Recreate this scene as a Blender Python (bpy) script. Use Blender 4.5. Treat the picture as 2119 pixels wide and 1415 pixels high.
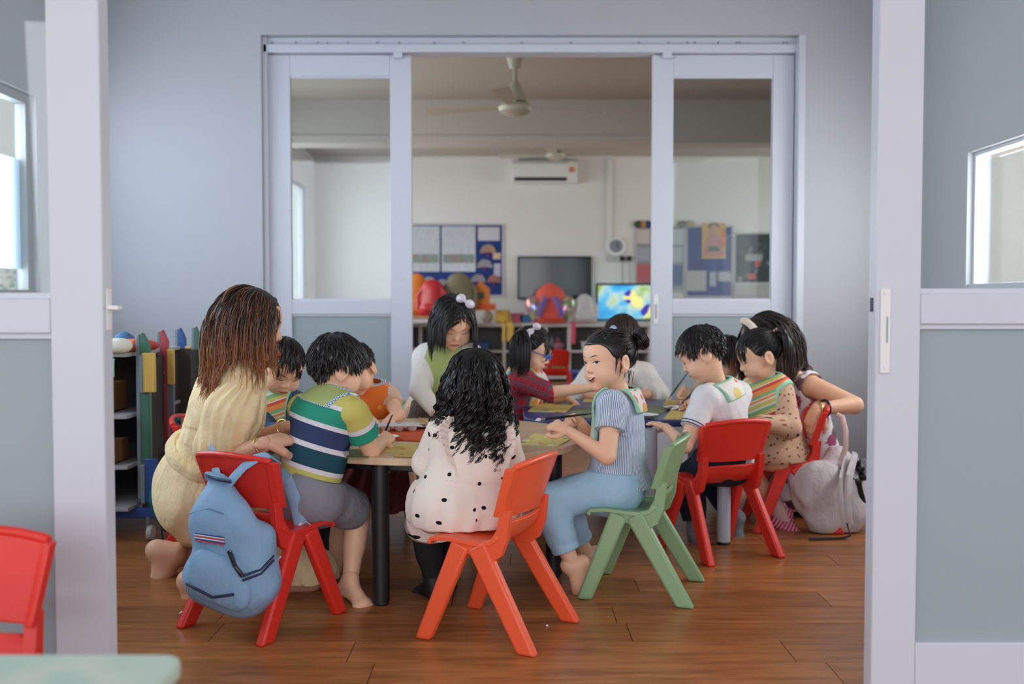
import bpy, bmesh, math, random
import numpy as np
from mathutils import Vector, Matrix

for o in list(bpy.data.objects):
    bpy.data.objects.remove(o, do_unlink=True)
SC = bpy.context.scene
COL = SC.collection
random.seed(7)
RNG = np.random.default_rng(7)
PI = math.pi

# ------------------------------------------------------------------ camera
CAM_H, FPX, PITCH = 0.97, 2060.0, math.radians(2.21)
cam_d = bpy.data.cameras.new('camera')
cam = bpy.data.objects.new('camera', cam_d)
COL.objects.link(cam)
cam.location = (0, 0, CAM_H)
cam.rotation_euler = (PI / 2 - PITCH, 0, 0)
cam_d.sensor_width = 36.0
cam_d.lens = FPX / 2119.0 * 36.0
cam_d.clip_start = 0.05
cam_d.dof.use_dof = True
cam_d.dof.focus_distance = 3.15
cam_d.dof.aperture_fstop = 2.5
SC.camera = cam

# ------------------------------------------------------------------ world
W = bpy.data.worlds.new('world')
SC.world = W
W.use_nodes = True
nt = W.node_tree
bg = nt.nodes['Background']
bg.inputs[0].default_value = (0.90, 0.93, 1.0, 1)
bg.inputs[1].default_value = 1.1

# daylight entering through the glazed openings of the three rooms
def area_light(name, loc, rot, sx, sy, power, color):
    d = bpy.data.lights.new(name, 'AREA')
    d.shape = 'RECTANGLE'; d.size = sx; d.size_y = sy
    d.energy = power; d.color = color
    o = bpy.data.objects.new(name, d); COL.objects.link(o)
    o.location = loc; o.rotation_euler = rot
    return o
area_light('daylight_veranda_opening', (-0.8, -5.0, 1.95), (math.radians(84), 0, math.radians(-5)), 7.0, 3.0, 150, (0.92, 0.93, 1.0))
area_light('daylight_window_side', (-2.62, 3.75, 1.55), (0, math.radians(-90), 0), 1.0, 2.8, 88, (0.90, 0.92, 1.0))
area_light('daylight_window_right', (2.46, 4.1, 1.45), (0, math.radians(90), 0), 0.8, 1.9, 42, (1.0, 0.95, 0.93))
area_light('daylight_classroom', (-2.78, 9.4, 1.7), (0, math.radians(-90), 0), 1.5, 6.3, 112, (0.92, 0.95, 1.0))
area_light('daylight_classroom_right', (4.78, 11.35, 1.7), (0, math.radians(90), 0), 1.5, 2.9, 50, (1.0, 0.95, 0.88))

SC.view_settings.view_transform = 'Standard'
SC.view_settings.look = 'None'
SC.view_settings.exposure = 0.28
SC.view_settings.gamma = 1.0
SC.view_settings.use_curve_mapping = False
SC.cycles.use_denoising = True
SC.cycles.max_bounces = 8
SC.cycles.diffuse_bounces = 4
SC.cycles.transparent_max_bounces = 12

# ------------------------------------------------------------------ pixel helpers
def at(px, py, Y):
    xr = (px - 1059.5) / FPX; yr = -(py - 707.5) / FPX
    dx = xr; dy = math.cos(PITCH) + yr * math.sin(PITCH); dz = -math.sin(PITCH) + yr * math.cos(PITCH)
    k = Y / dy
    return np.array((dx * k, Y, CAM_H + dz * k))
def ground(px, py, z=0.0):
    xr = (px - 1059.5) / FPX; yr = -(py - 707.5) / FPX
    dx = xr; dy = math.cos(PITCH) + yr * math.sin(PITCH); dz = -math.sin(PITCH) + yr * math.cos(PITCH)
    k = (z - CAM_H) / dz
    return np.array((dx * k, dy * k, z))

# ------------------------------------------------------------------ materials
MATS = {}
def srgb(r, g, b):
    f = lambda c: (c / 255.0 / 12.92) if c <= 10 else ((c / 255.0 + 0.055) / 1.055) ** 2.4
    return (f(r), f(g), f(b), 1.0)
def mat(name, color, rough=0.5, spec=0.5, metal=0.0, bump=0.0, bscale=40.0, var=0.0, vscale=8.0, sss=0.0, emit=0.0, coat=0.0, sheen=0.0):
    if name in MATS: return MATS[name]
    m = bpy.data.materials.new(name); m.use_nodes = True
    n = m.node_tree.nodes; l = m.node_tree.links
    b = n['Principled BSDF']
    if len(color) == 3: color = (*color, 1)
    b.inputs['Base Color'].default_value = color
    b.inputs['Roughness'].default_value = rough
    b.inputs['Specular IOR Level'].default_value = spec
    b.inputs['Metallic'].default_value = metal
    if sss: 
        b.inputs['Subsurface Weight'].default_value = sss
        b.inputs['Subsurface Radius'].default_value = (0.012, 0.004, 0.002)
        b.inputs['Subsurface Scale'].default_value = 0.5
    if coat: b.inputs['Coat Weight'].default_value = coat
    if sheen: b.inputs['Sheen Weight'].default_value = sheen
    if emit:
        b.inputs['Emission Color'].default_value = color; b.inputs['Emission Strength'].default_value = emit
    if bump or var:
        tc = n.new('ShaderNodeTexCoord')
    if var:
        t = n.new('ShaderNodeTexNoise'); t.inputs['Scale'].default_value = vscale; t.inputs['Detail'].default_value = 4
        l.new(tc.outputs['Object'], t.inputs['Vector'])
        mr = n.new('ShaderNodeMapRange'); mr.inputs[1].default_value = 0.3; mr.inputs[2].default_value = 0.7
        mr.inputs[3].default_value = 1 - var; mr.inputs[4].default_value = 1 + var
        l.new(t.outputs[0], mr.inputs[0])
        mx = n.new('ShaderNodeVectorMath'); mx.operation = 'SCALE'
        mx.inputs[0].default_value = color[:3]
        l.new(mr.outputs[0], mx.inputs['Scale']); l.new(mx.outputs[0], b.inputs['Base Color'])
    if bump:
        t2 = n.new('ShaderNodeTexNoise'); t2.inputs['Scale'].default_value = bscale; t2.inputs['Detail'].default_value = 3
        l.new(tc.outputs['Object'], t2.inputs['Vector'])
        bp = n.new('ShaderNodeBump'); bp.inputs['Strength'].default_value = bump; bp.inputs['Distance'].default_value = 0.01
        l.new(t2.outputs[0], bp.inputs['Height']); l.new(bp.outputs[0], b.inputs['Normal'])
    MATS[name] = m
    return m
class NG:
    """tiny node-graph helper around one Principled material"""
    def __init__(s, name, rough=0.8, spec=0.3):
        s.m = bpy.data.materials.new(name); s.m.use_nodes = True
        s.n = s.m.node_tree.nodes; s.l = s.m.node_tree.links
        s.b = s.n['Principled BSDF']; s.b.inputs['Roughness'].default_value = rough
        s.b.inputs['Specular IOR Level'].default_value = spec
        MATS[name] = s.m
    def node(s, t, **kw):
        x = s.n.new('ShaderNode' + t)
        for k, v in kw.items(): setattr(x, k, v)
        return x
    def put(s, sock, v):
        if hasattr(v, 'default_value') or hasattr(v, 'is_output'): s.l.new(v, sock)
        else: sock.default_value = v
    def attr(s, name='pat'):
        a = s.node('Attribute'); a.attribute_name = name; return a.outputs['Vector']
    def obj(s): return s.node('TexCoord').outputs['Object']
    def sep(s, v):
        x = s.node('SeparateXYZ'); s.l.new(v, x.inputs[0]); return x.outputs
    def math(s, op, a, b=0.0, c=0.0):
        x = s.node('Math', operation=op); s.put(x.inputs[0], a); s.put(x.inputs[1], b); s.put(x.inputs[2], c); return x.outputs[0]
    def vscale(s, v, sc, off=(0, 0, 0)):
        x = s.node('Mapping'); s.l.new(v, x.inputs['Vector']); x.inputs['Scale'].default_value = sc; x.inputs['Location'].default_value = off
        return x.outputs[0]
    def noise(s, v, scale, detail=3, rough=0.5):
        x = s.node('TexNoise'); s.l.new(v, x.inputs['Vector']); x.inputs['Scale'].default_value = scale
        x.inputs['Detail'].default_value = detail; x.inputs['Roughness'].default_value = rough; return x.outputs[0]
    def voro(s, v, scale, rnd=1.0, out='Distance'):
        x = s.node('TexVoronoi')
        if out[:2] == '2D': x.voronoi_dimensions = '2D'; out = out[2:] or 'Distance'
        s.l.new(v, x.inputs['Vector']); x.inputs['Scale'].default_value = scale
        x.inputs['Randomness'].default_value = rnd; return x.outputs[out]
    def ramp(s, f, stops, interp='CONSTANT'):
        x = s.node('ValToRGB'); r = x.color_ramp; r.interpolation = interp
        while len(r.elements) < len(stops): r.elements.new(0.5)
        for e, (p, c) in zip(r.elements, stops):
            e.position = p; e.color = c if len(c) == 4 else (*c, 1)
        s.put(x.inputs[0], f); return x.outputs[0]
    def mix(s, f, a, b, mode='MIX'):
        x = s.node('Mix', data_type='RGBA', blend_type=mode)
        s.put(x.inputs[0], f); s.put(x.inputs[6], a); s.put(x.inputs[7], b); return x.outputs[2]
    def bump(s, h, strength=0.3, dist=0.01):
        x = s.node('Bump'); x.inputs['Strength'].default_value = strength; x.inputs['Distance'].default_value = dist
        s.l.new(h, x.inputs['Height']); s.l.new(x.outputs[0], s.b.inputs['Normal'])
    def out(s, c):
        s.put(s.b.inputs['Base Color'], c); return s.m

# ------------------------------------------------------------------ mesh helpers
def link(o, parent=None):
    COL.objects.link(o)
    if parent is not None: o.parent = parent
    return o
def mesh_data(name, v, f, m=None, smooth=False):
    me = bpy.data.meshes.new(name)
    me.from_pydata([tuple(map(float, p)) for p in v], [], [tuple(q) for q in f])
    if m is not None: me.materials.append(m)
    if smooth: me.polygons.foreach_set('use_smooth', [True] * len(me.polygons))
    me.update(); return me
def tag(o, label=None, cat=None, group=None, kind=None):
    if label: o['label'] = label
    if cat: o['category'] = cat
    if group: o['group'] = group
    if kind: o['kind'] = kind
    return o
def empty(name, loc=(0, 0, 0), rz=0.0, label=None, cat=None, group=None, kind=None):
    o = bpy.data.objects.new(name, None); COL.objects.link(o)
    o.location = tuple(map(float, loc)); o.rotation_euler = (0, 0, rz); o.empty_display_size = 0.05
    return tag(o, label, cat, group, kind)
class MB:
    def __init__(s): s.v = []; s.f = []
    def add(s, v, f):
        k = len(s.v); s.v += [tuple(map(float, p)) for p in v]; s.f += [tuple(i + k for i in q) for q in f]; return s
    def box(s, c, d, rot=None):
        x, y, z = d[0] / 2, d[1] / 2, d[2] / 2
        P = [Vector(p) for p in ((-x, -y, -z), (x, -y, -z), (x, y, -z), (-x, y, -z), (-x, -y, z), (x, -y, z), (x, y, z), (-x, y, z))]
        if rot is not None: P = [rot @ p for p in P]
        c = Vector(tuple(map(float, c)))
        return s.add([p + c for p in P], [(0, 3, 2, 1), (4, 5, 6, 7), (0, 1, 5, 4), (1, 2, 6, 5), (2, 3, 7, 6), (3, 0, 4, 7)])
    def span(s, a, b):
        return s.box([(a[i] + b[i]) / 2 for i in range(3)], [abs(b[i] - a[i]) for i in range(3)])
    def tube(s, pts, r, n=10, cap=True, flat=None):
        """tube along pts; r number or list; flat=(normal hint, ratio) squashes the section"""
        P = [np.array(p, float) for p in pts]; N = len(P)
        R = [r] * N if np.isscalar(r) else list(r)
        T = [P[min(i + 1, N - 1)] - P[max(i - 1, 0)] for i in range(N)]
        T = [t / (np.linalg.norm(t) + 1e-12) for t in T]
        up = np.array(flat[0], float) if flat else (np.array((0, 0, 1.0)) if abs(T[0][2]) < 0.9 else np.array((1.0, 0, 0)))
        V = []; F = []
        for i in range(N):
            a = np.cross(T[i], up); a /= np.linalg.norm(a) + 1e-12
            b = np.cross(a, T[i]); 
            if not flat: up = b
            q = flat[1] if flat else 1.0
            for k in range(n):
                t = 2 * PI * k / n
                V.append(P[i] + R[i] * (math.cos(t) * a + math.sin(t) * b * q))
        for i in range(N - 1):
            for k in range(n):
                k2 = (k + 1) % n
                F.append((i * n + k, i * n + k2, (i + 1) * n + k2, (i + 1) * n + k))
        if cap: F.append(tuple(range(n))[::-1]); F.append(tuple((N - 1) * n + k for k in range(n)))
        return s.add(V, [q[::-1] for q in F])
    def lathe(s, prof, n=24, c=(0, 0, 0), axis='z'):
        V = []; F = []; m = len(prof)
        for r, z in prof:
            for k in range(n):
                t = 2 * PI * k / n; p = (r * math.cos(t), r * math.sin(t), z)
                if axis == 'y': p = (p[0], p[2], -p[1])
                if axis == 'x': p = (p[2], p[0], p[1])
                V.append((p[0] + c[0], p[1] + c[1], p[2] + c[2]))
        for i in range(m - 1):
            for k in range(n):
                k2 = (k + 1) % n
                F.append((i * n + k, i * n + k2, (i + 1) * n + k2, (i + 1) * n + k))
        F.append(tuple(range(n))[::-1]); F.append(tuple((m - 1) * n + k for k in range(n)))
        return s.add(V, F)
    def prism(s, outline, o, ux, uy, un, h):
        """outline 2d points extruded by h along un from o"""
        o, ux, uy, un = [np.array(q, float) for q in (o, ux, uy, un)]
        n = len(outline)
        V = [o + ux * a + uy * b for a, b in outline] + [o + ux * a + uy * b + un * h for a, b in outline]
        F = [tuple(range(n))[::-1], tuple(range(n, 2 * n))] + [(i, (i + 1) % n, n + (i + 1) % n, n + i) for i in range(n)]
        return s.add(V, F)
    def ball(s, c, r, n=12, m=8, R=None):
        r = (r, r, r) if np.isscalar(r) else r
        V = []; F = []
        for j in range(1, m):
            ph = PI * j / m
            for k in range(n):
                t = 2 * PI * k / n
                p = Vector((r[0] * math.sin(ph) * math.cos(t), r[1] * math.sin(ph) * math.sin(t), r[2] * math.cos(ph)))
                if R is not None: p = R @ p
                V.append((p[0] + c[0], p[1] + c[1], p[2] + c[2]))
        for zz in (r[2], -r[2]):
            p = Vector((0, 0, zz)); p = R @ p if R is not None else p
            V.append((p[0] + c[0], p[1] + c[1], p[2] + c[2]))
        t, b = (m - 1) * n, (m - 1) * n + 1
        for j in range(m - 2):
            for k in range(n):
                k2 = (k + 1) % n; F.append((j * n + k, (j + 1) * n + k, (j + 1) * n + k2, j * n + k2))
        for k in range(n):
            k2 = (k + 1) % n; F.append((t, k, k2)); F.append((b, (m - 2) * n + k2, (m - 2) * n + k))
        return s.add(V, F)
    def sheet(s, fn, nu, nv, th):
        """closed sheet of thickness th from fn(u,v)->point, u,v in 0..1"""
        G = np.array([[fn(i / nu, j / nv) for j in range(nv + 1)] for i in range(nu + 1)], float)
        du = np.gradient(G, axis=0); dv = np.gradient(G, axis=1)
        N = np.cross(du, dv); N /= np.linalg.norm(N, axis=2, keepdims=True) + 1e-12
        A = (G + N * th / 2).reshape(-1, 3); B = (G - N * th / 2).reshape(-1, 3)
        n1 = nv + 1; K = len(A); F = []
        for i in range(nu):
            for j in range(nv):
                a, b, c, d = i * n1 + j, (i + 1) * n1 + j, (i + 1) * n1 + j + 1, i * n1 + j + 1
                F.append((a, b, c, d)); F.append((K + d, K + c, K + b, K + a))
        for i in range(nu):
            a, b = i * n1, (i + 1) * n1; F.append((a, K + a, K + b, b))
            a, b = i * n1 + nv, (i + 1) * n1 + nv; F.append((b, K + b, K + a, a))
        for j in range(nv):
            F.append((j + 1, K + j + 1, K + j, j)); a = nu * n1 + j; F.append((a, K + a, K + a + 1, a + 1))
        return s.add(np.vstack([A, B]), F)
    def build(s, name, m, parent=None, smooth=False, bevel=0.0, seg=2, sub=0, angle=40):
        me = mesh_data(name, s.v, s.f, m)
        o = link(bpy.data.objects.new(name, me), parent)
        if bevel:
            b = o.modifiers.new('bevel', 'BEVEL'); b.width = bevel; b.segments = seg; b.limit_method = 'ANGLE'; b.angle_limit = math.radians(35)
        if sub:
            b = o.modifiers.new('sub', 'SUBSURF'); b.levels = sub; b.render_levels = sub
        if smooth or sub or bevel:
            me.polygons.foreach_set('use_smooth', [True] * len(me.polygons))
            if not sub: me.set_sharp_from_angle(angle=math.radians(angle))
        return o
def copy_tree(o, parent=None):
    c = o.copy(); COL.objects.link(c); c.parent = parent
    for ch in list(o.children): copy_tree(ch, c)
    return c
def local(o, loc, rz=0, rot=None):
    o.location = tuple(map(float, loc)); o.rotation_euler = rot if rot else (0, 0, rz); return o
# ================================================================== the setting
YW = 5.6                      # front face of the wall with the sliding doors
XL, XR = -2.5, 2.33           # side walls of the activity room
HC = 2.9
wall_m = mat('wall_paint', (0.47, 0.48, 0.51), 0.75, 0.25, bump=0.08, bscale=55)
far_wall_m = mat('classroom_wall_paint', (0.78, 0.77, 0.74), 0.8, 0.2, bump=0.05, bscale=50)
ceil_m = mat('ceiling_paint', (0.50, 0.45, 0.39), 0.9, 0.1)
beam_m = mat('beam_paint', (0.60, 0.56, 0.50), 0.9, 0.1)
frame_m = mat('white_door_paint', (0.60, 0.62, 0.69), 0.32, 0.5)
alu_m = mat('grey_window_frame', (0.36, 0.38, 0.39), 0.4, 0.5)
black_m = mat('black_plastic', (0.012, 0.012, 0.014), 0.35, 0.5)
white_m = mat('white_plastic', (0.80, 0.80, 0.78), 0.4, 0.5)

def glass_mat(name, tint, ior=1.45, gl=1.0):
    m = bpy.data.materials.new(name); m.use_nodes = True
    n, l = m.node_tree.nodes, m.node_tree.links
    n.remove(n['Principled BSDF'])
    tr = n.new('ShaderNodeBsdfTransparent'); tr.inputs[0].default_value = (*tint, 1)
    g = n.new('ShaderNodeBsdfGlossy'); g.inputs['Roughness'].default_value = 0.02; g.inputs[0].default_value = (gl, gl, gl, 1)
    lw = n.new('ShaderNodeLayerWeight')
    pw = n.new('ShaderNodeMath'); pw.operation = 'POWER'; pw.inputs[1].default_value = 5.0
    fr = n.new('ShaderNodeMath'); fr.operation = 'MULTIPLY_ADD'; fr.inputs[1].default_value = .9; fr.inputs[2].default_value = .05
    l.new(lw.outputs['Facing'], pw.inputs[0]); l.new(pw.outputs[0], fr.inputs[0])
    mx = n.new('ShaderNodeMixShader')
    l.new(fr.outputs[0], mx.inputs[0]); l.new(tr.outputs[0], mx.inputs[1]); l.new(g.outputs[0], mx.inputs[2])
    l.new(mx.outputs[0], n['Material Output'].inputs[0]); MATS[name] = m; return m
glass_m = glass_mat('door_glass', (0.88, 0.91, 0.92))
clear_m = glass_mat('window_glass', (0.92, 0.95, 0.95))
def frost_mat(name, col, tw):
    m = bpy.data.materials.new(name); m.use_nodes = True
    n, l = m.node_tree.nodes, m.node_tree.links
    b = n['Principled BSDF']; b.inputs['Base Color'].default_value = (*col, 1); b.inputs['Roughness'].default_value = 0.45
    t = n.new('ShaderNodeBsdfTranslucent'); t.inputs[0].default_value = (*col, 1)
    mx = n.new('ShaderNodeMixShader'); mx.inputs[0].default_value = tw
    l.new(b.outputs[0], mx.inputs[1]); l.new(t.outputs[0], mx.inputs[2]); l.new(mx.outputs[0], n['Material Output'].inputs[0])
    MATS[name] = m; return m
frost_m = frost_mat('frosted_panel', (0.47, 0.545, 0.58), 0.35)
film_m = frost_mat('window_film', (0.72, 0.82, 0.90), 0.6)

# floor with its planks ------------------------------------------------
g = NG('floor_planks', 0.30, 0.5)
oi = g.node('ObjectInfo')
ov = g.obj()
add = g.node('VectorMath', operation='ADD'); g.l.new(ov, add.inputs[0])
sc3 = g.node('VectorMath', operation='SCALE'); g.l.new(oi.outputs['Random'], sc3.inputs['Scale']); sc3.inputs[0].default_value = (37.0, 11.0, 5.0)
g.l.new(sc3.outputs[0], add.inputs[1])
grain = g.noise(g.vscale(add.outputs[0], (2.2, 26, 10)), 1.6, 6, 0.62)
fine = g.noise(g.vscale(add.outputs[0], (7, 190, 30)), 1.5, 3, 0.6)
c1 = g.ramp(grain, [(0.25, srgb(94, 54, 28)), (0.48, srgb(160, 98, 52)), (0.62, srgb(190, 122, 68)), (0.8, srgb(122, 70, 36))], 'LINEAR')
c2 = g.mix(0.35, c1, g.ramp(fine, [(0.3, srgb(94, 54, 28)), (0.7, srgb(196, 132, 78))], 'LINEAR'))
hv = g.node('HueSaturation'); g.l.new(c2, hv.inputs['Color'])
g.l.new(g.math('MULTIPLY_ADD', oi.outputs['Random'], 0.35, 0.78), hv.inputs['Value'])
g.bump(fine, 0.05, 0.002)
plank_m = g.out(hv.outputs[0])
floor = MB().span((-3.2, -3.0, -0.12), (3.2, 13.4, -0.006)).build('floor', mat('floor_underlay', (0.05, 0.03, 0.02), 0.6))
tag(floor, 'brown wood-look plank floor running through the rooms', 'floor', kind='structure')
PWD, PLN = 0.165, 1.22
mesh_cache = {}
rows = int((5.6 - 2.0) / PWD) + 1
joints = {}   # end joints that can be picked out in the photograph fix the stagger of their rows
for jx, jy in ((1276, 1286), (925, 1381), (1588, 1208), (455, 1300), (590, 1205), (1735, 1400)):
    gp = ground(jx, jy); joints[int((gp[1] - 2.0) / PWD)] = gp[0]
rp = random.Random(3)
for r in range(rows):
    y0 = 2.0 + r * PWD
    off = joints.get(r, rp.uniform(-1.2, 0.0))
    x = off - math.ceil((off - XL) / PLN) * PLN
    while x < XR:
        a, b = max(x, XL), min(x + PLN, XR); x += PLN
        if b - a < 0.02: continue
        L = round(b - a, 3)
        if L not in mesh_cache:
            w = PWD - 0.0016; l2 = L / 2 - 0.0012
            mesh_cache[L] = MB().box((0, 0, -0.003), (2 * l2, w, 0.006)).build('plank', plank_m, floor)
            o = mesh_cache[L]
        else:
            o = mesh_cache[L].copy(); COL.objects.link(o)
        o.location = ((a + b) / 2, y0 + PWD / 2, 0.0)
far_floor = MB().span((-3.0, 2.0 + rows * PWD, -0.006), (5.0, 13.4, 0.0))
far_floor.build('plank_field', plank_m, floor)['kind'] = 'stuff'
MB().span((-3.2, -3.0, -0.006), (3.2, 2.0, 0.0)).build('plank_field', plank_m, floor)['kind'] = 'stuff'

def struct(name, mb, m, label, **k):
    return tag(mb.build(name, m, **k), label, name.split('_')[0], kind='structure')
# wall with the opening
ox0, ox1 = (545 - 1059.5) * YW / FPX, (1658 - 1059.5) * YW / FPX
oz = at(1100, 72, YW)[2]
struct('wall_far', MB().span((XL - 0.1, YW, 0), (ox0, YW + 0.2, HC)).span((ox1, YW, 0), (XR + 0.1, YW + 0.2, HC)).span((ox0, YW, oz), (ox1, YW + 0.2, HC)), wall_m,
       'white painted wall holding the wide sliding door opening')
def wall_with_window(name, x, x2, y0, y1, wy0, wy1, wz0, wz1, m, label):
    b = MB().span((x, y0, 0), (x2, wy0, HC)).span((x, wy1, 0), (x2, y1, HC)).span((x, wy0, 0), (x2, wy1, wz0)).span((x, wy0, wz1), (x2, wy1, HC))
    return struct(name, b, m, label)
WL = (2.35, 5.27, 1.0, 2.06)
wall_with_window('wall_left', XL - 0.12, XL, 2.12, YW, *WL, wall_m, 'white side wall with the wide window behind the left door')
WR = (3.1, 5.12, 1.03, 1.74)
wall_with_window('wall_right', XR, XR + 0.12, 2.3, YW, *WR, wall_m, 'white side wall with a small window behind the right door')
struct('ceiling_activity_room', MB().span((-2.7, -2.4, HC), (2.6, YW + 0.2, HC + 0.1)), mat('ceiling_white', (0.8, 0.8, 0.8), 0.9, 0.1), 'white ceiling of the activity room')
# wall over the near doors
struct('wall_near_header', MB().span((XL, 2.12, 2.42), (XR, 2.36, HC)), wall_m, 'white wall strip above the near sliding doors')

# classroom behind
CX0, CX1, YB = -2.6, 4.6, 13.2
struct('wall_back', MB().span((CX0 - 0.1, YB, 0), (CX1 + 0.1, YB + 0.15, HC)), far_wall_m, 'off-white back wall of the classroom')
wall_with_window('wall_classroom_left', CX0 - 0.1, CX0, YW + 0.2, YB, 6.2, 12.6, 0.95, 2.45, far_wall_m, 'classroom side wall with a row of windows')
wall_with_window('wall_classroom_right', CX1, CX1 + 0.1, YW + 0.2, YB, 9.9, 12.8, 0.95, 2.45, far_wall_m, 'right classroom wall with windows')
struct('ceiling_classroom', MB().span((CX0 - 0.1, YW + 0.2, HC), (CX1 + 0.1, YB + 0.2, HC + 0.1)), ceil_m, 'beige classroom ceiling')
struct('wall_classroom_front', MB().span((XR + .12, YW, 0), (CX1 + 0.1, YW + 0.2, HC)), mat('beige_render', (0.80, 0.70, 0.58), .9, .1), 'beige outer wall seen through the right window')
bz = at(1100, 296, 9.5)[2]
bm_ = tag(MB().span((CX0, 9.5, bz), (CX1, 9.8, HC)).span((CX0, 9.485, bz), (CX1, 9.5, bz + 0.07)).build('trim_1', beam_m), 'beige ceiling beam crossing the classroom', 'beam', kind='structure')
tag(MB().span((CX0, YB - 0.06, at(1100, 328, YB - 0.06)[2]), (CX1, YB, HC)).build('trim_2', far_wall_m), 'boxed cornice along the back wall top', 'trim', kind='structure')

# windows --------------------------------------------------------------
def window(name, x, w, label, film=None, fm=None, fw=.05):
    fm = fm or alu_m
    y0, y1, z0, z1 = w
    e = empty(name, (x, (y0 + y1) / 2, z0), 0, label, 'window', kind='structure')
    L = y1 - y0; H = z1 - z0
    for nm, a, b in (('frame_head', (-.03, -L / 2, H - fw), (.03, L / 2, H)), ('frame_sill', (-.05, -L / 2, 0), (.05, L / 2, .04)),
                     ('frame_jamb', (-.03, -L / 2, .04), (.03, -L / 2 + fw, H - fw)), ('frame_jamb', (-.03, L / 2 - fw, .04), (.03, L / 2, H - fw)),
                     ('mullion', (-.025, -.03, .04), (.025, .03, H - .05))):
        MB().span(a, b).build(nm, fm, e, bevel=0.004)
    for s in (-1, 1):
        MB().span((-.004, min(s * .03, s * (L / 2 - .05)), .04), (.004, max(s * .03, s * (L / 2 - .05)), H - .05)).build('pane', clear_m, e)
    if film: MB().span((-.012, -L / 2 + .05, film[0]), (-.008, L / 2 - .05, film[1])).build('film_band', film_m, e)
    return e
window('window_1', XL - .06, WL, 'grey framed side window seen through the left near door', film=(0.15, 0.72))
window('window_2', XR + .06, WR, 'small window seen through the right near door', fm=frame_m, fw=.02)
window('window_3', CX0 - .05, (6.2, 12.6, 0.95, 2.45), 'long grey framed classroom window on the left')
window('window_4', CX1 + .05, (9.9, 12.8, 0.95, 2.45), 'classroom window on the right wall')

# sliding door leaves ----------------------------------------------------
def door_leaf(name, x0, x1, yf, th, ztop, r1, r2, zg, sw, label, handle=None, s2=None):
    """x0..x1 leaf, front face yf, thickness th, mid rail r1..r2, glass top zg"""
    e = empty(name, ((x0 + x1) / 2, yf + th / 2, 0.0), 0, label, 'door', kind='structure')
    c = np.array(((x0 + x1) / 2, yf + th / 2, 0.0))
    def sp(nm, a, b, m, bv=0.003):
        return MB().span(np.array(a) - c, np.array(b) - c).build(nm, m, e, bevel=bv)
    s2 = sw if s2 is None else s2
    sp('stile', (x0, yf, 0.01), (x0 + sw, yf + th, ztop), frame_m)
    sp('stile', (x1 - s2, yf, 0.01), (x1, yf + th, ztop), frame_m)
    sp('top_rail', (x0 + sw, yf, zg), (x1 - s2, yf + th, ztop), frame_m)
    sp('mid_rail', (x0 + sw, yf, r1), (x1 - s2, yf + th, r2), frame_m)
    sp('bottom_rail', (x0 + sw, yf, 0.01), (x1 - s2, yf + th, 0.16), frame_m)
    sp('glass_pane', (x0 + sw, yf + th * .45, r2), (x1 - s2, yf + th * .55, zg), glass_m, 0)
    sp('frosted_panel', (x0 + sw, yf + th * .4, 0.16), (x1 - s2, yf + th * .6, r1), frost_m, 0)
    for a, b in ((r2 - .001, r2 + .012), (r1 - .012, r1 + .001), (zg - .012, zg + .001)):
        sp('glazing_bead', (x0 + sw, yf + th * .2, a), (x1 - s2, yf + th * .4, b), frame_m, 0.001)
    return e, sp
YD = YW + 0.07
zt = at(700, 113, YD)[2]; zg = at(700, 157, YD)[2]; zr2 = at(700, 622, YD)[2]; zr1 = at(700, 650, YD)[2]
xp = lambda px, Y: (px - 1059.5) * Y / FPX
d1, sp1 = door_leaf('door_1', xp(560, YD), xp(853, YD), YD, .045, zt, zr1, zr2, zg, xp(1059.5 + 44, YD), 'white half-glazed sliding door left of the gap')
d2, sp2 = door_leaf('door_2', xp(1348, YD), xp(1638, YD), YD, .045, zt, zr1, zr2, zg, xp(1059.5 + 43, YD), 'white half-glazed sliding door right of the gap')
hx = xp(1357, YD); hz = at(1357, 640, YD)[2]
h = sp2('handle', (hx - .014, YD - .006, hz - .085), (hx + .014, YD, hz + .085), white_m, .003)
MB().span((hx - (xp(1348, YD) + xp(1638, YD)) / 2 - .004, -.032, hz - .05), (hx - (xp(1348, YD) + xp(1638, YD)) / 2 + .004, -.027, hz + .03)).build('finger_slot', alu_m, h)
# track and jamb trims
tr = empty('trim_3', ((ox0 + ox1) / 2, YW + .05, at(1100, 107, YW + .02)[2]), 0, 'white sliding door track under the opening head', 'track', kind='structure')
tz0, tz1 = at(1100, 108, YW + .03)[2], at(1100, 91, YW + .03)[2]
cx = (ox0 + ox1) / 2
MB().span((ox0 - cx + .004, -.02, 0), (ox1 - cx - .02, .1, tz1 - tz0)).build('track_body', frame_m, tr, bevel=.003)
MB().span((ox0 - cx + .004, .0, tz1 - tz0), (ox1 - cx - .02, .08, oz - tr.location.z - .002)).build('track_bracket', frame_m, tr)
for px in (566, 615, 660, 680, 722, 783, 827, 900, 960, 1080, 1180, 1320, 1380, 1420, 1435, 1483, 1520, 1527, 1617, 1624):
    MB().ball((xp(px, YW + .03) - cx, -.004, tz1 - tz0 + .012), .006, 8, 6).build('screw', alu_m, tr)
for px in (615, 790, 1407, 1572):   # door hangers
    MB().tube([(xp(px, YD) - cx, YD - YW - .03, 0.0), (xp(px, YD) - cx, YD - YW - .03, -.045)], .008, 8).build('hanger', alu_m, tr)
for px in (827, 1376):
    MB().span((xp(px - 9, YD) - cx, -.018, -.03), (xp(px + 9, YD) - cx, .012, .004)).build('stop_block', frame_m, tr)
tag(MB().span((ox0, YW + .03, 0), (ox0 + .025, YW + .19, oz)).build('trim_4', frame_m, bevel=.003), 'white jamb lining left of the sliding doors', 'trim', kind='structure')
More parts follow.
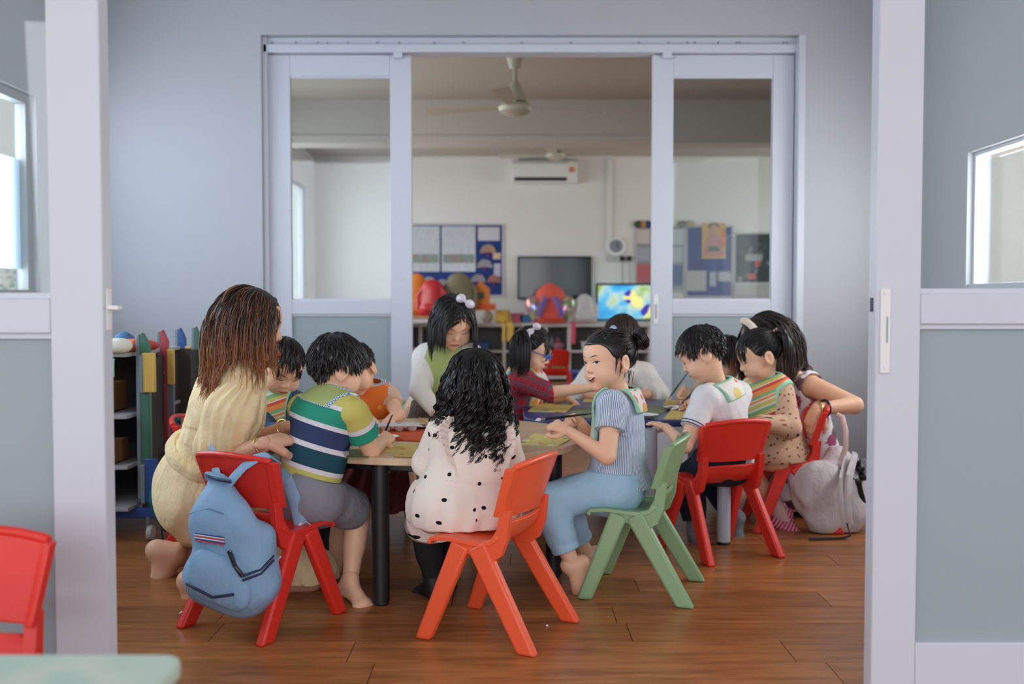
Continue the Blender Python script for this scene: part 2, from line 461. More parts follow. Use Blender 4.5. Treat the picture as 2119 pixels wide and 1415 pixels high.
tag(MB().span((ox1 - .03, YW - .004, 0), (ox1 + .01, YW + .19, oz)).build('trim_5', frame_m, bevel=.003), 'white jamb lining right of the sliding doors', 'trim', kind='structure')
tag(MB().span((ox1 + .01, YW - .012, 0), (XR, YW, .09)).build('baseboard_right', frame_m, bevel=.003), 'white baseboard right of the sliding doors', 'baseboard', kind='structure')
tag(MB().span((XL, YW - .012, 0), (ox0, YW, .09)).build('baseboard_left', frame_m, bevel=.003), 'white baseboard behind the toy rack', 'baseboard', kind='structure')

# near sliding doors, cut by the picture's sides
YN1, YN2 = 2.12, 2.35
xa, xb = xp(104, YN1), xp(214, YN1)
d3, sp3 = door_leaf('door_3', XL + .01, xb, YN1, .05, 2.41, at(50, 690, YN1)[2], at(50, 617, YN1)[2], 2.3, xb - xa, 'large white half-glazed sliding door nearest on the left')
zz = at(225, 640, YN1)[2]
h = sp3('strike_plate', (xb, YN1 + .012, zz - .045), (xb + .004, YN1 + .036, zz + .045), white_m, .001)
MB().span((xb + .004 - (XL + .01 + xb) / 2, -.013, zz + .0), (xb + .026 - (XL + .01 + xb) / 2, .011, zz + .008)).build('latch_tongue', white_m, h)
xa, xb = xp(1812, YN2), xp(1905, YN2)
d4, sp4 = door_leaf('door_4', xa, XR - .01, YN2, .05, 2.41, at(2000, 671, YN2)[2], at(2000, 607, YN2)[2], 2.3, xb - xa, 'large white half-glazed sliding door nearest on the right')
p0, p1 = at(1819, 772, YN2), at(1842, 597, YN2)
c4 = (xa + XR - .01) / 2
h = sp4('handle_plate', (p0[0], YN2 - .007, p0[2]), (p1[0], YN2, p1[2]), white_m, .002)
def onplate(nm, px0, py0, px1, py1, m, yy=-.009):
    a, b = at(px0, py0, YN2), at(px1, py1, YN2)
    MB().span((min(a[0], b[0]) - c4, yy - .025, min(a[2], b[2])), (max(a[0], b[0]) - c4, yy - .022, max(a[2], b[2]))).build(nm, m, h)
onplate('finger_slot', 1825, 645, 1835, 712, black_m, -.006)
onplate('slot_lip', 1832, 655, 1835, 709, mat('grey_lip', (0.30, 0.38, 0.42), .4), -.0075)
onplate('lock_marker', 1827, 622, 1835, 627, mat('green_marker', srgb(70, 150, 135), .4), -.006)
for py in (605, 760): 
    q = at(1830, py, YN2); MB().lathe([(.0045, -.003), (.0045, 0), (.003, .002)], 12, (q[0] - c4, -.032, q[2]), 'y').build('screw', white_m, h)
q0, q1 = at(1799, 645, YN2 + .03), at(1803, 616, YN2 + .03)
sp4('latch_slot', (xa - .002, YN2 + .017, q0[2]), (xa + .001, YN2 + .034, q1[2]), mat('dark_blue_slot', (.01, .008, .06), .4), 0)

# outside --------------------------------------------------------------
b = MB().span((-16, 15, 0), (-7.2, 22, 7.5)).build('neighbour_building', mat('cream_render', (0.85, 0.76, 0.66), .9, .1))
tag(b, 'cream building outside the left window', 'building')
e = empty('garden_tree', (-4.9, 9.6, 0), 0, 'leafy tree outside the left window', 'tree')
MB().tube([(0, 0, 0), (.05, 0, .6), (0, .05, 1.1)], [.09, .07, .05], 8).build('trunk', mat('bark', (.16, .12, .09), .9), e)
lv = MB(); rt = random.Random(5)
for i in range(1500):
    t, u = rt.uniform(0, 2 * PI), rt.uniform(-1, 1); r = rt.uniform(.55, 1.0) ** .5
    p = Vector((math.sqrt(1 - u * u) * math.cos(t) * r * .75, math.sqrt(1 - u * u) * math.sin(t) * r * .75, 1.45 + u * r * .55))
    R = Matrix.Rotation(rt.uniform(0, 6), 3, 'Z') @ Matrix.Rotation(rt.uniform(-1, 1), 3, 'X')
    s = rt.uniform(.05, .08)
    lv.add([p + R @ Vector(q) * s for q in ((-.5, 0, 0), (0, -.35, .05), (.6, 0, 0), (0, .35, .05))], [(0, 1, 2, 3)])
lv.build('foliage', mat('pale_leaves', (.42, .52, .38), .6), e)
tag(MB().span((-40, -12, -.3), (40, 40, -.13)).build('yard_ground', mat('pale_concrete', (.5, .5, .48), .9)), 'pale concrete yard outside', 'ground', kind='structure')
# ================================================================== chairs
def plastic(name, col): 
    g = NG(name, .38, .5); n = g.noise(g.obj(), 220, 2); g.bump(n, .05, .001)
    n2 = g.noise(g.obj(), 9, 2)
    return g.out(g.mix(g.math('MULTIPLY', n2, .10), col, (col[0] * .75, col[1] * .7, col[2] * .7, 1)))
red_m = plastic('red_plastic', srgb(222, 48, 36))
orange_m = plastic('orange_plastic', srgb(238, 92, 52))
green_m = plastic('green_plastic', srgb(142, 176, 130))
darkred_m = red_m
def make_chair(name, m, label):
    e = empty(name, (0, 0, 0), 0, label, 'chair', 'small plastic school chairs')
    # side V: each leg a tapered beam rising to the seat corner bracket
    def beam(p, q, w0, w1, t0, t1):
        p, q = np.array(p, float), np.array(q, float); d = (q - p) / np.linalg.norm(q - p)
        sx = np.array((1.0, 0, 0)); sx -= d * sx.dot(d); sx /= np.linalg.norm(sx); sy = np.cross(d, sx)
        # foot cut level with the floor
        V = []
        for c, w, t in ((p, w0, t0), (q, w1, t1)):
            for a, b in ((-1, -1), (1, -1), (1, 1), (-1, 1)):
                v = c + sx * a * t / 2 + sy * b * w / 2
                if c is p: v = v + d * (-v[2] / d[2])
                V.append(v)
        return MB().add(V, [(0, 1, 2, 3), (7, 6, 5, 4), (0, 4, 5, 1), (1, 5, 6, 2), (2, 6, 7, 3), (3, 7, 4, 0)])
    for s in (-1, 1):
        beam((s * .160, .165, 0), (s * .132, .055, .283), .046, .060, .033, .030).build('leg', m, e, bevel=.009, seg=3)
        beam((s * .160, -.165, 0), (s * .132, .005, .283), .050, .062, .033, .030).build('leg', m, e, bevel=.009, seg=3)
    # seat: lofted profile that sweeps up into the back posts
    prof = [(.155, .276), (.15, .290), (.10, .295), (.05, .291), (.015, .288), (-.015, .288), (-.042, .295), (-.062, .314), (-.072, .335), (-.077, .352)]
    P = np.array(prof)
    def seat(u, v):
        k = v * (len(P) - 1); i = min(int(k), len(P) - 2); y, z = P[i] * (1 - (k - i)) + P[i + 1] * (k - i)
        w = .152 - .012 * v - .03 * max(0, v - .8) / .2
        x = (u - .5) * 2 * w
        dip = (1 - (2 * u - 1) ** 2)
        return (x, y - .016 * dip * max(0, v - .6) / .4, z - .010 * dip * min(1, 2.2 * v) * (1 - max(0, v - .6) / .4))
    st = MB().sheet(seat, 12, 18, .012)
    # solid side rails under the seat edge
    for s in (-1, 1):
        out = [(.085, .296), (.085, .262), (.03, .256), (-.005, .240), (-.04, .238), (-.072, .258), (-.092, .31), (-.100, .39), (-.070, .39), (-.060, .335), (-.040, .302), (-.01, .294)]
        st.prism([(a, b) for a, b in out], (s * .118 if s > 0 else -.142, 0, 0), (0, 1, 0), (0, 0, 1), (1, 0, 0), .024)
    so = st.build('seat', m, e, bevel=.004, angle=50)
    # backrest: curved panel with a rolled rim
    def back(u, v):
        t = 2 * u - 1
        w = .128 + .017 * v
        z = .370 + .156 * v - .014 * t * t * v
        y = -.072 - .046 * v - .030 * (1 - t * t)
        return (t * w, y, z)
    bk = MB().sheet(back, 14, 8, .010)
    for s in (0.0, 1.0):   # deep side flanges
        pts = [back(s, v / 8) for v in range(9)]
        sg = 1 if s > .5 else -1
        V = []; 
        for (x, y, z) in pts:
            V += [(x - sg * .010, y - .012, z), (x + sg * .014, y - .004, z), (x + sg * .012, y + .026, z), (x - sg * .008, y + .012, z)]
        F = []
        for i in range(8):
            for k in range(4):
                k2 = (k + 1) % 4; F.append((4 * i + k, 4 * i + k2, 4 * i + 4 + k2, 4 * i + 4 + k))
        F += [(3, 2, 1, 0), (32, 33, 34, 35)]
        bk.add(V, F if sg < 0 else [q[::-1] for q in F])
    pts = [np.array(back(u / 14, 1.0)) + (0, 0, .002) for u in range(15)]
    bk.tube(pts, .0105, 8)
    bk.build('backrest', m, e, bevel=.003, angle=50)
    return e
def place(e, c, fwd, s=1.0):
    e.location = (c[0], c[1], 0.0); e.rotation_euler = (0, 0, math.atan2(-fwd[0], fwd[1])); e.scale = (s, s, s); return e
G = lambda *p: ground(*p)[:2]
def chair_spot(f1, r1, r2):
    """f1 front foot, r1 rear foot same side, r2 other rear foot (pixels)"""
    f1, r1, r2 = G(*f1), G(*r1), G(*r2)
    return (f1 + r2) / 2, (f1 - r1)
red0 = make_chair('plastic_chair', red_m, 'red plastic chair carrying the light blue backpack')
c, fw = chair_spot((700, 1268), (545, 1333), (385, 1296)); place(red0, c, fw); C_BOY, F_BOY = c, fw / np.linalg.norm(fw)
orange0 = make_chair('plastic_chair', orange_m, 'orange plastic chair under the girl in the dotted dress')
c, fw = chair_spot((878, 1318), (1092, 1353), (1182, 1288)); place(orange0, c, fw); C_CUR, F_CUR = c, fw / np.linalg.norm(fw)
green0 = make_chair('plastic_chair', green_m, 'sage green plastic chair under the smiling girl')
c, fw = chair_spot((1212, 1238), (1415, 1256), (1440, 1202)); place(green0, c, fw); C_SMI, F_SMI = c, fw / np.linalg.norm(fw)
def another(src, label, c, fwd, s=1.0):
    o = copy_tree(src); o['label'] = label; return place(o, c, fwd, s)
c = np.array((.81, 3.87)); C_WHT, F_WHT = c, np.array((-.40, .92))
another(red0, 'red plastic chair under the boy in the white shirt', c, F_WHT)
C_RGT = np.array((1.215, 4.33)); another(red0, 'red plastic chair with a woman\'s arm resting on its back', C_RGT, (-1, .05))
C_TOD = np.array((-1.17, 3.88)); another(red0, 'red plastic chair with the teal backpack, beside the toy rack', C_TOD, (1, .1))
C_ORG = np.array((-.62, 4.42)); another(green0, 'green plastic chair behind the child in the orange bib', C_ORG, (.1, -1))
another(red0, 'red plastic chair in the near left corner by the mint table', (-1.015, 1.735), (.06, -1), 1.02)

# ================================================================== tables
wood_top = NG('birch_laminate', .35, .5)
gr = wood_top.noise(wood_top.vscale(wood_top.obj(), (3, 26, 1)), 3, 4)
wood_top.out(wood_top.ramp(gr, [(.3, srgb(196, 164, 130)), (.7, srgb(216, 188, 156))], 'LINEAR'))
TZ = 0.485
def disc_outline(r, n=72): return [(r * math.cos(2 * PI * i / n), r * math.sin(2 * PI * i / n)) for i in range(n)]
TC = np.array((-.29, 3.66)); TR = .56
e = empty('round_table', (TC[0], TC[1], 0), 0, 'round wooden topped table with black legs', 'table')
MB().prism(disc_outline(TR), (0, 0, TZ - .024), (1, 0, 0), (0, 1, 0), (0, 0, 1), .024).build('table_top', wood_top.m, e, bevel=.003)
MB().prism(disc_outline(TR - .07, 40), (0, 0, TZ - .054), (1, 0, 0), (0, 1, 0), (0, 0, 1), .028).build('under_frame', black_m, e, bevel=.004)
l1, l2 = G(788, 1250) - TC, G(1146, 1192) - TC
for L in (l1, l2, -l1 * .92 + (.02, 0), -l2):
    lg = MB().tube([(L[0], L[1], .012), (L[0], L[1], TZ - .03)], .029, 20).build('leg', mat('black_powder_coat', (.010, .010, .011), .42, .5), e, smooth=True)
    MB().lathe([(.024, 0), (.026, .006), (.022, .014)], 16, (L[0], L[1], 0)).build('foot_pad', black_m, lg)
# blue table: rounded rectangle
blue_m = mat('blue_laminate', srgb(36, 56, 118), .35, .5)
BZ = 0.49
def rrect(w, h, r, n=8):
    o = []
    for cx_, cy_, a in ((w - r, h - r, 0), (r - w, h - r, 90), (r - w, r - h, 180), (w - r, r - h, 270)):
        o += [(cx_ + r * math.cos(math.radians(a + 90 * k / n)), cy_ + r * math.sin(math.radians(a + 90 * k / n))) for k in range(n + 1)]
    return o
BC = np.array((.52, 4.53))
e = empty('blue_table', (BC[0], BC[1], 0), 0, 'dark blue table with grey legs behind the round table', 'table')
MB().prism(rrect(.47, .46, .16), (0, 0, BZ - .026), (1, 0, 0), (0, 1, 0), (0, 0, 1), .026).build('table_top', blue_m, e, bevel=.008, seg=3)
grey_leg = mat('grey_painted_steel', (.42, .45, .52), .35, .5)
lx = G(1345, 1128) - BC
for L in ((lx[0], lx[1]), (lx[0] + .30, lx[1] + .02), (lx[0] + .30, lx[1] + .7), (lx[0] - .35, lx[1] + .7)):
    lg = MB().tube([(L[0], L[1], .012), (L[0], L[1], BZ - .02)], .027, 18).build('leg', grey_leg, e, smooth=True)
    MB().lathe([(.024, 0), (.026, .006), (.022, .014)], 14, (L[0], L[1], 0)).build('foot_pad', black_m, lg)
# mint table nearest the camera
g = NG('mint_table_top', .4, .5); n1 = g.noise(g.obj(), 5, 2)
mint = g.out(g.ramp(n1, [(.35, srgb(186, 214, 200)), (.55, srgb(206, 220, 205)), (.7, srgb(176, 208, 196))], 'LINEAR'))
pm = ground(386, 1352, .5); e = empty('mint_table', (pm[0] - .55, pm[1] - .33, 0), 0, 'pale mint table at the bottom left corner', 'table')
MB().prism(rrect(.55, .33, .03), (0, 0, .475), (1, 0, 0), (0, 1, 0), (0, 0, 1), .025).build('table_top', mint, e, bevel=.005)
for s in (-1, 1):
    for t in (-1, 1):
        MB().tube([(s * .47, t * .25, 0), (s * .47, t * .25, .48)], .02, 12).build('leg', grey_leg, e, smooth=True)
# ================================================================== figure engine: smooth solids turned into meshes
def unit(v):
    v = np.asarray(v, float); return v / (np.linalg.norm(v, axis=-1, keepdims=True) + 1e-12)
class Cone:
    """tapered capsule a-b; flat=(axis, ratio) squashes it along an axis"""
    def __init__(s, a, b, ra, rb, k=0.02, flat=None):
        s.a, s.b, s.ra, s.rb, s.k = np.array(a, np.float32), np.array(b, np.float32), ra, rb, k
        s.flat = None
        if flat is not None: s.flat = (unit(flat[0]).astype(np.float32), flat[1])
        m = max(ra, rb); s.lo = np.minimum(s.a, s.b) - m; s.hi = np.maximum(s.a, s.b) + m
    def __call__(s, P):
        a, b = s.a, s.b; Q = P - a; ba = b - a; f = 1.0
        if s.flat:
            n, r = s.flat; q = 1.0 / r - 1.0
            Q = Q + (Q @ n)[..., None] * (n * q); ba = ba + n * (ba @ n) * q; f = .5 + .5 * r
        L = float(ba @ ba) + 1e-12
        t = np.clip((Q @ ba) / L, 0, 1)
        D = Q - t[..., None] * ba
        return (np.sqrt(np.einsum('...i,...i->...', D, D)) - (s.ra + (s.rb - s.ra) * t)) * f
class Ell:
    def __init__(s, c, r, R=None, k=0.02):
        s.c = np.array(c, np.float32); s.r = np.array((r, r, r) if np.isscalar(r) else r, np.float32); s.k = k
        s.R = np.eye(3, dtype=np.float32) if R is None else np.array(R, np.float32)
        m = float(s.r.max()); s.lo = s.c - m; s.hi = s.c + m
    def __call__(s, P):
        q = (P - s.c) @ s.R
        k0 = np.sqrt(np.einsum('...i,...i->...', q / s.r, q / s.r)) + 1e-6
        q2 = q / (s.r * s.r); k1 = np.sqrt(np.einsum('...i,...i->...', q2, q2)) + 1e-6
        return k0 * (k0 - 1.0) / k1
def smin(a, b, k):
    if k <= 0: return np.minimum(a, b)
    h = np.maximum(k - np.abs(a - b), 0) / k
    return np.minimum(a, b) - h * h * k * .25
def smax(a, b, k): return -smin(-a, -b, k)
def field(prims, P):
    d = None
    for p in prims:
        e = p(P); d = e if d is None else smin(d, e, p.k)
    return d
def sdf_mesh(prims, res, post=None, pad=0.012):
    lo = np.min([p.lo for p in prims], axis=0) - pad; hi = np.max([p.hi for p in prims], axis=0) + pad
    B = 6; bs = B * res
    nb = np.ceil((hi - lo) / bs).astype(int)
    g = [lo[i] + (np.arange(nb[i]) + .5) * bs for i in range(3)]
    C = np.stack(np.meshgrid(*g, indexing='ij'), -1).reshape(-1, 3).astype(np.float32)
    hd = bs * .5 * 1.732
    Dc = np.stack([p(C) for p in prims]); Dm = Dc.min(0)
    Ds = None
    for i, p in enumerate(prims): Ds = Dc[i] if Ds is None else smin(Ds, Dc[i], p.k)
    Dp = post(C, Ds) if post else Ds
    act = np.nonzero(np.abs(Dp) < hd * 1.5 + pad)[0]
    o = np.stack(np.meshgrid(*[np.arange(B + 1)] * 3, indexing='ij'), -1).reshape(-1, 3)
    bi = np.stack(np.unravel_index(act, nb), -1)
    I = bi[:, None, :] * B + o[None]
    P = (lo + I * res).astype(np.float32)
    d = np.full(P.shape[:2], 1.0, np.float32)
    for i, p in enumerate(prims):
        sel = np.nonzero(Dc[i, act] < Dm[act] + 2.4 * hd + p.k)[0]
        if len(sel): d[sel] = smin(d[sel], p(P[sel]).astype(np.float32), p.k)
    if post: d = post(P, d)
    S = np.where(Dp < 0, -1.0, 1.0).astype(np.float32).reshape(nb)
    n = nb * B + 1
    G = np.ones(n, np.float32)
    G[:-1, :-1, :-1] = S.repeat(B, 0).repeat(B, 1).repeat(B, 2)
    G[I[..., 0], I[..., 1], I[..., 2]] = d
    # naive surface nets
    s = G < 0
    c = np.zeros(n - 1, np.int8)
    offs = [(x, y, z) for x in (0, 1) for y in (0, 1) for z in (0, 1)]
    for x, y, z in offs: c += s[x:n[0] - 1 + x, y:n[1] - 1 + y, z:n[2] - 1 + z]
    cell = np.nonzero((c > 0) & (c < 8)); N = len(cell[0])
    idx = np.full(n - 1, -1, np.int32); idx[cell] = np.arange(N)
    val = np.stack([G[cell[0] + x, cell[1] + y, cell[2] + z] for x, y, z in offs], -1)
    acc = np.zeros((N, 3)); cnt = np.zeros(N)
    for a in range(8):
        for b in range(a + 1, 8):
            df = [offs[b][k] - offs[a][k] for k in range(3)]
            if sum(df) != 1 or min(df) < 0: continue
            va, vb = val[:, a], val[:, b]; m = (va < 0) != (vb < 0)
            t = np.where(m, va / (va - vb + 1e-12), 0)
            acc += m[:, None] * (np.array(offs[a]) + t[:, None] * np.array(df)); cnt += m
    V = lo + (np.stack(cell, -1) + acc / np.maximum(cnt, 1)[:, None]) * res
    Q = []
    for ax in range(3):
        sl0 = [slice(None)] * 3; sl1 = [slice(None)] * 3; sl0[ax] = slice(0, -1); sl1[ax] = slice(1, None)
        e0, e1 = s[tuple(sl0)], s[tuple(sl1)]
        E = np.nonzero(e0 != e1); E = np.stack(E, -1)
        u, w = [(1, 2), (2, 0), (0, 1)][ax]
        ok = (E[:, u] > 0) & (E[:, w] > 0) & (E[:, u] < n[u] - 1) & (E[:, w] < n[w] - 1); E = E[ok]
        def at_(du, dw):
            F = E.copy(); F[:, u] += du; F[:, w] += dw; return idx[F[:, 0], F[:, 1], F[:, 2]]
        q = np.stack([at_(-1, -1), at_(0, -1), at_(0, 0), at_(-1, 0)], -1)
        inside = s[E[:, 0], E[:, 1], E[:, 2]]
        q = np.where(inside[:, None], q, q[:, ::-1]); Q.append(q[(q >= 0).all(1)])
    return V, np.concatenate(Q)
def np_mesh(name, V, Q, m, parent=None, pat=None, smooth=True):
    me = bpy.data.meshes.new(name); k = Q.shape[1]
    me.vertices.add(len(V)); me.vertices.foreach_set('co', np.asarray(V, np.float32).ravel())
    me.loops.add(Q.size); me.loops.foreach_set('vertex_index', Q.ravel().astype(np.int32))
    me.polygons.add(len(Q)); me.polygons.foreach_set('loop_start', np.arange(0, Q.size, k, dtype=np.int32))
    me.polygons.foreach_set('use_smooth', np.ones(len(Q), bool) if smooth else np.zeros(len(Q), bool))
    if pat is not None:
        a = me.attributes.new('pat', 'FLOAT_VECTOR', 'POINT'); a.data.foreach_set('vector', np.asarray(pat, np.float32).ravel())
    me.update(calc_edges=True); me.materials.append(m)
    return link(bpy.data.objects.new(name, me), parent)
def join(parts):
    V, Q, k = [], [], 0
    for v, q in parts: V.append(v); Q.append(q + k); k += len(v)
    return np.concatenate(V), np.concatenate(Q)
def wob(P, f, seed=0):
    """smooth pseudo-noise in -1..1 for folds"""
    r = np.random.default_rng(seed); s = 0
    for i in range(4):
        dv = r.normal(size=3); dv *= f * (0.7 + .3 * i) / np.linalg.norm(dv)
        s = s + np.sin(P @ dv.astype(np.float32) + r.uniform(0, 6) + 1.3 * np.sin(P @ (dv[[1, 2, 0]] * .6).astype(np.float32)))
    return s / 4

# ------------------------------------------------------------------ skin and hair materials
def skin_mat(name, col):
    g = NG(name, .48, .4); n = g.noise(g.obj(), 14, 3)
    dark = (col[0] * .9, col[1] * .78, col[2] * .74, 1)
    g.b.inputs['Subsurface Weight'].default_value = .12; g.b.inputs['Subsurface Radius'].default_value = (.010, .004, .002); g.b.inputs['Subsurface Scale'].default_value = .6
    return g.out(g.mix(g.math('MULTIPLY', n, .55), col, dark))
SKIN = skin_mat('child_skin', srgb(242, 196, 164))
SKIN2 = skin_mat('adult_skin', srgb(230, 180, 148))
def hair_mat(name, root, tip, rough=.34):
    g = NG(name, rough, .55); x, y, z = g.sep(g.attr())
    t = g.math('MULTIPLY_ADD', y, .35, g.math('MULTIPLY', x, .9))
    return g.out(g.ramp(t, [(0.0, root), (.35, root), (.95, tip)], 'LINEAR'))
BLACK_HAIR = hair_mat('black_hair', srgb(20, 18, 19), srgb(34, 29, 29))
SOFT_HAIR = hair_mat('soft_black_hair', srgb(24, 20, 20), srgb(46, 36, 34))
BROWN_HAIR = hair_mat('copper_brown_hair', srgb(40, 26, 20), srgb(170, 106, 64), .4)
DARK_BROWN = hair_mat('dark_brown_hair', srgb(34, 26, 22), srgb(74, 52, 40), .4)
eye_g = NG('eye', .15, .6); ex, ey, ez = eye_g.sep(eye_g.attr())
er = eye_g.math('SQRT', eye_g.math('ADD', eye_g.math('MULTIPLY', ex, ex), eye_g.math('MULTIPLY', ez, ez)))
EYE = eye_g.out(eye_g.ramp(er, [(0.0, (.004, .004, .004)), (.30, (.018, .010, .007)), (.56, srgb(222, 216, 212))]))
LASH = mat('lash', (.012, .010, .010), .6)
BROW = mat('eyebrow_hair', srgb(92, 66, 54), .8)
LIP = mat('lip', srgb(205, 120, 108), .4)
LIPR = mat('red_lip', srgb(196, 62, 66), .4)
TOOTH = mat('tooth', srgb(240, 236, 228), .3)
MOUTH = mat('mouth_inside', srgb(92, 36, 34), .5)

# ------------------------------------------------------------------ heads
class Head:
    def __init__(s, c, fwd, up=(0, 0, 1), sc=1.0):
        s.c = np.array(c, float); f = unit(fwd); r = unit(np.cross(f, np.array(up, float))); u = np.cross(r, f)
        s.R = np.stack([r, f, u], 1); s.s = sc
    def w(s, p): return s.c + (np.asarray(p, float) * s.s) @ s.R.T
    def l(s, P): return ((P - s.c.astype(np.float32)) @ s.R.astype(np.float32)) / s.s
    def dirw(s, v): return unit(np.asarray(v, float) @ s.R.T)
    def ell(s, c, r, k, tilt=None):
        R = s.R if tilt is None else s.R @ np.array(tilt)
        r = (r, r, r) if np.isscalar(r) else r
        return Ell(s.w(c), [q * s.s for q in r], R, k * s.s)
    def cone(s, a, b, ra, rb, k): return Cone(s.w(a), s.w(b), ra * s.s, rb * s.s, k * s.s)
    def prims(s, neck=None, neck_r=.036, ears=True):
        L = [s.ell((0, -.012, .030), (.074, .090, .078), .02), s.ell((0, .018, -.030), (.062, .060, .070), .035), s.ell((0, .036, .030), (.056, .042, .046), .03)]
        for q in (-1, 1): L.append(s.ell((q * .035, .040, -.043), .032, .022))
        L += [s.ell((0, .054, -.087), .014, .028), s.cone((0, .072, .006), (0, .083, -.022), .005, .0075, .012), s.ell((0, .0865, -.0265), .0080, .009)]
        for q in (-1, 1): L.append(s.ell((q * .0095, .0800, -.0290), .0062, .006))
        L += [s.ell((0, .0735, -.0535), (.019, .009, .0065), .009), s.ell((0, .0715, -.0620), (.015, .009, .0060), .009)]
        if ears:
            for q in (-1, 1):
                a = math.radians(22) * q; t = np.array([[math.cos(a), math.sin(a), 0], [-math.sin(a), math.cos(a), 0], [0, 0, 1]])
                L.append(s.ell((q * .0775, -.020, -.010), (.0085, .0225, .032), .005, t))
                L.append(s.ell((q * .0740, -.011, -.036), (.006, .009, .011), .008))
        if neck is not None: L.append(Cone(s.w((0, -.016, -.045)), neck, neck_r * s.s, neck_r * s.s * 1.08, .03 * s.s))
        return L
    def post(s, P, d):
        q = s.l(P)
        for sg in (-1, 1):
            e = np.sqrt(((q[..., 0] - sg * .031) / .021) ** 2 + ((q[..., 1] - .090) / .0135) ** 2 + ((q[..., 2] - .001) / .0105) ** 2) - 1
            d = smax(d, -e * .0105 * s.s, .010 * s.s)
            c = np.sqrt(((q[..., 0] - sg * .0875) / .0085) ** 2 + ((q[..., 1] + .016) / .0125) ** 2 + ((q[..., 2] + .008) / .019) ** 2) - 1
            d = smax(d, -c * .0085 * s.s, .003 * s.s)
        return d
    def snap(s, prims, xz, lift=.0006):
        """points of the face surface straight in front of local (x, z)"""
        p = np.stack([xz[:, 0], np.full(len(xz), .13), xz[:, 1]], -1); P = s.w(p).astype(np.float32); f = s.R[:, 1].astype(np.float32)
        for i in range(40):
            d = s.post(P, field(prims, P)); P = P - f * (np.clip(d, -.02, .03) * .7)[:, None]
        return P + f * lift * s.s
def grid_faces(nu, nv):
    a = np.arange(nu * (nv + 1)).reshape(nu, nv + 1)[:, :-1].ravel()
    return np.stack([a, a + nv + 1, a + nv + 2, a + 1], -1)
def decal(H, prims, name, m, root, outline, nu=12, nv=5, lift=.0007, pat=None):
    """outline(t)->(x, z_low, z_high)"""
    xz = []; 
    for i in range(nu + 1):
        x, a, b = outline(i / nu)
        for j in range(nv + 1): xz.append((x, a + (b - a) * j / nv))
    xz = np.array(xz); V = H.snap(prims, xz, lift)
    Q = grid_faces(nu, nv)
    p = None if pat is None else pat(xz)
    return np_mesh(name, V - ROOT, Q, m, root, p)
ROOT = np.zeros(3)
def face(H, prims, root, eyes='open', mouth='shut', gaze=(0, 0), lip=LIP, brow=True, sides=(-1, 1)):
    for sg in sides:
        ex, ez = sg * .0315, -.001
        up, dn, w = {'open': (.0050, .0036, .0145), 'down': (-.0012, .0036, .0135)}[eyes]
        def ol(t, ex=ex, ez=ez, sg=sg):
            q = 2 * t - 1; c = max(0, 1 - q * q) ** .75
            tilt = .0016 * q * sg
            return ex + q * w, ez + tilt - dn * c, ez + tilt + up * c
        if eyes == 'open':
            e = decal(H, prims, 'eye', EYE, root, ol, 14, 6, .0006, lambda xz: np.stack([(xz[:, 0] - ex - gaze[0]) / .0105, 0 * xz[:, 0], (xz[:, 1] - ez - gaze[1] - .0006) / .0105], -1))
        pts = H.snap(prims, np.array([(ol(i / 10)[0] + sg * (.002 if i in (0, 10) else 0) * 0, ol(i / 10)[2] if eyes == 'open' else ol(i / 10)[1]) for i in range(11)]), .0008)
        mb = MB(); mb.tube([p - ROOT for p in pts], [.0005 + .0011 * math.sin(PI * (i + 1.5) / 13) for i in range(11)], 5); mb.build('eyelid', LASH, root, smooth=True)
        if brow:
            decal(H, prims, 'eyebrow', BROW, root, lambda t: (sg * (.014 + .034 * t), .0185 + .0045 * math.sin(PI * t * .75) - .0018 * math.sin(PI * min(1, t + .12)), .0185 + .0045 * math.sin(PI * t * .75) + .0018 * math.sin(PI * min(1, t + .12))), 10, 2, .0006)
    if mouth == 'shut':
        decal(H, prims, 'mouth', lip, root, lambda t: (.0185 * (2 * t - 1), -.0585 - .0065 * max(0, 1 - (2 * t - 1) ** 2) ** .8, -.0575 + .0058 * max(0, 1 - abs(2 * t - 1) ** 2.2)), 14, 6, .0005)
        pts = H.snap(prims, np.array([(.018 * (2 * i / 10 - 1), -.0576 - .0008 * math.cos(PI * (2 * i / 10 - 1))) for i in range(11)]), .0006)
        MB().tube([p - ROOT for p in pts], .0006, 4).build('mouth_line', mat('lip_line', srgb(132, 62, 56), .5), root)
    if mouth == 'smile':
        W_, c0 = .0235, lambda q: .0065 * q * q
        decal(H, prims, 'lips', lip, root, lambda t: (W_ * (2 * t - 1), -.0600 + c0(2 * t - 1) - .0105 * max(0, 1 - (2 * t - 1) ** 2) ** .7, -.0560 + c0(2 * t - 1) * .7 + .0052 * max(0, 1 - abs(2 * t - 1) ** 2)), 16, 6, .0006)
        decal(H, prims, 'mouth_opening', MOUTH, root, lambda t: (.0190 * (2 * t - 1), -.0590 + c0(2 * t - 1) - .0062 * max(0, 1 - (2 * t - 1) ** 2) ** .7, -.0565 + c0(2 * t - 1) * .8 + .0018 * max(0, 1 - (2 * t - 1) ** 2)), 14, 4, .0011)
        decal(H, prims, 'teeth', TOOTH, root, lambda t: (.0155 * (2 * t - 1), -.0572 + c0(2 * t - 1) - .0026 * max(0, 1 - (2 * t - 1) ** 2) ** .6, -.0565 + c0(2 * t - 1) * .9 + .0012 * max(0, 1 - (2 * t - 1) ** 2)), 14, 3, .0016)

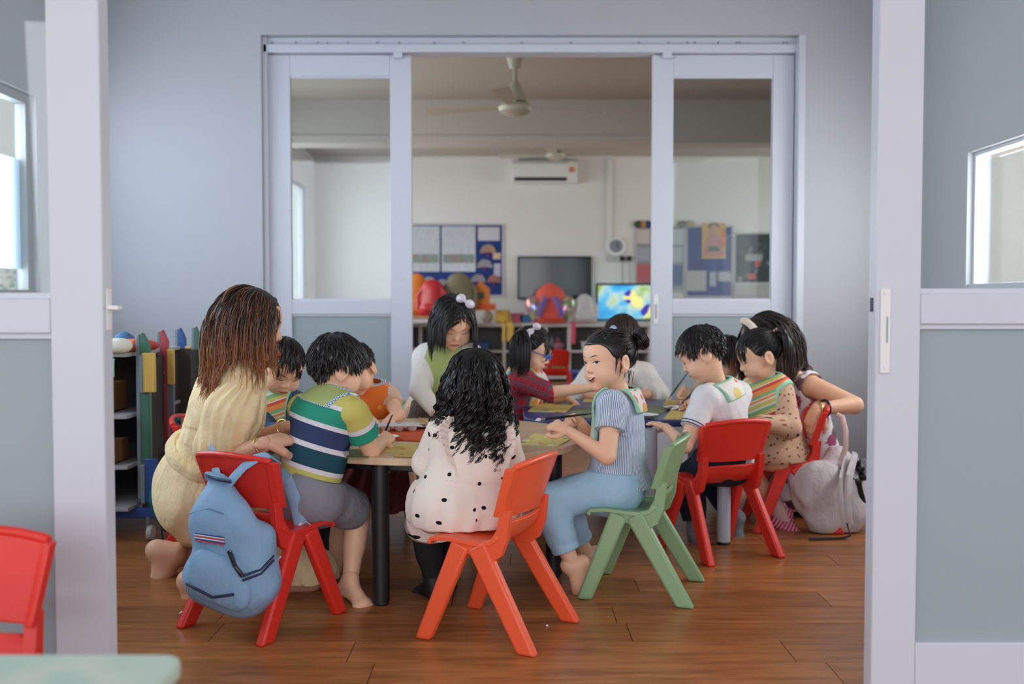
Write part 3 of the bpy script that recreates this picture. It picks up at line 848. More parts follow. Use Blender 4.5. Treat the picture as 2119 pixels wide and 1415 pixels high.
# ------------------------------------------------------------------ hands and feet
def hand(W, F, N, thumb, curl=(35, 45, 30), s=1.0, spread=.0, tcurl=.35):
    """W wrist, F finger direction, N direction the palm faces, thumb +1/-1: side of cross(F, N)"""
    F = unit(F); N = unit(np.asarray(N, float) - F * np.dot(N, F)); L = np.cross(F, N) * thumb; W = np.asarray(W, float)
    out = [Cone(W - F * .012 * s, W + F * .022 * s, .0150 * s, .0165 * s, .012 * s, (N, .68))]
    for i, (x, fl, y, r) in enumerate(((.0185, .050, .043, .0072), (.0065, .054, .049, .0074), (-.0055, .052, .045, .0070), (-.0165, .046, .035, .0062))):
        K = W + F * fl * s + L * x * s
        out.append(Cone(W + F * .014 * s + L * x * .6 * s, K, .0098 * s, .0086 * s, .010 * s))
        c = curl if np.isscalar(curl[0]) else curl[i]
        a = 0.0; p = K; fd = unit(F + L * x * (4 + spread * 30))
        for j, (fr, c_) in enumerate(zip((.45, .31, .24), c)):
            a += math.radians(c_); d = fd * math.cos(a) + N * math.sin(a)
            q = p + d * y * fr * s * 1.05
            out.append(Cone(p, q, (r - .0006 * j) * s, (r - .0006 * (j + 1)) * s, .0035 * s)); p = q
    p = W + F * .012 * s + L * .014 * s + N * .004 * s
    d1 = unit(F * .62 + L * .62 + N * .42); d2 = unit(d1 + F * .5 * tcurl * 2 - L * .8 * tcurl * 2 + N * .35); d3 = unit(d2 - L * .9 * tcurl + N * .1 + F * .2)
    for d, ln, r0, r1 in ((d1, .027, .0100, .0088), (d2, .020, .0086, .0076), (d3, .017, .0076, .0062)):
        q = p + d * ln * s; out.append(Cone(p, q, r0 * s, r1 * s, .006 * s)); p = q
    return out
def foot(A, F, s=1.0, up=(0, 0, 1), toes=True):
    """A ankle joint, F direction of the toes, up sole normal"""
    F = unit(F); U = unit(np.asarray(up, float) - F * np.dot(up, F)); L = np.cross(F, U); A = np.asarray(A, float)
    heel = A - U * .028 * s - F * .018 * s; ball = A - U * .036 * s + F * .078 * s
    out = [Cone(A + U * .02 * s, heel, .026 * s, .024 * s, .02 * s), Cone(heel, ball, .023 * s, .020 * s, .02 * s, (U, .8)), Cone(A, ball + U * .006 * s, .024 * s, .018 * s, .02 * s),
           Cone(ball - L * .018 * s, ball + L * .018 * s, .017 * s, .017 * s, .015 * s, (U, .75))]
    if toes:
        for i, x in enumerate((-.024, -.012, -.001, .010, .020)):
            ln = (.034, .034, .031, .027, .021)[i]; r = (.0105, .0078, .0074, .0070, .0066)[i]
            if True: p = ball + L * x * s - U * .004 * s; out.append(Cone(p, p + unit(F - U * .12) * ln * s, r * s, r * .92 * s, .006 * s))
    return out

# ------------------------------------------------------------------ bodies
class Body:
    def __init__(s, name, label, S=1.0, skin=None, cat='person', base=None, **J):
        global ROOT
        s.S = S; s.skin = skin or SKIN; s.J = {k: np.array(v, float) for k, v in J.items()}; j = s.J
        s.up = unit(j['neck'] - j['pel']); side = unit(j['shR'] - j['shL']); s.front = unit(np.cross(s.up, side)); s.side = np.cross(s.front, s.up)
        b = base if base is not None else (j['pel'][0], j['pel'][1], 0.0)
        s.root = empty(name, b, 0, label, cat); ROOT = np.array(b, float); s.base = ROOT
        s.fine = []; s.head = None
        if 'hipL' not in j:
            j['hipL'] = j['pel'] - s.side * .055 * S - s.up * .01; j['hipR'] = j['pel'] + s.side * .055 * S - s.up * .01
    def torso(s, inf=0.0, lo=0.0, hi=1.0, belly=0.0):
        j, S = s.J, s.S; a = j['pel'] + (j['neck'] - j['pel']) * lo; c = j['pel'] + (j['neck'] - j['pel']) * .66 * hi; n = j['neck']
        m = (j['pel'] * .45 + c * .55) + s.front * .006
        out = [Cone(a, m, .090 * S + inf, (.088 + belly) * S + inf, .04, (s.front, .78)), Cone(m, c, .088 * S + inf, .092 * S + inf, .04, (s.front, .72))]
        if hi > .9:
            out += [Cone(j['shL'] + s.side * .02 * S, j['shR'] - s.side * .02 * S, .040 * S + inf, .040 * S + inf, .06), Cone(c, n - s.up * .01, .085 * S + inf, .044 * S + inf * .8, .05, (s.front, .72))]
        return out
    def hips(s, inf=0.0):
        j, S = s.J, s.S; return [Cone(j['hipL'], j['hipR'], .078 * S + inf, .078 * S + inf, .05), Cone(j['pel'], j['pel'] + s.up * .05 * S, .088 * S + inf, .088 * S + inf, .04, (s.front, .8))]
    def arm(s, q, inf=0.0, inf2=None, frac=2.0):
        """frac 0..1 upper arm, 1..2 forearm"""
        j, S = s.J, s.S; a, b, c = j['sh' + q], j['el' + q], j['wr' + q]; i2 = inf if inf2 is None else inf2
        out = []; f = min(frac, 1.0)
        out.append(Cone(a, a + (b - a) * f, .036 * S + inf, (.036 - .007 * f) * S + (inf if frac > 1 else i2), .03))
        if frac > 1:
            f = frac - 1.0; out.append(Cone(b, b + (c - b) * f, .029 * S + inf, (.029 - .0115 * f) * S + i2, .015))
        return out
    def leg(s, q, inf=0.0, inf2=None, frac=2.0):
        j, S = s.J, s.S; a, b, c = j['hip' + q], j['kn' + q], j['an' + q]; i2 = inf if inf2 is None else inf2
        f = min(frac, 1.0); out = [Cone(a, a + (b - a) * f, .064 * S + inf, (.064 - .020 * f) * S + (inf if frac > 1 else i2), .04)]
        if frac > 1:
            f = frac - 1.0; e = b + (c - b) * f
            out.append(Cone(b, e, .042 * S + inf, (.042 - .017 * f) * S + i2, .02))
            if f > .5: out.append(Cone(b + (c - b) * .2, b + (c - b) * .5, .038 * S + inf, .036 * S + inf, .03))
        return out
    def set_head(s, c, fwd, up=(0, 0, 1), sc=1.0, neck_r=.036, ears=True):
        s.head = Head(c, fwd, up, sc); s.hp = s.head.prims(s.J['neck'] - s.up * .02, neck_r, ears); return s.head
    def build(s, arms='LR', legs='LR', res=.005, fres=.0026, hres=.003):
        pr = s.torso() + s.hips()
        for q in arms: pr += s.arm(q)
        for q in legs: pr += s.leg(q)
        for p_ in pr: p_.k *= .35
        parts = [sdf_mesh(pr, res)]
        if s.head: parts.append(sdf_mesh(s.hp, hres, s.head.post))
        for f in s.fine: parts.append(sdf_mesh(f, fres))
        V, Q = join(parts); s.body = np_mesh('body', V - s.base, Q, s.skin, s.root); return s.body
    def pat(s, V, arms=''):
        """garment coordinates: x around, y up the spine from the pelvis, z>0 on sleeves (distance from shoulder in y)"""
        j = s.J; D = V - j['pel']; h = D @ s.up; u = np.arctan2(D @ s.side, D @ s.front) * .1
        o = np.stack([u, h, 0 * h], -1)
        if arms:
            dt = np.min([p(V.astype(np.float32)) for p in s.torso(.0)], axis=0)
            for q in arms:
                a, b = j['sh' + q], j['el' + q]; ax = unit(b - a); t = (V - a) @ ax; da = np.linalg.norm(V - a - t[:, None] * ax, axis=1) - .034 * s.S
                e1 = unit(np.cross(ax, s.up)); e2 = np.cross(ax, e1)
                m = (da < dt) & (t > -.02); an = np.arctan2((V - a) @ e1, (V - a) @ e2) * .04
                o[m] = np.stack([an, t, 1 + 0 * t], -1)[m]
        return o
    def wear(s, name, prims, m, res=.004, post=None, arms='', pat=None, fold=.0, ff=60, seed=1, parent=None):
        def pp(P, d):
            if fold: d = d + fold * wob(P, ff, seed)
            return post(P, d) if post else d
        V, Q = sdf_mesh(prims, res, pp, pad=.012 + 2 * fold)
        o = np_mesh(name, V - s.base, Q, m, parent or s.root, s.pat(V, arms) if pat is None else pat(V)); return o
def neck_cut(B, off):
    n0 = B.J['neck'].astype(np.float32); pl = plane(B.J['neck'] + B.up * off, B.up); r = .062 * B.S
    return lambda P, d: np.where(np.linalg.norm((P - n0) - ((P - n0) @ B.up.astype(np.float32))[..., None] * B.up.astype(np.float32), axis=-1) < r, np.maximum(d, pl(P)), d)
def plane(c, n, soft=0.0):
    """keeps the side n points away from"""
    c = np.array(c, np.float32); n = unit(n).astype(np.float32)
    return lambda P: (P - c) @ n

# ------------------------------------------------------------------ hair
ZL_Y = np.array((-.12, -.09, -.055, -.045, -.036, .0, .010, .030, .047, .062, .12)); ZL_Z = np.array((-.062, -.058, -.042, -.025, .014, .020, .002, .016, .046, .060, .060))
def hairline(q, dz=0.0):
    return q[..., 2] - np.interp(q[..., 1], ZL_Y, ZL_Z) - dz
CR = ((0, -.012, .030), (.074, .090, .078))
def scalp_roots(n, seed, lo=0.0, dz=0.0, cond=None):
    r = np.random.default_rng(seed); out = []
    while len(out) < n:
        v = unit(r.normal(size=(n * 4, 3))); p = np.array(CR[0]) + v * np.array(CR[1])
        ok = hairline(p, dz) > lo
        if cond is not None: ok &= cond(p)
        out += list(p[ok])
    return np.array(out[:n])
def hair_cap(H, inf=.006, dz=0.0, lo=0.0):
    pr = [H.ell(CR[0], [q + inf for q in CR[1]], .0)]
    def post(P, d):
        q = H.l(P); return smax(d, -(hairline(q, dz) - lo) * .7 * H.s, .004 * H.s)
    return sdf_mesh(pr, .004, post)
def collider(prims):
    def c(P):
        P = P.astype(np.float32); f = lambda X: np.min([p(X) for p in prims], axis=0)
        d = f(P); g = np.stack([f(P + np.array(e, np.float32) * .002) - d for e in np.eye(3)], -1); return d, unit(g)
    return c
def grow(P0, dirf, n, step, layer, col, inertia=.55, v0=None):
    P = np.array(P0, float); V = dirf(P, 0.0) if v0 is None else np.array(v0, float); path = [P.copy()]
    for i in range(n):
        V = unit(V * inertia + dirf(P, (i + 1) / n) * (1 - inertia)); P = P + V * (step if np.isscalar(step) else step[:, None])
        if col is not None:
            for _ in range(2):
                d, g = col(P); pen = np.maximum(layer * min(1.0, .35 + 2.5 * (i + 1) / n) - d, 0); P = P + g * pen[:, None]
        path.append(P.copy())
    return np.stack(path, 1)
def tubes(path, rad, seed=0, taper=.25, flat=1.0):
    """path [N,T,3] -> three-sided tapering locks"""
    r = np.random.default_rng(seed); N, T, _ = path.shape
    tg = unit(np.gradient(path, axis=1)); ref = unit(r.normal(size=(N, 1, 3))) + 0 * tg
    a = unit(np.cross(tg, ref)); b = np.cross(tg, a)
    t = np.linspace(0, 1, T); prof = np.minimum(1, .45 + 3 * t) * np.where(t > .7, 1 - (t - .7) / .3 * (1 - taper), 1.0)
    R = rad * r.uniform(.7, 1.3, (N, 1)) * prof[None]
    V = np.stack([path + R[..., None] * (math.cos(k * 2.094) * a + math.sin(k * 2.094) * b * flat) for k in range(3)], 2)
    base = (np.arange(N)[:, None, None] * T + np.arange(T - 1)[None, :, None]) * 3; k = np.arange(3)[None, None]; k2 = (k + 1) % 3
    Q = np.stack([base + k, base + k2, base + 3 + k2, base + 3 + k], -1).reshape(-1, 4)
    pat = np.stack([np.broadcast_to(t[None, :, None], (N, T, 3)), np.broadcast_to(r.uniform(0, 1, (N, 1, 1)), (N, T, 3)), np.zeros((N, T, 3))], -1)
    return V.reshape(-1, 3), Q, pat.reshape(-1, 3)
def hair_object(root, m, caps, locks, name='hair'):
    V, Q, Pt, k = [], [], [], 0
    for v, q in caps: V.append(v); Q.append(q + k); k += len(v); Pt.append(np.tile((0.0, .3, 0), (len(v), 1)))
    for v, q, p in locks: V.append(v); Q.append(q + k); k += len(v); Pt.append(p)
    return np_mesh(name, np.concatenate(V) - ROOT, np.concatenate(Q), m, root, np.concatenate(Pt))
DOWN = np.array((0, 0, -1.0))
def flow_from(H, c, grav=.5, w=1.0):
    """combed away from the local point c, with gravity"""
    cw = H.w(c)
    return lambda P, t: unit(unit(P - cw) * w + DOWN * grav)
def style_short(H, root, m, seed=1, n=1100, crown=(0, -.055, .100), L=.055, fringe=.052, lift=.013, nape=.55):
    """boy's cropped hair falling from the crown"""
    col = collider([H.ell(CR[0], CR[1], 0), H.ell((0, .018, -.030), (.059, .059, .070), 0)])
    p = scalp_roots(n, seed, -.004); r = np.random.default_rng(seed); P0 = H.w(p)
    f = H.dirw((0, 1, 0)); cw = H.w(crown)
    def d(P, t): return unit(unit(P - cw) + H.dirw((0, .1, -.55)) * (.4 + t))
    step = L * H.s / 8 * r.uniform(.7, 1.15, n) * np.where(p[:, 1] > .03, fringe / L, np.where(p[:, 1] < -.048, nape, np.clip((p[:, 2] + .035) / .085, .22, 1.0)))
    path = grow(P0, d, 8, step, r.uniform(.004, lift, n) * H.s, col, .5)
    hair_object(root, m, [hair_cap(H, .006, 0, .002)], [tubes(path, .0023 * H.s, seed)])
def style_hang(H, root, m, body_prims, seed=1, n=900, L=.22, part=(.0, .02, .11), lift=.016, face_open=.034, grav=1.0, wave=0.0, rad=.0024, curl=None, dz=0.0, fringe=None, T=16, inert=.55, cond=None, wf=26, clump=1, flip=0.0, var=(.86, 1.06)):
    """loose hair falling from a parting; fringe=(length,) adds a cut fringe"""
    cr = [H.ell(CR[0], CR[1], 0), H.ell((0, .018, -.030), (.060, .058, .072), 0)] + list(body_prims); col = collider(cr)
    p = scalp_roots(n // clump, seed, -.002, dz, cond).repeat(clump, 0); n = len(p); r = np.random.default_rng(seed); p = p + r.normal(size=p.shape) * (.0022 if clump > 1 else 0); P0 = H.w(p); pw = H.w(part)
    rp_ = (lambda lo, hi, sh: r.uniform(lo, hi, (n // clump,) + sh[1:]).repeat(clump, 0))
    back = H.dirw((0, -1, 0)); rt = H.dirw((1, 0, 0))
    sgn = np.sign(p[:, 0] - part[0] + r.normal(size=n) * .004)[:, None]
    front = np.clip((p[:, 1] - .01) / .05, 0, 1)[:, None]
    def d(P, t):
        q = H.l(P.astype(np.float32)); inner = np.clip((face_open - np.abs(q[:, 0])) / .02, 0, 1)[:, None] * (q[:, 1:2] > .03)
        return unit(unit(P - pw) * max(0, .9 - 2.2 * t) + DOWN * (grav * (.35 + t)) + rt * sgn * (front * max(0, .9 - 2.5 * t) + inner * .8) + back * (front * .25 * (t < .4)) + flip * max(0, t - .72) * 3 * unit((P - H.c) * (1, 1, 0)))
    zend = rp_(var[0], var[1], (n,))
    path = grow(P0, d, T, L * H.s / T * zend, rp_(.004, lift, (n,)) * H.s, col, inert)
    if wave:
        t = np.linspace(0, 1, T + 1)[None, :, None]; ph = r.uniform(0, 6, (n, 1, 1)); ax = unit(np.cross(unit(path[:, -1] - path[:, 0]), r.normal(size=(n, 3))))[:, None]
        path = path + ax * np.sin(t * wf * L / .22 * .4 + ph) * wave * t
    if curl:
        amp, turns, T2 = curl; tt = np.linspace(0, 1, T2); k = tt * T; i = np.minimum(k.astype(int), T - 1); fr = (k - i)[None, :, None]
        pp = path[:, i] * (1 - fr) + path[:, i + 1] * fr; tg = unit(np.gradient(pp, axis=1)); e1 = unit(np.cross(tg, unit(rp_(-1, 1, (n, 1, 3))) + 0 * tg)); e2 = np.cross(tg, e1)
        grp = rp_(.75, 1.25, (n, 1, 1)); ph = rp_(0, 6.28, (n, 1, 1)) + r.normal(size=(n, 1, 1)) * .25; A = amp * np.clip(tt * 1.7 - .25, .08, 1)[None, :, None] * rp_(.6, 1.3, (n, 1, 1)) * r.uniform(.75, 1.15, (n, 1, 1))
        w = tt[None, :, None] * turns * 6.283 * grp + ph
        path = pp + A * (np.cos(w) * e1 + np.sin(w) * e2)
    locks = [tubes(path, rad * H.s, seed)]
    if fringe: locks.append(fringe_locks(H, seed + 9, *fringe))
    hair_object(root, m, [hair_cap(H, .006, dz, .0)], locks)
    return path
def fringe_locks(H, seed, length=.06, n=160, width=.05, lift=.010, crown=(0, .03, .11)):
    r = np.random.default_rng(seed); col = collider(H.prims(None, ears=False)[:3])
    x = r.uniform(-width, width, n); y = np.full(n, .045) + r.uniform(-.02, .02, n)
    v = np.stack([x, y, 0 * x], -1); c, ra = np.array(CR[0]), np.array(CR[1]); zz = np.sqrt(np.maximum(0.05, 1 - (v[:, 0] / ra[0]) ** 2 - ((v[:, 1] - c[1]) / ra[1]) ** 2)) * ra[2] + c[2]
    v[:, 2] = zz; P0 = H.w(v); f = H.dirw((0, .6, -.9))
    d = lambda P, t: unit(H.dirw((0, 1, -.1)) * max(0, .9 - 2 * t) + H.dirw((0, .05, -1)) * (.3 + t))
    path = grow(P0, d, 9, length * H.s / 9 * r.uniform(.85, 1.1, n), r.uniform(.003, lift, n) * H.s, col, .5)
    return tubes(path, .0021 * H.s, seed)
def style_tied(H, root, m, ties, seed=1, n=900, tail=.14, body_prims=(), lift=.010, split=True, tail_n=160, tail_r=.022, fringe=None, bun=False, dirs=None, dz=0.0, name='hair', cond=None, cap=.005, bs=1.0):
    """hair combed to one or more ties (local points), each with a hanging tail or a bun"""
    col = collider([H.ell(CR[0], CR[1], 0)]); r = np.random.default_rng(seed); p = scalp_roots(n, seed, -.002, dz, cond)
    T_ = np.array(ties, float); k = np.argmin(np.linalg.norm(p[:, None] - T_[None], axis=2), axis=1); tw = H.w(T_)[k]; P0 = H.w(p)
    dist = np.linalg.norm(P0 - tw, axis=1); step = dist * 1.25 / 12
    def d(P, t): return unit(tw - P)
    path = grow(P0, d, 12, step, r.uniform(.003, lift, n) * H.s, col, .25)
    path = path[:, :12]
    locks = [tubes(path, .0023 * H.s, seed, taper=.8)]
    pf = scalp_roots(n // 3, seed + 50, -.013, dz, lambda q: hairline(q, dz) < .004); kf = np.argmin(np.linalg.norm(pf[:, None] - T_[None], axis=2), axis=1); tf = H.w(T_)[kf]; Pf = H.w(pf)
    locks.append(tubes(grow(Pf, lambda P, t: unit(tf - P), 9, np.linalg.norm(Pf - tf, axis=1) * .8 / 9, r.uniform(.002, .007, n // 3) * H.s, col, .25), .0009 * H.s, seed + 3))
    allc = collider([H.ell(CR[0], CR[1], 0), H.ell((0, .018, -.030), (.060, .058, .072), 0)] + list(body_prims))
    for i, t in enumerate(T_):
        o = H.w(t); out = unit(o - H.w((0, -.012, .030))); 
        if dirs is not None: out = H.dirw(dirs[i])
        if bun:
            nn = 150; e1 = unit(np.cross(out, (0.1, .2, 1))); e2 = np.cross(out, e1); c = o + out * .024 * bs * H.s
            th = np.linspace(0, 2 * PI * 1.1, 22)[None, :, None]; ph = r.uniform(0, 6.28, (nn, 1, 1)); R0 = .016 * bs * H.s; R1 = r.uniform(.006, .017, (nn, 1, 1)) * bs * H.s
            om = th * r.choice([1.0, 2.0], (nn, 1, 1)) + ph; pp = ph * 1.7
            pth = c + (e1 * np.cos(th + ph) + e2 * np.sin(th + ph)) * (R0 + R1 * np.cos(pp + th * .5)) + out * (R1 * np.sin(pp + th * .5))
            locks.append(tubes(pth, .0028 * H.s, seed + i, taper=.8))
        else:
            nn = tail_n; e1 = unit(np.cross(out, (0.1, .2, 1))); e2 = np.cross(out, e1); a = r.uniform(0, 6.28, nn); q = np.sqrt(r.uniform(0, 1, nn)) * .009 * H.s
            S0 = o + e1 * (np.cos(a) * q)[:, None] + e2 * (np.sin(a) * q)[:, None]; v0 = unit(out + e1 * (np.cos(a) * .35)[:, None] + e2 * (np.sin(a) * .35)[:, None])
            side = e1 * np.cos(a)[:, None] + e2 * np.sin(a)[:, None]
            dd = lambda P, t: unit(out * max(0, .9 - 2.6 * t) + DOWN * (.15 + 1.2 * t) + side * (.20 if t < .45 else -.10))
            pth = grow(S0, dd, 12, tail * H.s / 12 * r.uniform(.8, 1.1, nn), r.uniform(.002, .012, nn) * H.s, allc, .55, v0)
            locks.append(tubes(pth, .0024 * H.s, seed + i))
    if fringe: locks.append(fringe_locks(H, seed + 9, *fringe))
    hair_object(root, m, [hair_cap(H, cap, dz, .001)], locks, name)
# ================================================================== garment materials
A = at
def cloth(name, col, var=.05, rough=.85, weave=900, bump=.12, sheen=.0):
    g = NG(name, rough, .2); o_ = g.obj(); n = g.noise(o_, 18, 3); w = g.noise(o_, weave, 1)
    big = g.noise(g.vscale(o_, (1, 1, .55)), 15, 4, .55)
    g.bump(g.math('ADD', g.math('MULTIPLY', big, 2.0), g.math('MULTIPLY', w, .04)), min(1, bump * 4), .012)
    d = tuple(c * (1 - 2 * var) for c in col[:3]) + (1,); b = tuple(min(1, c * (1 + var)) for c in col[:3]) + (1,)
    return g.out(g.mix(n, d, b))
def stripe_ramp(g, f, rows):
    return g.ramp(f, rows)
# boy's rugby stripes
g = NG('rugby_stripes', .85, .2); px_, py_, pz_ = g.sep(g.attr()); nz = g.noise(g.obj(), 600, 1)
WH, NV, TL, YE, GR = srgb(226, 222, 226), srgb(52, 66, 104), srgb(30, 74, 92), srgb(206, 196, 104), srgb(44, 152, 124)
f1 = g.math('MULTIPLY_ADD', py_, 1 / .34, 1 / .34 * .035)
body_r = g.ramp(f1, [(0, GR), (.085, WH), (.135, YE), (.29, WH), (.335, TL), (.50, WH), (.545, NV), (.705, WH), (.75, GR), (.90, WH), (.94, YE)])
f2 = g.math('MULTIPLY_ADD', py_, 1 / .16, .15)
slv = g.ramp(f2, [(0, YE), (.36, WH), (.47, GR), (.76, WH), (.86, NV)])
g.bump(g.noise(g.obj(), 16, 3), .25, .01)
STRIPE = g.out(g.mix(g.math('MULTIPLY', nz, .12), g.mix(g.math('GREATER_THAN', pz_, .5), body_r, slv), (.1, .1, .1, 1)))
# thin blue and white ticking
g = NG('blue_ticking', .85, .2); px_, py_, pz_ = g.sep(g.attr())
sx = g.math('SINE', g.math('MULTIPLY', px_, 1150.0)); 
g.bump(g.noise(g.obj(), 20, 3), .3, .01)
TICK = g.out(g.ramp(g.math('MULTIPLY_ADD', sx, .5, .5), [(.0, srgb(110, 138, 176)), (.42, srgb(112, 140, 178)), (.58, srgb(226, 230, 236)), (1, srgb(226, 230, 236))], 'LINEAR'))
# dotted cream
g = NG('cream_polka_dots', .9, .2); v = g.voro(g.attr(), 15, .75, '2D'); g.bump(g.noise(g.obj(), 26, 4), .35, .012)
DOTS = g.out(g.mix(g.math('LESS_THAN', v, .088), g.mix(g.noise(g.obj(), 700, 1), srgb(232, 218, 206), srgb(240, 228, 216)), srgb(26, 26, 34)))
# plaid
g = NG('red_plaid', .85, .2); px_, py_, pz_ = g.sep(g.attr())
def bands(f, s, off): return g.math('FRACT', g.math('MULTIPLY_ADD', f, s, off))
bx_, by_ = bands(px_, 26, .1), bands(py_, 26, .3)
cx_ = g.ramp(bx_, [(0, srgb(176, 32, 44)), (.5, srgb(96, 92, 106)), (.68, srgb(150, 34, 46)), (.76, srgb(92, 92, 112))])
cy_ = g.ramp(by_, [(0, srgb(186, 34, 46)), (.48, srgb(90, 88, 102)), (.66, srgb(150, 34, 46)), (.76, srgb(90, 92, 112))])
PLAID = g.out(g.mix(.5, cx_, cy_))
# ditsy floral on beige, big floral on white
g = NG('ditsy_floral', .85, .2); v = g.voro(g.attr(), 36, .8, '2D'); c = g.voro(g.attr(), 36, .8, '2DColor')
cs = g.sep(c)
dit = g.ramp(cs[0], [(0, srgb(70, 62, 70)), (.5, srgb(120, 78, 60)), (.75, srgb(150, 90, 66))])
DITSY = g.out(g.mix(g.math('LESS_THAN', g.math('ADD', v, g.math('MULTIPLY', g.noise(g.obj(), 240, 2), .22)), .25), srgb(206, 168, 140), dit))
g = NG('big_floral', .8, .2); v = g.voro(g.attr(), 11, .9, '2D'); cs = g.sep(g.voro(g.attr(), 11, .9, '2DColor')); nn = g.noise(g.obj(), 34, 4, .7)
fl = g.ramp(cs[0], [(0, srgb(150, 60, 98)), (.40, srgb(44, 62, 58)), (.75, srgb(60, 78, 72))])
leaf = g.math('LESS_THAN', g.math('ADD', v, g.math('MULTIPLY', nn, .75)), .72)
FLORAL = g.out(g.mix(leaf, srgb(226, 220, 224), g.mix(g.math('MULTIPLY', nn, .5), fl, srgb(190, 110, 140))))
# bibs: pat = (x across, y up, distance from the edge)
def bib_mat(name, fn, border=None, dots=False):
    g = NG(name, .55, .35); px_, py_, pz_ = g.sep(g.attr()); g.bump(g.noise(g.obj(), 14, 2), .15, .01)
    bcol = border
    if dots:
        ph = g.math('FRACT', g.math('MULTIPLY', g.math('ADD', px_, py_), 120.0)); ph2 = g.math('FRACT', g.math('MULTIPLY', g.math('SUBTRACT', px_, py_), 120.0))
        bcol = g.mix(g.math('GREATER_THAN', g.math('ADD', ph, ph2), 1.0), srgb(226, 230, 234), srgb(66, 120, 160))
    return g.out(g.mix(g.math('LESS_THAN', pz_, .0042), fn(g, px_, py_), bcol))
MINT = srgb(150, 206, 176)
def fruit(g, x, y):
    P = g.obj(); v = g.voro(P, 17, .7); cs = g.sep(g.voro(P, 17, .7, 'Color'))
    return g.mix(g.math('LESS_THAN', v, .46), srgb(222, 212, 206), g.ramp(cs[1], [(0, srgb(214, 74, 48)), (.35, srgb(232, 150, 52)), (.6, srgb(150, 190, 120)), (.75, srgb(216, 190, 90)), (.9, srgb(222, 212, 206))]))
def striped(g, x, y):
    t = g.math('FRACT', g.math('MULTIPLY_ADD', g.math('ADD', y, g.math('MULTIPLY', x, .35)), 8.2, 5.0))
    o_, r_, w_, y_, g_ = srgb(236, 142, 70), srgb(214, 76, 50), srgb(226, 214, 204), srgb(206, 190, 96), srgb(128, 178, 122)
    return g.ramp(t, [(0, g_), (.12, w_), (.18, y_), (.32, w_), (.38, o_), (.46, w_), (.5, g_), (.6, o_), (.76, r_), (.86, w_), (.9, y_)])
BIB_FRUIT = bib_mat('fruit_bib', fruit, MINT); BIB_STRIPE = bib_mat('striped_bib', striped, MINT)
BIB_GREEN = bib_mat('green_bib', lambda g, x, y: srgb(164, 178, 108), dots=True)
BIB_ORANGE = bib_mat('orange_bib', lambda g, x, y: g.mix(g.math('LESS_THAN', g.voro(g.obj(), 16, 1), .16), srgb(232, 116, 36), srgb(240, 170, 80)), dots=True)
def bib(B, m, length=.2, width=.085, inf=.022, collar=.092, cdepth=.06, name='bib', top=.03, yb=-.012, cback=-.1):
    j = B.J; n0 = j['neck'].astype(np.float32); sd, fr, up = [q.astype(np.float32) for q in (B.side, B.front, B.up)]
    def region(P):
        D = P - n0; x, y, z = D @ sd, D @ fr, D @ up
        panel = np.maximum(np.maximum(np.sqrt(np.maximum(np.abs(x) - width + .03, 0) ** 2 + np.maximum(-z - length + .03, 0) ** 2) - .03, -(y - yb)), z - top)
        ring = np.maximum(np.maximum(np.sqrt(x * x + y * y) - collar, -z - cdepth), np.maximum(z - top, cback - y))
        return np.minimum(panel, ring)
    post = lambda P, d: np.maximum(smax(d, region(P), .002), -(d + .009))
    def pat(V):
        D = V - j['neck']; return np.stack([D @ B.side, D @ B.front * 0 + D @ B.up, -region(V.astype(np.float32))], -1)
    return B.wear(name, B.torso(inf), m, .0034, post, pat=pat)
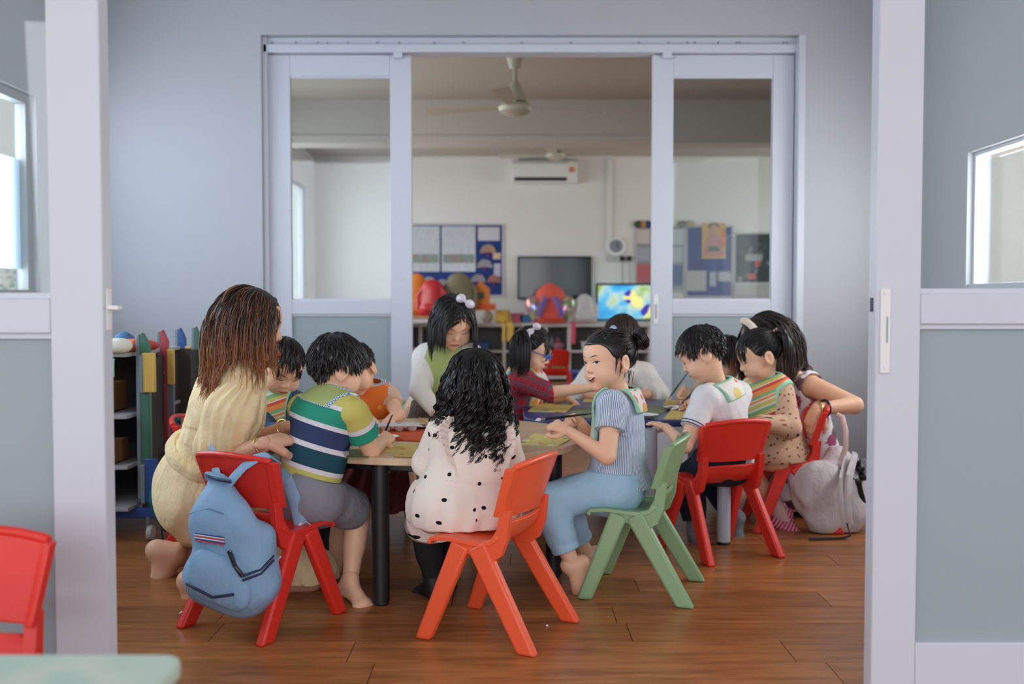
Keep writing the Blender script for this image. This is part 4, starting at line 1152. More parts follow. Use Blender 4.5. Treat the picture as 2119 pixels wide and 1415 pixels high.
def shirt(B, m, inf=.012, hem=.0, sleeve=.55, s_inf=.014, s_end=.018, neck=.012, name='shirt', fold=.0015, ff=70, arms='LR', flare=0.0, extra=(), seed=1, res=.004, belly=0.0, split=False):
    j = B.J; pr = B.torso(inf, belly=belly)
    pr_flare = Cone(j['pel'] + B.up * (hem - .0), j['pel'] + B.up * .10, .092 * B.S + inf + flare, .088 * B.S + inf, .03, (B.front, .86)); pr.append(pr_flare)
    if not split:
        for q in arms: pr += B.arm(q, s_inf, s_end, sleeve)
    pr += list(extra)
    cut1 = plane(j['pel'] + B.up * hem, -B.up); cut2 = plane(j['neck'] + B.up * neck, B.up)
    tp = B.torso(inf, belly=belly) + [pr_flare]; ap = [c for q in arms for c in B.arm(q, s_inf, s_end, sleeve)]; n0 = j['neck'].astype(np.float32)
    cuts = []
    for q in arms:
        a, b, c = j['sh' + q], j['el' + q], j['wr' + q]
        p = a + (b - a) * sleeve if sleeve <= 1 else b + (c - b) * (sleeve - 1); n = (b - a) if sleeve <= 1 else (c - b); cuts.append((plane(p, n), p.astype(np.float32)))
    def post(P, d):
        tor = np.min([p(P) for p in tp], axis=0); ad = np.min([p(P) for p in ap], axis=0) if ap else tor + 1
        d = np.where(np.linalg.norm(P - n0, axis=-1) < .075 * B.S, smax(d, cut2(P), .006), d)
        d = np.where(ad < tor - .004, d, np.maximum(d, cut1(P)))
        for c, p in cuts: d = np.where((np.linalg.norm(P - p, axis=-1) < .085 * B.S) & (tor > .002), np.maximum(d, c(P)), d)
        return d
    o = B.wear(name, pr, m, res, post, '' if split else arms, fold=fold, ff=ff, seed=seed)
    if split:
        for (c, p), q in zip(cuts, arms):
            a, b = j['sh' + q], j['el' + q]; ax = unit(b - a); e1 = unit(np.cross(ax, B.up)); e2 = np.cross(ax, e1)
            sp_ = B.arm(q, s_inf, s_end, sleeve); sp_[0] = Cone(a - ax * .004, a + (b - a) * sleeve, .036 * B.S + s_inf, (.036 - .007 * sleeve) * B.S + s_end + .004, .03)
            B.wear('sleeve', sp_, m, res, (lambda c: lambda P, d: np.maximum(d, c(P)))(c), fold=fold, ff=ff, seed=seed + 3, parent=None,
                   pat=lambda V: np.stack([np.arctan2((V - a) @ e1, (V - a) @ e2) * .045, (V - a) @ ax, 1 + 0 * V[:, 0]], -1))
    return o
def trousers(B, m, inf=.012, end=.014, frac=1.8, legs='LR', fold=.002, name='trousers', top=.06, seed=2, ff=60, res=.004):
    j = B.J; pr = B.hips(inf) + [Cone(j['pel'], j['pel'] + B.up * top, .088 * B.S + inf, .086 * B.S + inf, .03, (B.front, .8))]
    for q in legs: pr += B.leg(q, inf, end, frac)
    cut = plane(j['pel'] + B.up * top, B.up); cuts = []
    for q in legs:
        a, b, c = j['hip' + q], j['kn' + q], j['an' + q]
        p = a + (b - a) * frac if frac <= 1 else b + (c - b) * (frac - 1); n = (b - a) if frac <= 1 else (c - b); cuts.append((plane(p, n), p.astype(np.float32)))
    def post(P, d):
        d = np.where(np.linalg.norm(P - j['pel'].astype(np.float32), axis=-1) < .16 * B.S + top, np.maximum(d, cut(P)), d)
        for c, p in cuts: d = np.where(np.linalg.norm(P - p, axis=-1) < .085 * B.S, np.maximum(d, c(P)), d)
        return d
    return B.wear(name, pr, m, res, post, fold=fold, ff=ff, seed=seed)
def ring(B, name, c, ax, r, h, m, tube=None, n=28, ecc=1.0):
    """small band (bracelet, cuff) round an axis"""
    ax = unit(ax); e1 = unit(np.cross(ax, (.3, .2, 1.0))); e2 = np.cross(ax, e1); c = np.asarray(c, float) - B.base
    pts = [c + (e1 * math.cos(2 * PI * i / n) + e2 * math.sin(2 * PI * i / n) * ecc) * r for i in range(n + 1)]
    return MB().tube(pts, h, 8).build(name, m, B.root, smooth=True)
def rel(B, p): return np.asarray(p, float) - B.base

# ================================================================== smiling girl on the green chair
B = Body('person', 'smiling girl with hair buns and striped blouse holding a paintbrush', 1.0,
         pel=A(1278, 1000, 3.40), neck=A(1288, 818, 3.40), shL=A(1266, 842, 3.29), shR=A(1290, 838, 3.50), elL=A(1256, 944, 3.22), wrL=A(1176, 892, 3.25),
         elR=A(1236, 922, 3.52), wrR=A(1200, 872, 3.45), knL=A(1132, 1036, 3.32), anL=A(1186, 1172, 3.31), knR=A(1150, 1026, 3.50), anR=A(1216, 1150, 3.55))
H = B.set_head(A(1257, 747, 3.39), (-.84, -.54, -.04), (-.02, 0.08, 1), .96)
B.fine = [hand(B.J['wrL'], A(1136, 872, 3.25) - A(1176, 892, 3.25), (-.25, .75, -.6), 1, ((50, 62, 45), (58, 66, 45), (62, 66, 45), (64, 66, 45)), .95),
          hand(B.J['wrR'], A(1165, 858, 3.40) - A(1200, 872, 3.45), (-.1, -.75, -.5), -1, (45, 60, 40), .95),
          foot(B.J['anL'], (-.20, -.10, -1), .98, (-1, -.1, .15)), foot(B.J['anR'], (-.25, -.1, -1), .95, (-1, -.1, .15))]
B.build(); face(H, B.hp, B.root, 'open', 'smile', (-.002, 0))
style_tied(H, B.root, SOFT_HAIR, [(-.046, -.088, .060), (.046, -.088, .060)], 3, 1000, bun=True, lift=.017, cap=.011, bs=1.2, dirs=[(-.30, -.9, .25), (.30, -.9, .25)])
r_ = np.random.default_rng(4); ly_ = r_.uniform(-.085, .020, 40); pr_ = H.w(np.stack([np.where(ly_ > -.05, -.071, -.05), ly_, np.interp(ly_, (-.085, -.03, .02), (-.045, -.03, .02))], -1))
hair_object(B.root, SOFT_HAIR, [], [tubes(grow(pr_, lambda P, t: unit(DOWN + H.dirw((-.25, .25, 0)) * .35 + .25 * np.sin(P[:, :1] * 400 + t * 5)), 10, r_.uniform(.0025, .0058, 40), .003, collider(B.hp), .6), .0008, 5)], 'loose_hair')
tf_ = H.w((-.030, -.012, .112))
MB().ball(rel(B, tf_), (.014, .014, .009), 10, 7).ball(rel(B, H.w((-.010, -.03, .116))), (.012, .012, .009), 10, 7).build('scrunchie', mat('pale_blue_satin', srgb(160, 190, 222), .35), B.root, smooth=True)
cp = [rel(B, H.w((-.052 + .004 * (i % 2), .020 + .006 * i, .096 - .004 * i))) for i in range(5)]
MB().tube(cp, .0022, 6).build('hair_clip', mat('teal_clip', srgb(120, 200, 205), .4), B.root)
shirt(B, TICK, .010, -.004, .48, .020, .012, .0, 'blouse', .0020, 75, flare=.042, split=True)
trousers(B, cloth('sky_blue_cotton', srgb(170, 206, 232), .05), .014, .016, 1.72, fold=.0048, ff=42, top=.05)
for q in 'LR':
    kn, an = B.J['kn' + q], B.J['an' + q]; c = kn + (an - kn) * .66
    B.wear('trouser_cuff', [Cone(kn + (an - kn) * .55, kn + (an - kn) * .76, .049, .050, .01)], MATS['sky_blue_cotton'], .004, (lambda u, a_, b_: lambda P, d: np.maximum(d, np.maximum(plane(a_, -u)(P), plane(b_, u)(P))))(unit(an - kn), kn + (an - kn) * .56, kn + (an - kn) * .75))
bib(B, BIB_FRUIT, .205, .100, .030, .104, .050, yb=.006)
bl = B.J['pel']
B_SMI = B

# ================================================================== boy in the striped T-shirt
B = Body('person', 'boy in striped T-shirt and grey shorts painting at the round table', 1.0,
         pel=A(632, 1010, 3.16), neck=A(690, 815, 3.19), shL=A(626, 846, 3.27), shR=A(733, 856, 3.10), elR=A(768, 932, 3.17), wrR=A(792, 914, 3.30),
         elL=A(668, 925, 3.40), wrL=A(715, 905, 3.48), hipL=A(618, 1012, 3.24), hipR=A(648, 1030, 3.11), knR=A(742, 1058, 3.29), anR=A(724, 1206, 3.22), knL=A(716, 1050, 3.48), anL=A(690, 1180, 3.48))
H = B.set_head(A(700, 760, 3.21), (.80, .56, -.26), (.08, 0, 1), .96)
B.fine = [hand(B.J['wrR'], A(806, 898, 3.36) - A(790, 914, 3.30), (-.5, .35, -.6), -1, ((48, 60, 40), (55, 62, 40), (58, 62, 40), (60, 62, 40)), 1.0),
          hand(B.J['wrL'], (.8, .4, -.1), (0, 0, -1), 1, (15, 20, 15), .95), foot(B.J['anR'], (.62, -.62, -.22), 1.02, (0, 0, 1))]
B.build(); face(H, B.hp, B.root, 'down', 'shut', sides=(1,))
style_short(H, B.root, BLACK_HAIR, 11, 1500, L=.056, fringe=.040, lift=.009, nape=.62)
shirt(B, STRIPE, .013, -.034, .60, .012, .016, .0, 'shirt', .0016, 60, flare=.008, split=True)
trousers(B, cloth('grey_jersey', srgb(138, 138, 148), .06, weave=500), .014, .022, .90, fold=.003, ff=45, name='shorts', top=.05)
bib(B, BIB_GREEN, .16, .085, .020, .100, .044)
B_BOY = B

# ================================================================== curly haired girl in the dotted dress
B = Body('person', 'girl with long black curls in cream dotted dress, seen from behind', 1.0,
         pel=A(962, 1046, 3.02), neck=A(978, 868, 3.05), shL=A(915, 896, 3.02), shR=A(1040, 894, 3.08), elL=A(884, 958, 3.06), wrL=A(902, 925, 3.26),
         elR=A(1056, 955, 3.12), wrR=A(1030, 905, 3.30), knL=A(880, 1082, 3.26), anL=A(896, 1205, 3.26), knR=A(935, 1078, 3.36), anR=A(920, 1190, 3.36))
H = B.set_head(A(982, 794, 3.08), (-.22, .95, -.12), (0, 0, 1), .98)
B.fine = [hand(B.J['wrL'], (.3, .9, -.1), (0, 0, -1), 1, (20, 25, 20), .95), hand(B.J['wrR'], (-.3, .9, -.1), (0, 0, -1), -1, (20, 25, 20), .95)]
B.build()
style_hang(H, B.root, BLACK_HAIR, B.torso(.012), 21, 900, .262, part=(.0, -.03, .11), lift=.015, curl=(.0125, 4.6, 44), rad=.0019, grav=1.1, T=16, clump=6)
style_hang(H, B.root, BLACK_HAIR, B.torso(.010), 22, 330, .235, part=(.0, -.05, .30), lift=.010, curl=(.009, 4.2, 40), rad=.0019, grav=1.6, T=16, clump=5, cond=lambda p: (p[:, 1] < -.045) & (np.abs(p[:, 0]) < .05))
dress = B.torso(.017, belly=.01) + B.hips(.03) + B.leg('L', .030, .028, .98) + B.leg('R', .03, .026, .9) 
for q in 'LR':
    B.wear('sleeve', B.arm(q, .016, .018, 1.86), DOTS, .004, None, fold=.0035, ff=55, seed=7, pat=(lambda a, b: lambda V: np.stack([np.arctan2((V - a)[:, 0], (V - a)[:, 1]) * .05, (V - a) @ unit(b - a), 0 * V[:, 0]], -1))(B.J['sh' + q], B.J['el' + q]))
wst = B.J['pel'] + B.up * .07
dress += [Cone(wst, B.J['pel'] - B.up * .02, .098, .128, .04, (B.front, .9)), Cone(B.J['pel'] - B.side * .06 + B.front * .08, B.J['pel'] + B.side * .07, .10, .10, .05)]
seat_cut = plane((0, 0, .298), (0, 0, -1)); ncut = neck_cut(B, .004); kcut = plane(B.J['hipL'] + (B.J['knL'] - B.J['hipL']) * .95, B.J['knL'] - B.J['hipL'])
def dpost(P, d):
    D = P - wst.astype(np.float32); an = np.arctan2(D @ B.side.astype(np.float32), D @ B.front.astype(np.float32)); h = -(D @ B.up.astype(np.float32))
    d = d + np.clip(h * 8, 0, 1) * np.clip(1 - (P[..., 2] - .9), 0, 1) * .0032 * np.sin(an * 13 + 1.5 * np.sin(h * 20)) - .004 * np.exp(-(h / .006) ** 2) * -1
    lowz = np.where(P[..., 1] > 3.16, P[..., 2] * 0 - 1, .298 - P[..., 2])
    return ncut(P, np.maximum(d, lowz))
B.wear('dress', dress, DOTS, .004, dpost, fold=.0028, ff=55, seed=5)
def ray_snap(prims, px, py, y0, lift=.002):
    p = at(px, py, y0).astype(np.float32); d = unit(at(px, py, y0) - np.array((0, 0, CAM_H))).astype(np.float32)
    for i in range(60):
        f = float(field(prims, p[None])[0]); p = p + d * max(min(f, .03), -.02) * .8
    return p - d * lift
for sx_, ln_ in ((-1, ((938, 868), (926, 892), (930, 930), (948, 985))), (1, ((1022, 868), (1040, 892), (1046, 930), (1040, 985)))):     # shoulder frill
    ks = [ray_snap(dress, x, y, 2.6) for x, y in ln_]
    def frill(u, v, ks=ks, sx_=sx_):
        k = u * 3; i = min(int(k), 2); t = k - i; p = ks[i] * (1 - t) + ks[i + 1] * t
        out = unit(B.side * sx_ * .85 - B.front * .55 + B.up * .25)
        return p - B.base + out * (.040 * v * math.sin(PI * min(1, .16 + u * .82))) + B.up * .006 * math.sin(u * 50) * v - B.front * .005 * math.cos(u * 50) * v
    MB().sheet(frill, 60, 4, .003).build('frill', cloth('cream_cotton', srgb(236, 222, 210), .03), B.root, smooth=True)
dark_tights = cloth('charcoal_ribbed_tights', srgb(40, 40, 42), .05)
for q in 'LR': B.wear('stocking', B.leg(q, .004)[1:], dark_tights, .005)
for q in 'LR': B.wear('sock_shoe', foot(B.J['an' + q], (-.35, .6, -.1), 1.12, toes=False), mat('dark_shoe', srgb(34, 32, 34), .6), .004)
B_CUR = B

# ================================================================== woman kneeling in the yellow dress
B = Body('person', 'woman with copper-brown hair kneeling in a pale yellow dress', 1.38, SKIN2,
         pel=A(412, 1010, 3.44), neck=A(486, 762, 3.31), shL=A(462, 792, 3.45), shR=A(508, 798, 3.20), elR=A(446, 962, 3.17), wrR=A(548, 918, 3.08),
         elL=A(505, 925, 3.50), wrL=A(592, 884, 3.42), hipL=A(424, 1030, 3.53), hipR=A(412, 1040, 3.36), knR=A(636, 1190, 3.36), anR=A(404, 1212, 3.27), knL=A(600, 1110, 3.78), anL=A(338, 1158, 3.52))
H = B.set_head(A(520, 672, 3.28), (.95, .26, -.16), (0, 0, 1), 1.10, .034)
B.fine = [hand(B.J['wrR'], (.6, .65, .1), (-.2, .2, -1), -1, (15, 20, 15), 1.45), hand(B.J['wrL'], (.9, -.2, .05), (0, 0, -1), 1, (15, 20, 15), 1.45),
          foot(B.J['anR'], (-.55, -.15, -.75), 1.45, (-.7, 0, .6)), foot(B.J['anL'] + (0, 0, .02), (-.45, -.1, -.75), 1.45, (-.8, 0, .5))]
B.build(); face(H, B.hp, B.root, 'down', 'shut', lip=LIPR)
style_hang(H, B.root, BROWN_HAIR, B.torso(.03), 31, 1100, .215, part=(.012, .03, .11), lift=.015, wave=.0065, flip=.30, clump=2, var=(.78, 1.10), rad=.0021, grav=.9, T=18, wf=30)
yel = cloth('pale_yellow_linen', srgb(255, 226, 178), .06, weave=700, bump=.25)
pr = B.torso(.018) + B.hips(.022) + B.leg('R', .03, .045, 1.0) + B.leg('L', .03, .04, .95)
for q in 'LR':
    a, b = B.J['sh' + q], B.J['el' + q]; ax = unit(b - a); e1 = unit(np.cross(ax, B.up)); e2 = np.cross(ax, e1)
    sl = [Cone(a - ax * .01, a + (b - a) * .35, .058, .092, .02), Cone(a + (b - a) * .35, a + (b - a) * .78, .096, .086, .02), Cone(a + (b - a) * .78, a + (b - a) * .94, .080, .042, .012)]
    def spost(P, d, a=a, ax=ax, e1=e1, e2=e2):
        D = P - a.astype(np.float32); t = D @ ax.astype(np.float32); an = np.arctan2(D @ e1.astype(np.float32), D @ e2.astype(np.float32))
        return d + (.0022 + .0035 * np.clip((np.abs(t - .13) - .06) / .06, 0, 1)) * np.sin(an * 15 + 3 * np.sin(t * 16) + 1.4 * np.sin(an * 4))
    B.wear('sleeve', sl, yel, .0045, spost, fold=.004, ff=40, seed=12)
pr += [Cone(B.J['pel'] + B.up * .02, (B.J['knR'] + B.J['anR']) / 2 + (.02, .06, .10), .13, .10, .08), Cone(B.J['pel'], B.J['anL'] + (.10, .02, .12), .12, .07, .08)]
ncut = neck_cut(B, .012)
def ypost(P, d):
    d = d + .0036 * np.sin(P[..., 0] * 70 + P[..., 1] * 60 + 2 * np.sin(P[..., 2] * 9)) * (P[..., 2] < .56) + .0026 * np.sin(P[..., 0] * 120 + P[..., 1] * 90 + 2.5 * np.sin(P[..., 2] * 14)) * (P[..., 2] > .50)
    return ncut(P, np.maximum(d, .035 - P[..., 2]))
B.wear('dress', pr, yel, .005, ypost, fold=.004, ff=36, seed=8)
col_pts = [rel(B, B.J['neck'] + B.up * (.018 - .01 * math.cos(t)) + B.side * .066 * math.sin(t) + B.front * .060 * math.cos(t)) for t in np.linspace(.4, 2 * PI - .4, 24)]
MB().tube(col_pts, .020, 8, flat=((0, 0, 1), 1.5)).build('collar', yel, B.root, smooth=True)
wc = B.J['pel'] + B.up * .13
MB().tube([rel(B, wc + (B.side * math.sin(t) * .150 + B.front * math.cos(t) * .122)) for t in np.linspace(0, 2 * PI, 40)], .024, 8, flat=(B.up, 1.2)).build('waist_sash', yel, B.root, smooth=True)
gold = mat('gold', (.75, .50, .16), .28, .5, 1.0)
ring(B, 'bracelet', B.J['wrR'] - unit(B.J['wrR'] - B.J['elR']) * .012, B.J['wrR'] - B.J['elR'], .033, .0028, gold)
ring(B, 'bracelet', B.J['wrL'] - unit(B.J['wrL'] - B.J['elL']) * .012, B.J['wrL'] - B.J['elL'], .033, .0028, gold)
B_WOM = B
# ================================================================== boy in the white T-shirt
B = Body('person', 'boy in white T-shirt with fruit bib painting at the blue table', 1.0,
         pel=A(1508, 948, 3.93), neck=A(1487, 800, 3.90), shL=A(1458, 828, 3.80), shR=A(1528, 815, 3.99), elL=A(1418, 922, 3.74), wrL=A(1378, 884, 3.92),
         elR=A(1470, 868, 4.06), wrR=A(1440, 842, 4.08), hipL=A(1482, 955, 3.88), hipR=A(1525, 952, 3.98), knL=A(1425, 985, 4.08), anL=A(1442, 1108, 4.02), knR=A(1470, 985, 4.22), anR=A(1522, 1075, 4.14))
H = B.set_head(A(1452, 733, 3.88), (-.82, .22, -.45), (-.12, .06, 1), .98)
B.fine = [hand(B.J['wrL'], A(1345, 868, 3.96) - A(1378, 880, 3.90), (0, 0, -1), -1, (8, 14, 12), .95), hand(B.J['wrR'], A(1415, 826, 4.06) - A(1440, 842, 4.08), (-.2, -.5, -.7), -1, (45, 60, 40), .95)]
B.build(); face(H, B.hp, B.root, 'down', 'shut', sides=(-1,))
style_short(H, B.root, BLACK_HAIR, 12, 1400, L=.046, fringe=.036, lift=.009, nape=.4)
shirt(B, cloth('white_cotton', srgb(228, 224, 226), .04), .014, -.03, .62, .013, .018, .004, 'shirt', .0022, 55, flare=.006)
for q in 'L':
    a, b = B.J['sh' + q], B.J['el' + q]
    for f, m_ in ((.60, 'navy'), (.54, 'navy')): ring(B, 'sleeve_trim', a + (b - a) * f, b - a, .0505, .0022, mat('navy_trim', srgb(44, 52, 78), .8))
for dz_, rr in ((.012, .058), (.0, .066)):
    ring(B, 'neck_trim', B.J['neck'] + B.up * dz_, B.up, rr - .010, .0032, mat('navy_trim', srgb(44, 52, 78), .8))
trousers(B, cloth('dark_denim', srgb(36, 44, 62), .1, weave=500), .012, .018, 1.74, fold=.0025, ff=50, name='jeans')
sock_g = cloth('grey_sock', srgb(120, 124, 132), .08)
for q, d_ in (('L', (-.3, -.3, -.8)), ('R', (.35, -.45, -.75))): B.wear('sock', [Cone(B.J['kn' + q] * .2 + B.J['an' + q] * .8, B.J['an' + q], .036, .032, .01)] + foot(B.J['an' + q], d_, 1.08, toes=False), sock_g, .004)
bib(B, BIB_FRUIT, .20, .085, .022, .102, .046, yb=.0)
B_WHT = B

# ================================================================== girl with a ponytail and striped bib
B = Body('person', 'girl with ponytail, striped bib and beige floral dress on red chair', 1.0,
         pel=A(1612, 930, 4.30), neck=A(1585, 788, 4.27), shL=A(1618, 812, 4.22), shR=A(1556, 808, 4.36), elL=A(1634, 884, 4.14), wrL=A(1568, 872, 4.06),
         elR=A(1540, 870, 4.38), wrR=A(1520, 862, 4.30), hipL=A(1606, 940, 4.24), hipR=A(1618, 935, 4.36), knL=A(1535, 955, 4.26), anL=A(1622, 1072, 4.26), knR=A(1540, 950, 4.38), anR=A(1610, 1060, 4.40))
H = B.set_head(A(1570, 737, 4.24), (-.90, -.05, -.34), (-.06, 0, 1), 1.0)
B.fine = [hand(B.J['wrL'], (-.9, 0, -.1), (0, 0, -1), -1, (25, 30, 20), .95)]
B.build(); face(H, B.hp, B.root, 'down', 'shut', sides=(-1,))
style_tied(H, B.root, BLACK_HAIR, [(-.022, -.088, .070)], 14, 1000, tail=.19, tail_n=260, body_prims=B.torso(.02), fringe=(.060, 190), dirs=[(-.2, -.9, .4)])
tie = H.w((-.024, -.094, .078)); pk = mat('pink_hair_tie', srgb(226, 160, 166), .4)
MB().ball(rel(B, tie), .009, 10, 7).ball(rel(B, tie + (.012, 0, -.012)), .008, 10, 7).ball(rel(B, tie + (.006, -.01, .010)), .006, 8, 6).build('hair_tie', pk, B.root, smooth=True)
pr = B.torso(.014) + B.hips(.02) + B.leg('L', .022, .024, .85) + B.leg('R', .022, .024, .85) + [Cone(B.J['pel'] + B.up * .08, B.J['pel'] - B.up * .03, .10, .125, .03)]
nc_ = neck_cut(B, .006)
B.wear('dress', pr, DITSY, .0045, lambda P, d: nc_(P, np.maximum(d, .296 - P[..., 2])), fold=.003, ff=60, seed=3)
for q in 'LR': B.wear('sleeve', B.arm(q, .018, .014, 1.85), DITSY, .0045, None, fold=.004, ff=60, seed=5, pat=(lambda a, b: lambda V: np.stack([np.arctan2((V - a)[:, 0], (V - a)[:, 1]) * .05, (V - a) @ unit(b - a), 0 * V[:, 0]], -1))(B.J['sh' + q], B.J['el' + q]))
bib(B, BIB_STRIPE, .20, .098, .028, .110, .06, yb=-.03)
g = NG('pink_striped_sock', .85, .2); sp_ = g.sep(g.obj()); t_ = g.math('FRACT', g.math('MULTIPLY', g.math('ADD', sp_[0], g.math('MULTIPLY', sp_[2], -.6)), 62.0))
PSOCK = g.out(g.ramp(t_, [(0, srgb(226, 170, 178)), (.5, srgb(190, 52, 104))]))
for q, d_ in (('L', (.80, -.35, -.48)), ('R', (.75, -.1, -.5))):
    B.wear('sock', foot(B.J['an' + q], d_, 1.12, up=(.5, .1, .9), toes=False), PSOCK, .004)
    B.wear('sock_top', [Cone(B.J['kn' + q] * .28 + B.J['an' + q] * .72, B.J['an' + q] + unit(B.J['an' + q] - B.J['kn' + q]) * .012, .036, .034, .01)], cloth('pale_pink_sock', srgb(224, 186, 186), .04), .004)
B_PON = B

# ================================================================== woman in the floral dress
B = Body('person', 'woman in white floral dress with cream headband leaning on red chair', 1.34, SKIN2,
         pel=A(1700, 985, 4.68), neck=A(1640, 778, 4.56), shL=A(1682, 800, 4.48), shR=A(1622, 800, 4.72), elL=A(1768, 838, 4.36), wrL=A(1688, 846, 4.28),
         elR=A(1590, 880, 4.70), wrR=A(1560, 870, 4.62), knL=A(1640, 1010, 4.52), anL=A(1770, 1010, 4.60), knR=A(1600, 1010, 4.78), anR=A(1740, 1015, 4.95))
H = B.set_head(A(1582, 706, 4.60), (-.86, .0, -.50), (-.35, 0, .9), 1.10, .036)
B.fine = [hand(B.J['wrL'], (-.42, -.35, -.85), (.65, .45, -.30), 1, ((28, 30, 20), (20, 25, 20), (22, 28, 20), (30, 30, 20)), 1.42), hand(B.J['wrR'], (-1, -.3, 0), (0, 0, -1), -1, (20, 25, 20), 1.4)]
B.build(); face(H, B.hp, B.root, 'down', 'shut', sides=(-1,))
style_hang(H, B.root, DARK_BROWN, B.torso(.03), 33, 800, .30, part=(.0, .02, .11), lift=.018, wave=.006, rad=.0022, grav=.55, T=16)
hb = [rel(B, H.w((.079 * math.sin(t), .034 - .012 * abs(math.sin(t)), .030 + .088 * math.cos(t)))) for t in np.linspace(-1.75, 1.75, 26)]
MB().tube(hb, .017, 8, flat=((H.dirw((0, 1, 0))), 1.0)).build('headband', mat('cream_satin', srgb(232, 216, 196), .35), B.root, smooth=True)
pr = B.torso(.014) + B.hips(.02) + B.leg('L', .03, .05, 1.0) + B.leg('R', .03, .05, 1.0) + [Cone(B.J['pel'], (B.J['knL'] + B.J['anL']) / 2, .13, .10, .06), Cone(B.J['pel'], (B.J['knR'] + B.J['anR']) / 2, .13, .1, .06)]
nc2 = neck_cut(B, -.008); shp = [B.J['shL'].astype(np.float32), B.J['shR'].astype(np.float32)]
def fpost(P, d):
    for q in shp: d = smax(d, -(np.linalg.norm(P - q, axis=-1) - .060), .01)
    return nc2(P, np.maximum(d, .012 - P[..., 2]))
B.wear('dress', pr, FLORAL, .005, fpost, fold=.004, ff=36, seed=6)
ax_ = B.J['wrL'] - B.J['elL']
ring(B, 'bracelet', B.J['wrL'] - unit(ax_) * .012, ax_, .032, .0045, gold); ring(B, 'bracelet', B.J['wrL'] - unit(ax_) * .050, ax_, .034, .0055, black_m)
B_FLO = B

# ================================================================== girl with purple hair tie, mostly behind the boy
B = Body('person', 'girl with purple hair tie half hidden behind the white-shirted boy', 1.0,
         pel=A(1515, 905, 4.86), neck=A(1492, 790, 4.80), shL=A(1458, 806, 4.74), shR=A(1528, 806, 4.84), elR=A(1520, 850, 4.68), wrR=A(1480, 838, 4.62), elL=A(1425, 826, 4.70), wrL=A(1412, 806, 4.64),
         knL=A(1480, 935, 4.68), anL=A(1480, 1030, 4.68), knR=A(1520, 930, 4.7), anR=A(1520, 1030, 4.7))
H = B.set_head(A(1500, 742, 4.76), (-.75, -.15, -.5), (0, 0, 1), .98)
B.fine = [hand(B.J['wrL'], (-.35, -.3, -.6), (.4, -.5, -.4), -1, (40, 50, 40), .95)]
B.build(hres=.0035); face(H, B.hp, B.root, 'down', 'shut', sides=(-1,))
style_tied(H, B.root, SOFT_HAIR, [(-.055, -.040, .078), (.055, -.040, .078)], 15, 500, tail=.17, tail_n=120, body_prims=B.torso(.02), fringe=(.055, 120))
MB().ball(rel(B, H.w((-.060, -.044, .086))), .012, 8, 6).ball(rel(B, H.w((.060, -.044, .086))), .012, 8, 6).build('hair_tie', mat('purple_hair_tie', srgb(196, 60, 190), .4), B.root, smooth=True)
shirt(B, cloth('beige_knit', srgb(206, 186, 160), .06), .012, -.03, 1.8, .010, .012, .006, 'shirt', .002, 55, res=.005)
bib(B, BIB_STRIPE, .17, .09, .022, .085, .06)
trousers(B, cloth('navy_cotton', srgb(50, 58, 82), .06), .010, .012, 1.8, res=.006, fold=0)

# ================================================================== person in the white shirt at the far side
B = Body('person', 'person in white shirt bending over the far side of blue table', 1.16, SKIN2,
         pel=A(1285, 880, 5.36), neck=A(1283, 755, 5.24), shL=A(1335, 775, 5.24), shR=A(1228, 775, 5.22), elL=A(1362, 815, 5.10), wrL=A(1305, 818, 4.95), elR=A(1196, 812, 5.08), wrR=A(1250, 822, 4.92),
         knL=A(1310, 905, 5.15), anL=A(1310, 985, 5.2), knR=A(1260, 905, 5.15), anR=A(1260, 985, 5.2))
H = B.set_head(A(1287, 702, 5.12), (-.05, -.62, -.78), (0, -.5, .8), 1.08)
B.fine = [hand(B.J['wrL'], (-.8, -.3, -.1), (0, 0, -1), -1, (20, 25, 20), 1.15), hand(B.J['wrR'], (.8, -.3, -.1), (0, 0, -1), 1, (20, 25, 20), 1.15)]
B.build(hres=.0035)
style_tied(H, B.root, DARK_BROWN, [(0.01, -.098, .030)], 16, 900, tail=.24, tail_n=160, body_prims=B.torso(.02), fringe=(.05, 100), dirs=[(.5, -.6, -.6)])
shirt(B, cloth('white_linen', srgb(226, 222, 216), .05), .018, -.02, 1.35, .022, .024, .006, 'shirt', .004, 42, res=.005)
trousers(B, MATS['navy_cotton'], .010, .012, 1.8, res=.006, fold=0)

# ================================================================== girl with blue glasses in the plaid shirt
B = Body('person', 'girl in red plaid shirt and blue glasses reaching over blue table', 1.06,
         pel=A(1075, 885, 4.76), neck=A(1078, 766, 4.72), shL=A(1112, 790, 4.82), shR=A(1082, 790, 4.60), elR=A(1138, 812, 4.46), wrR=A(1236, 800, 4.48), elL=A(1135, 828, 4.80), wrL=A(1172, 822, 4.72),
         knL=A(1125, 905, 4.8), anL=A(1120, 1010, 4.8), knR=A(1120, 908, 4.68), anR=A(1115, 1015, 4.68))
H = B.set_head(A(1102, 724, 4.68), (.90, -.22, -.38), (.05, 0, 1), 1.0)
B.fine = [hand(B.J['wrR'], (.9, 0, -.1), (0, 0, -1), -1, (15, 22, 15), 1.0), hand(B.J['wrL'], (.8, -.3, -.45), (-.3, 0, -.8), 1, ((15, 20, 15), (50, 50, 40), (55, 55, 40), (55, 55, 40)), 1.0)]
B.build(hres=.003); face(H, B.hp, B.root, 'down', 'shut')
style_tied(H, B.root, BLACK_HAIR, [(.060, -.042, .060), (-.060, -.042, .060)], 17, 900, tail=.22, tail_n=240, body_prims=B.torso(.015), fringe=(.058, 220), dirs=[(.8, -.3, .3), (-.8, -.3, .3)])
irid = mat('iridescent_bow', (.78, .74, .82), .18, .8, .25)
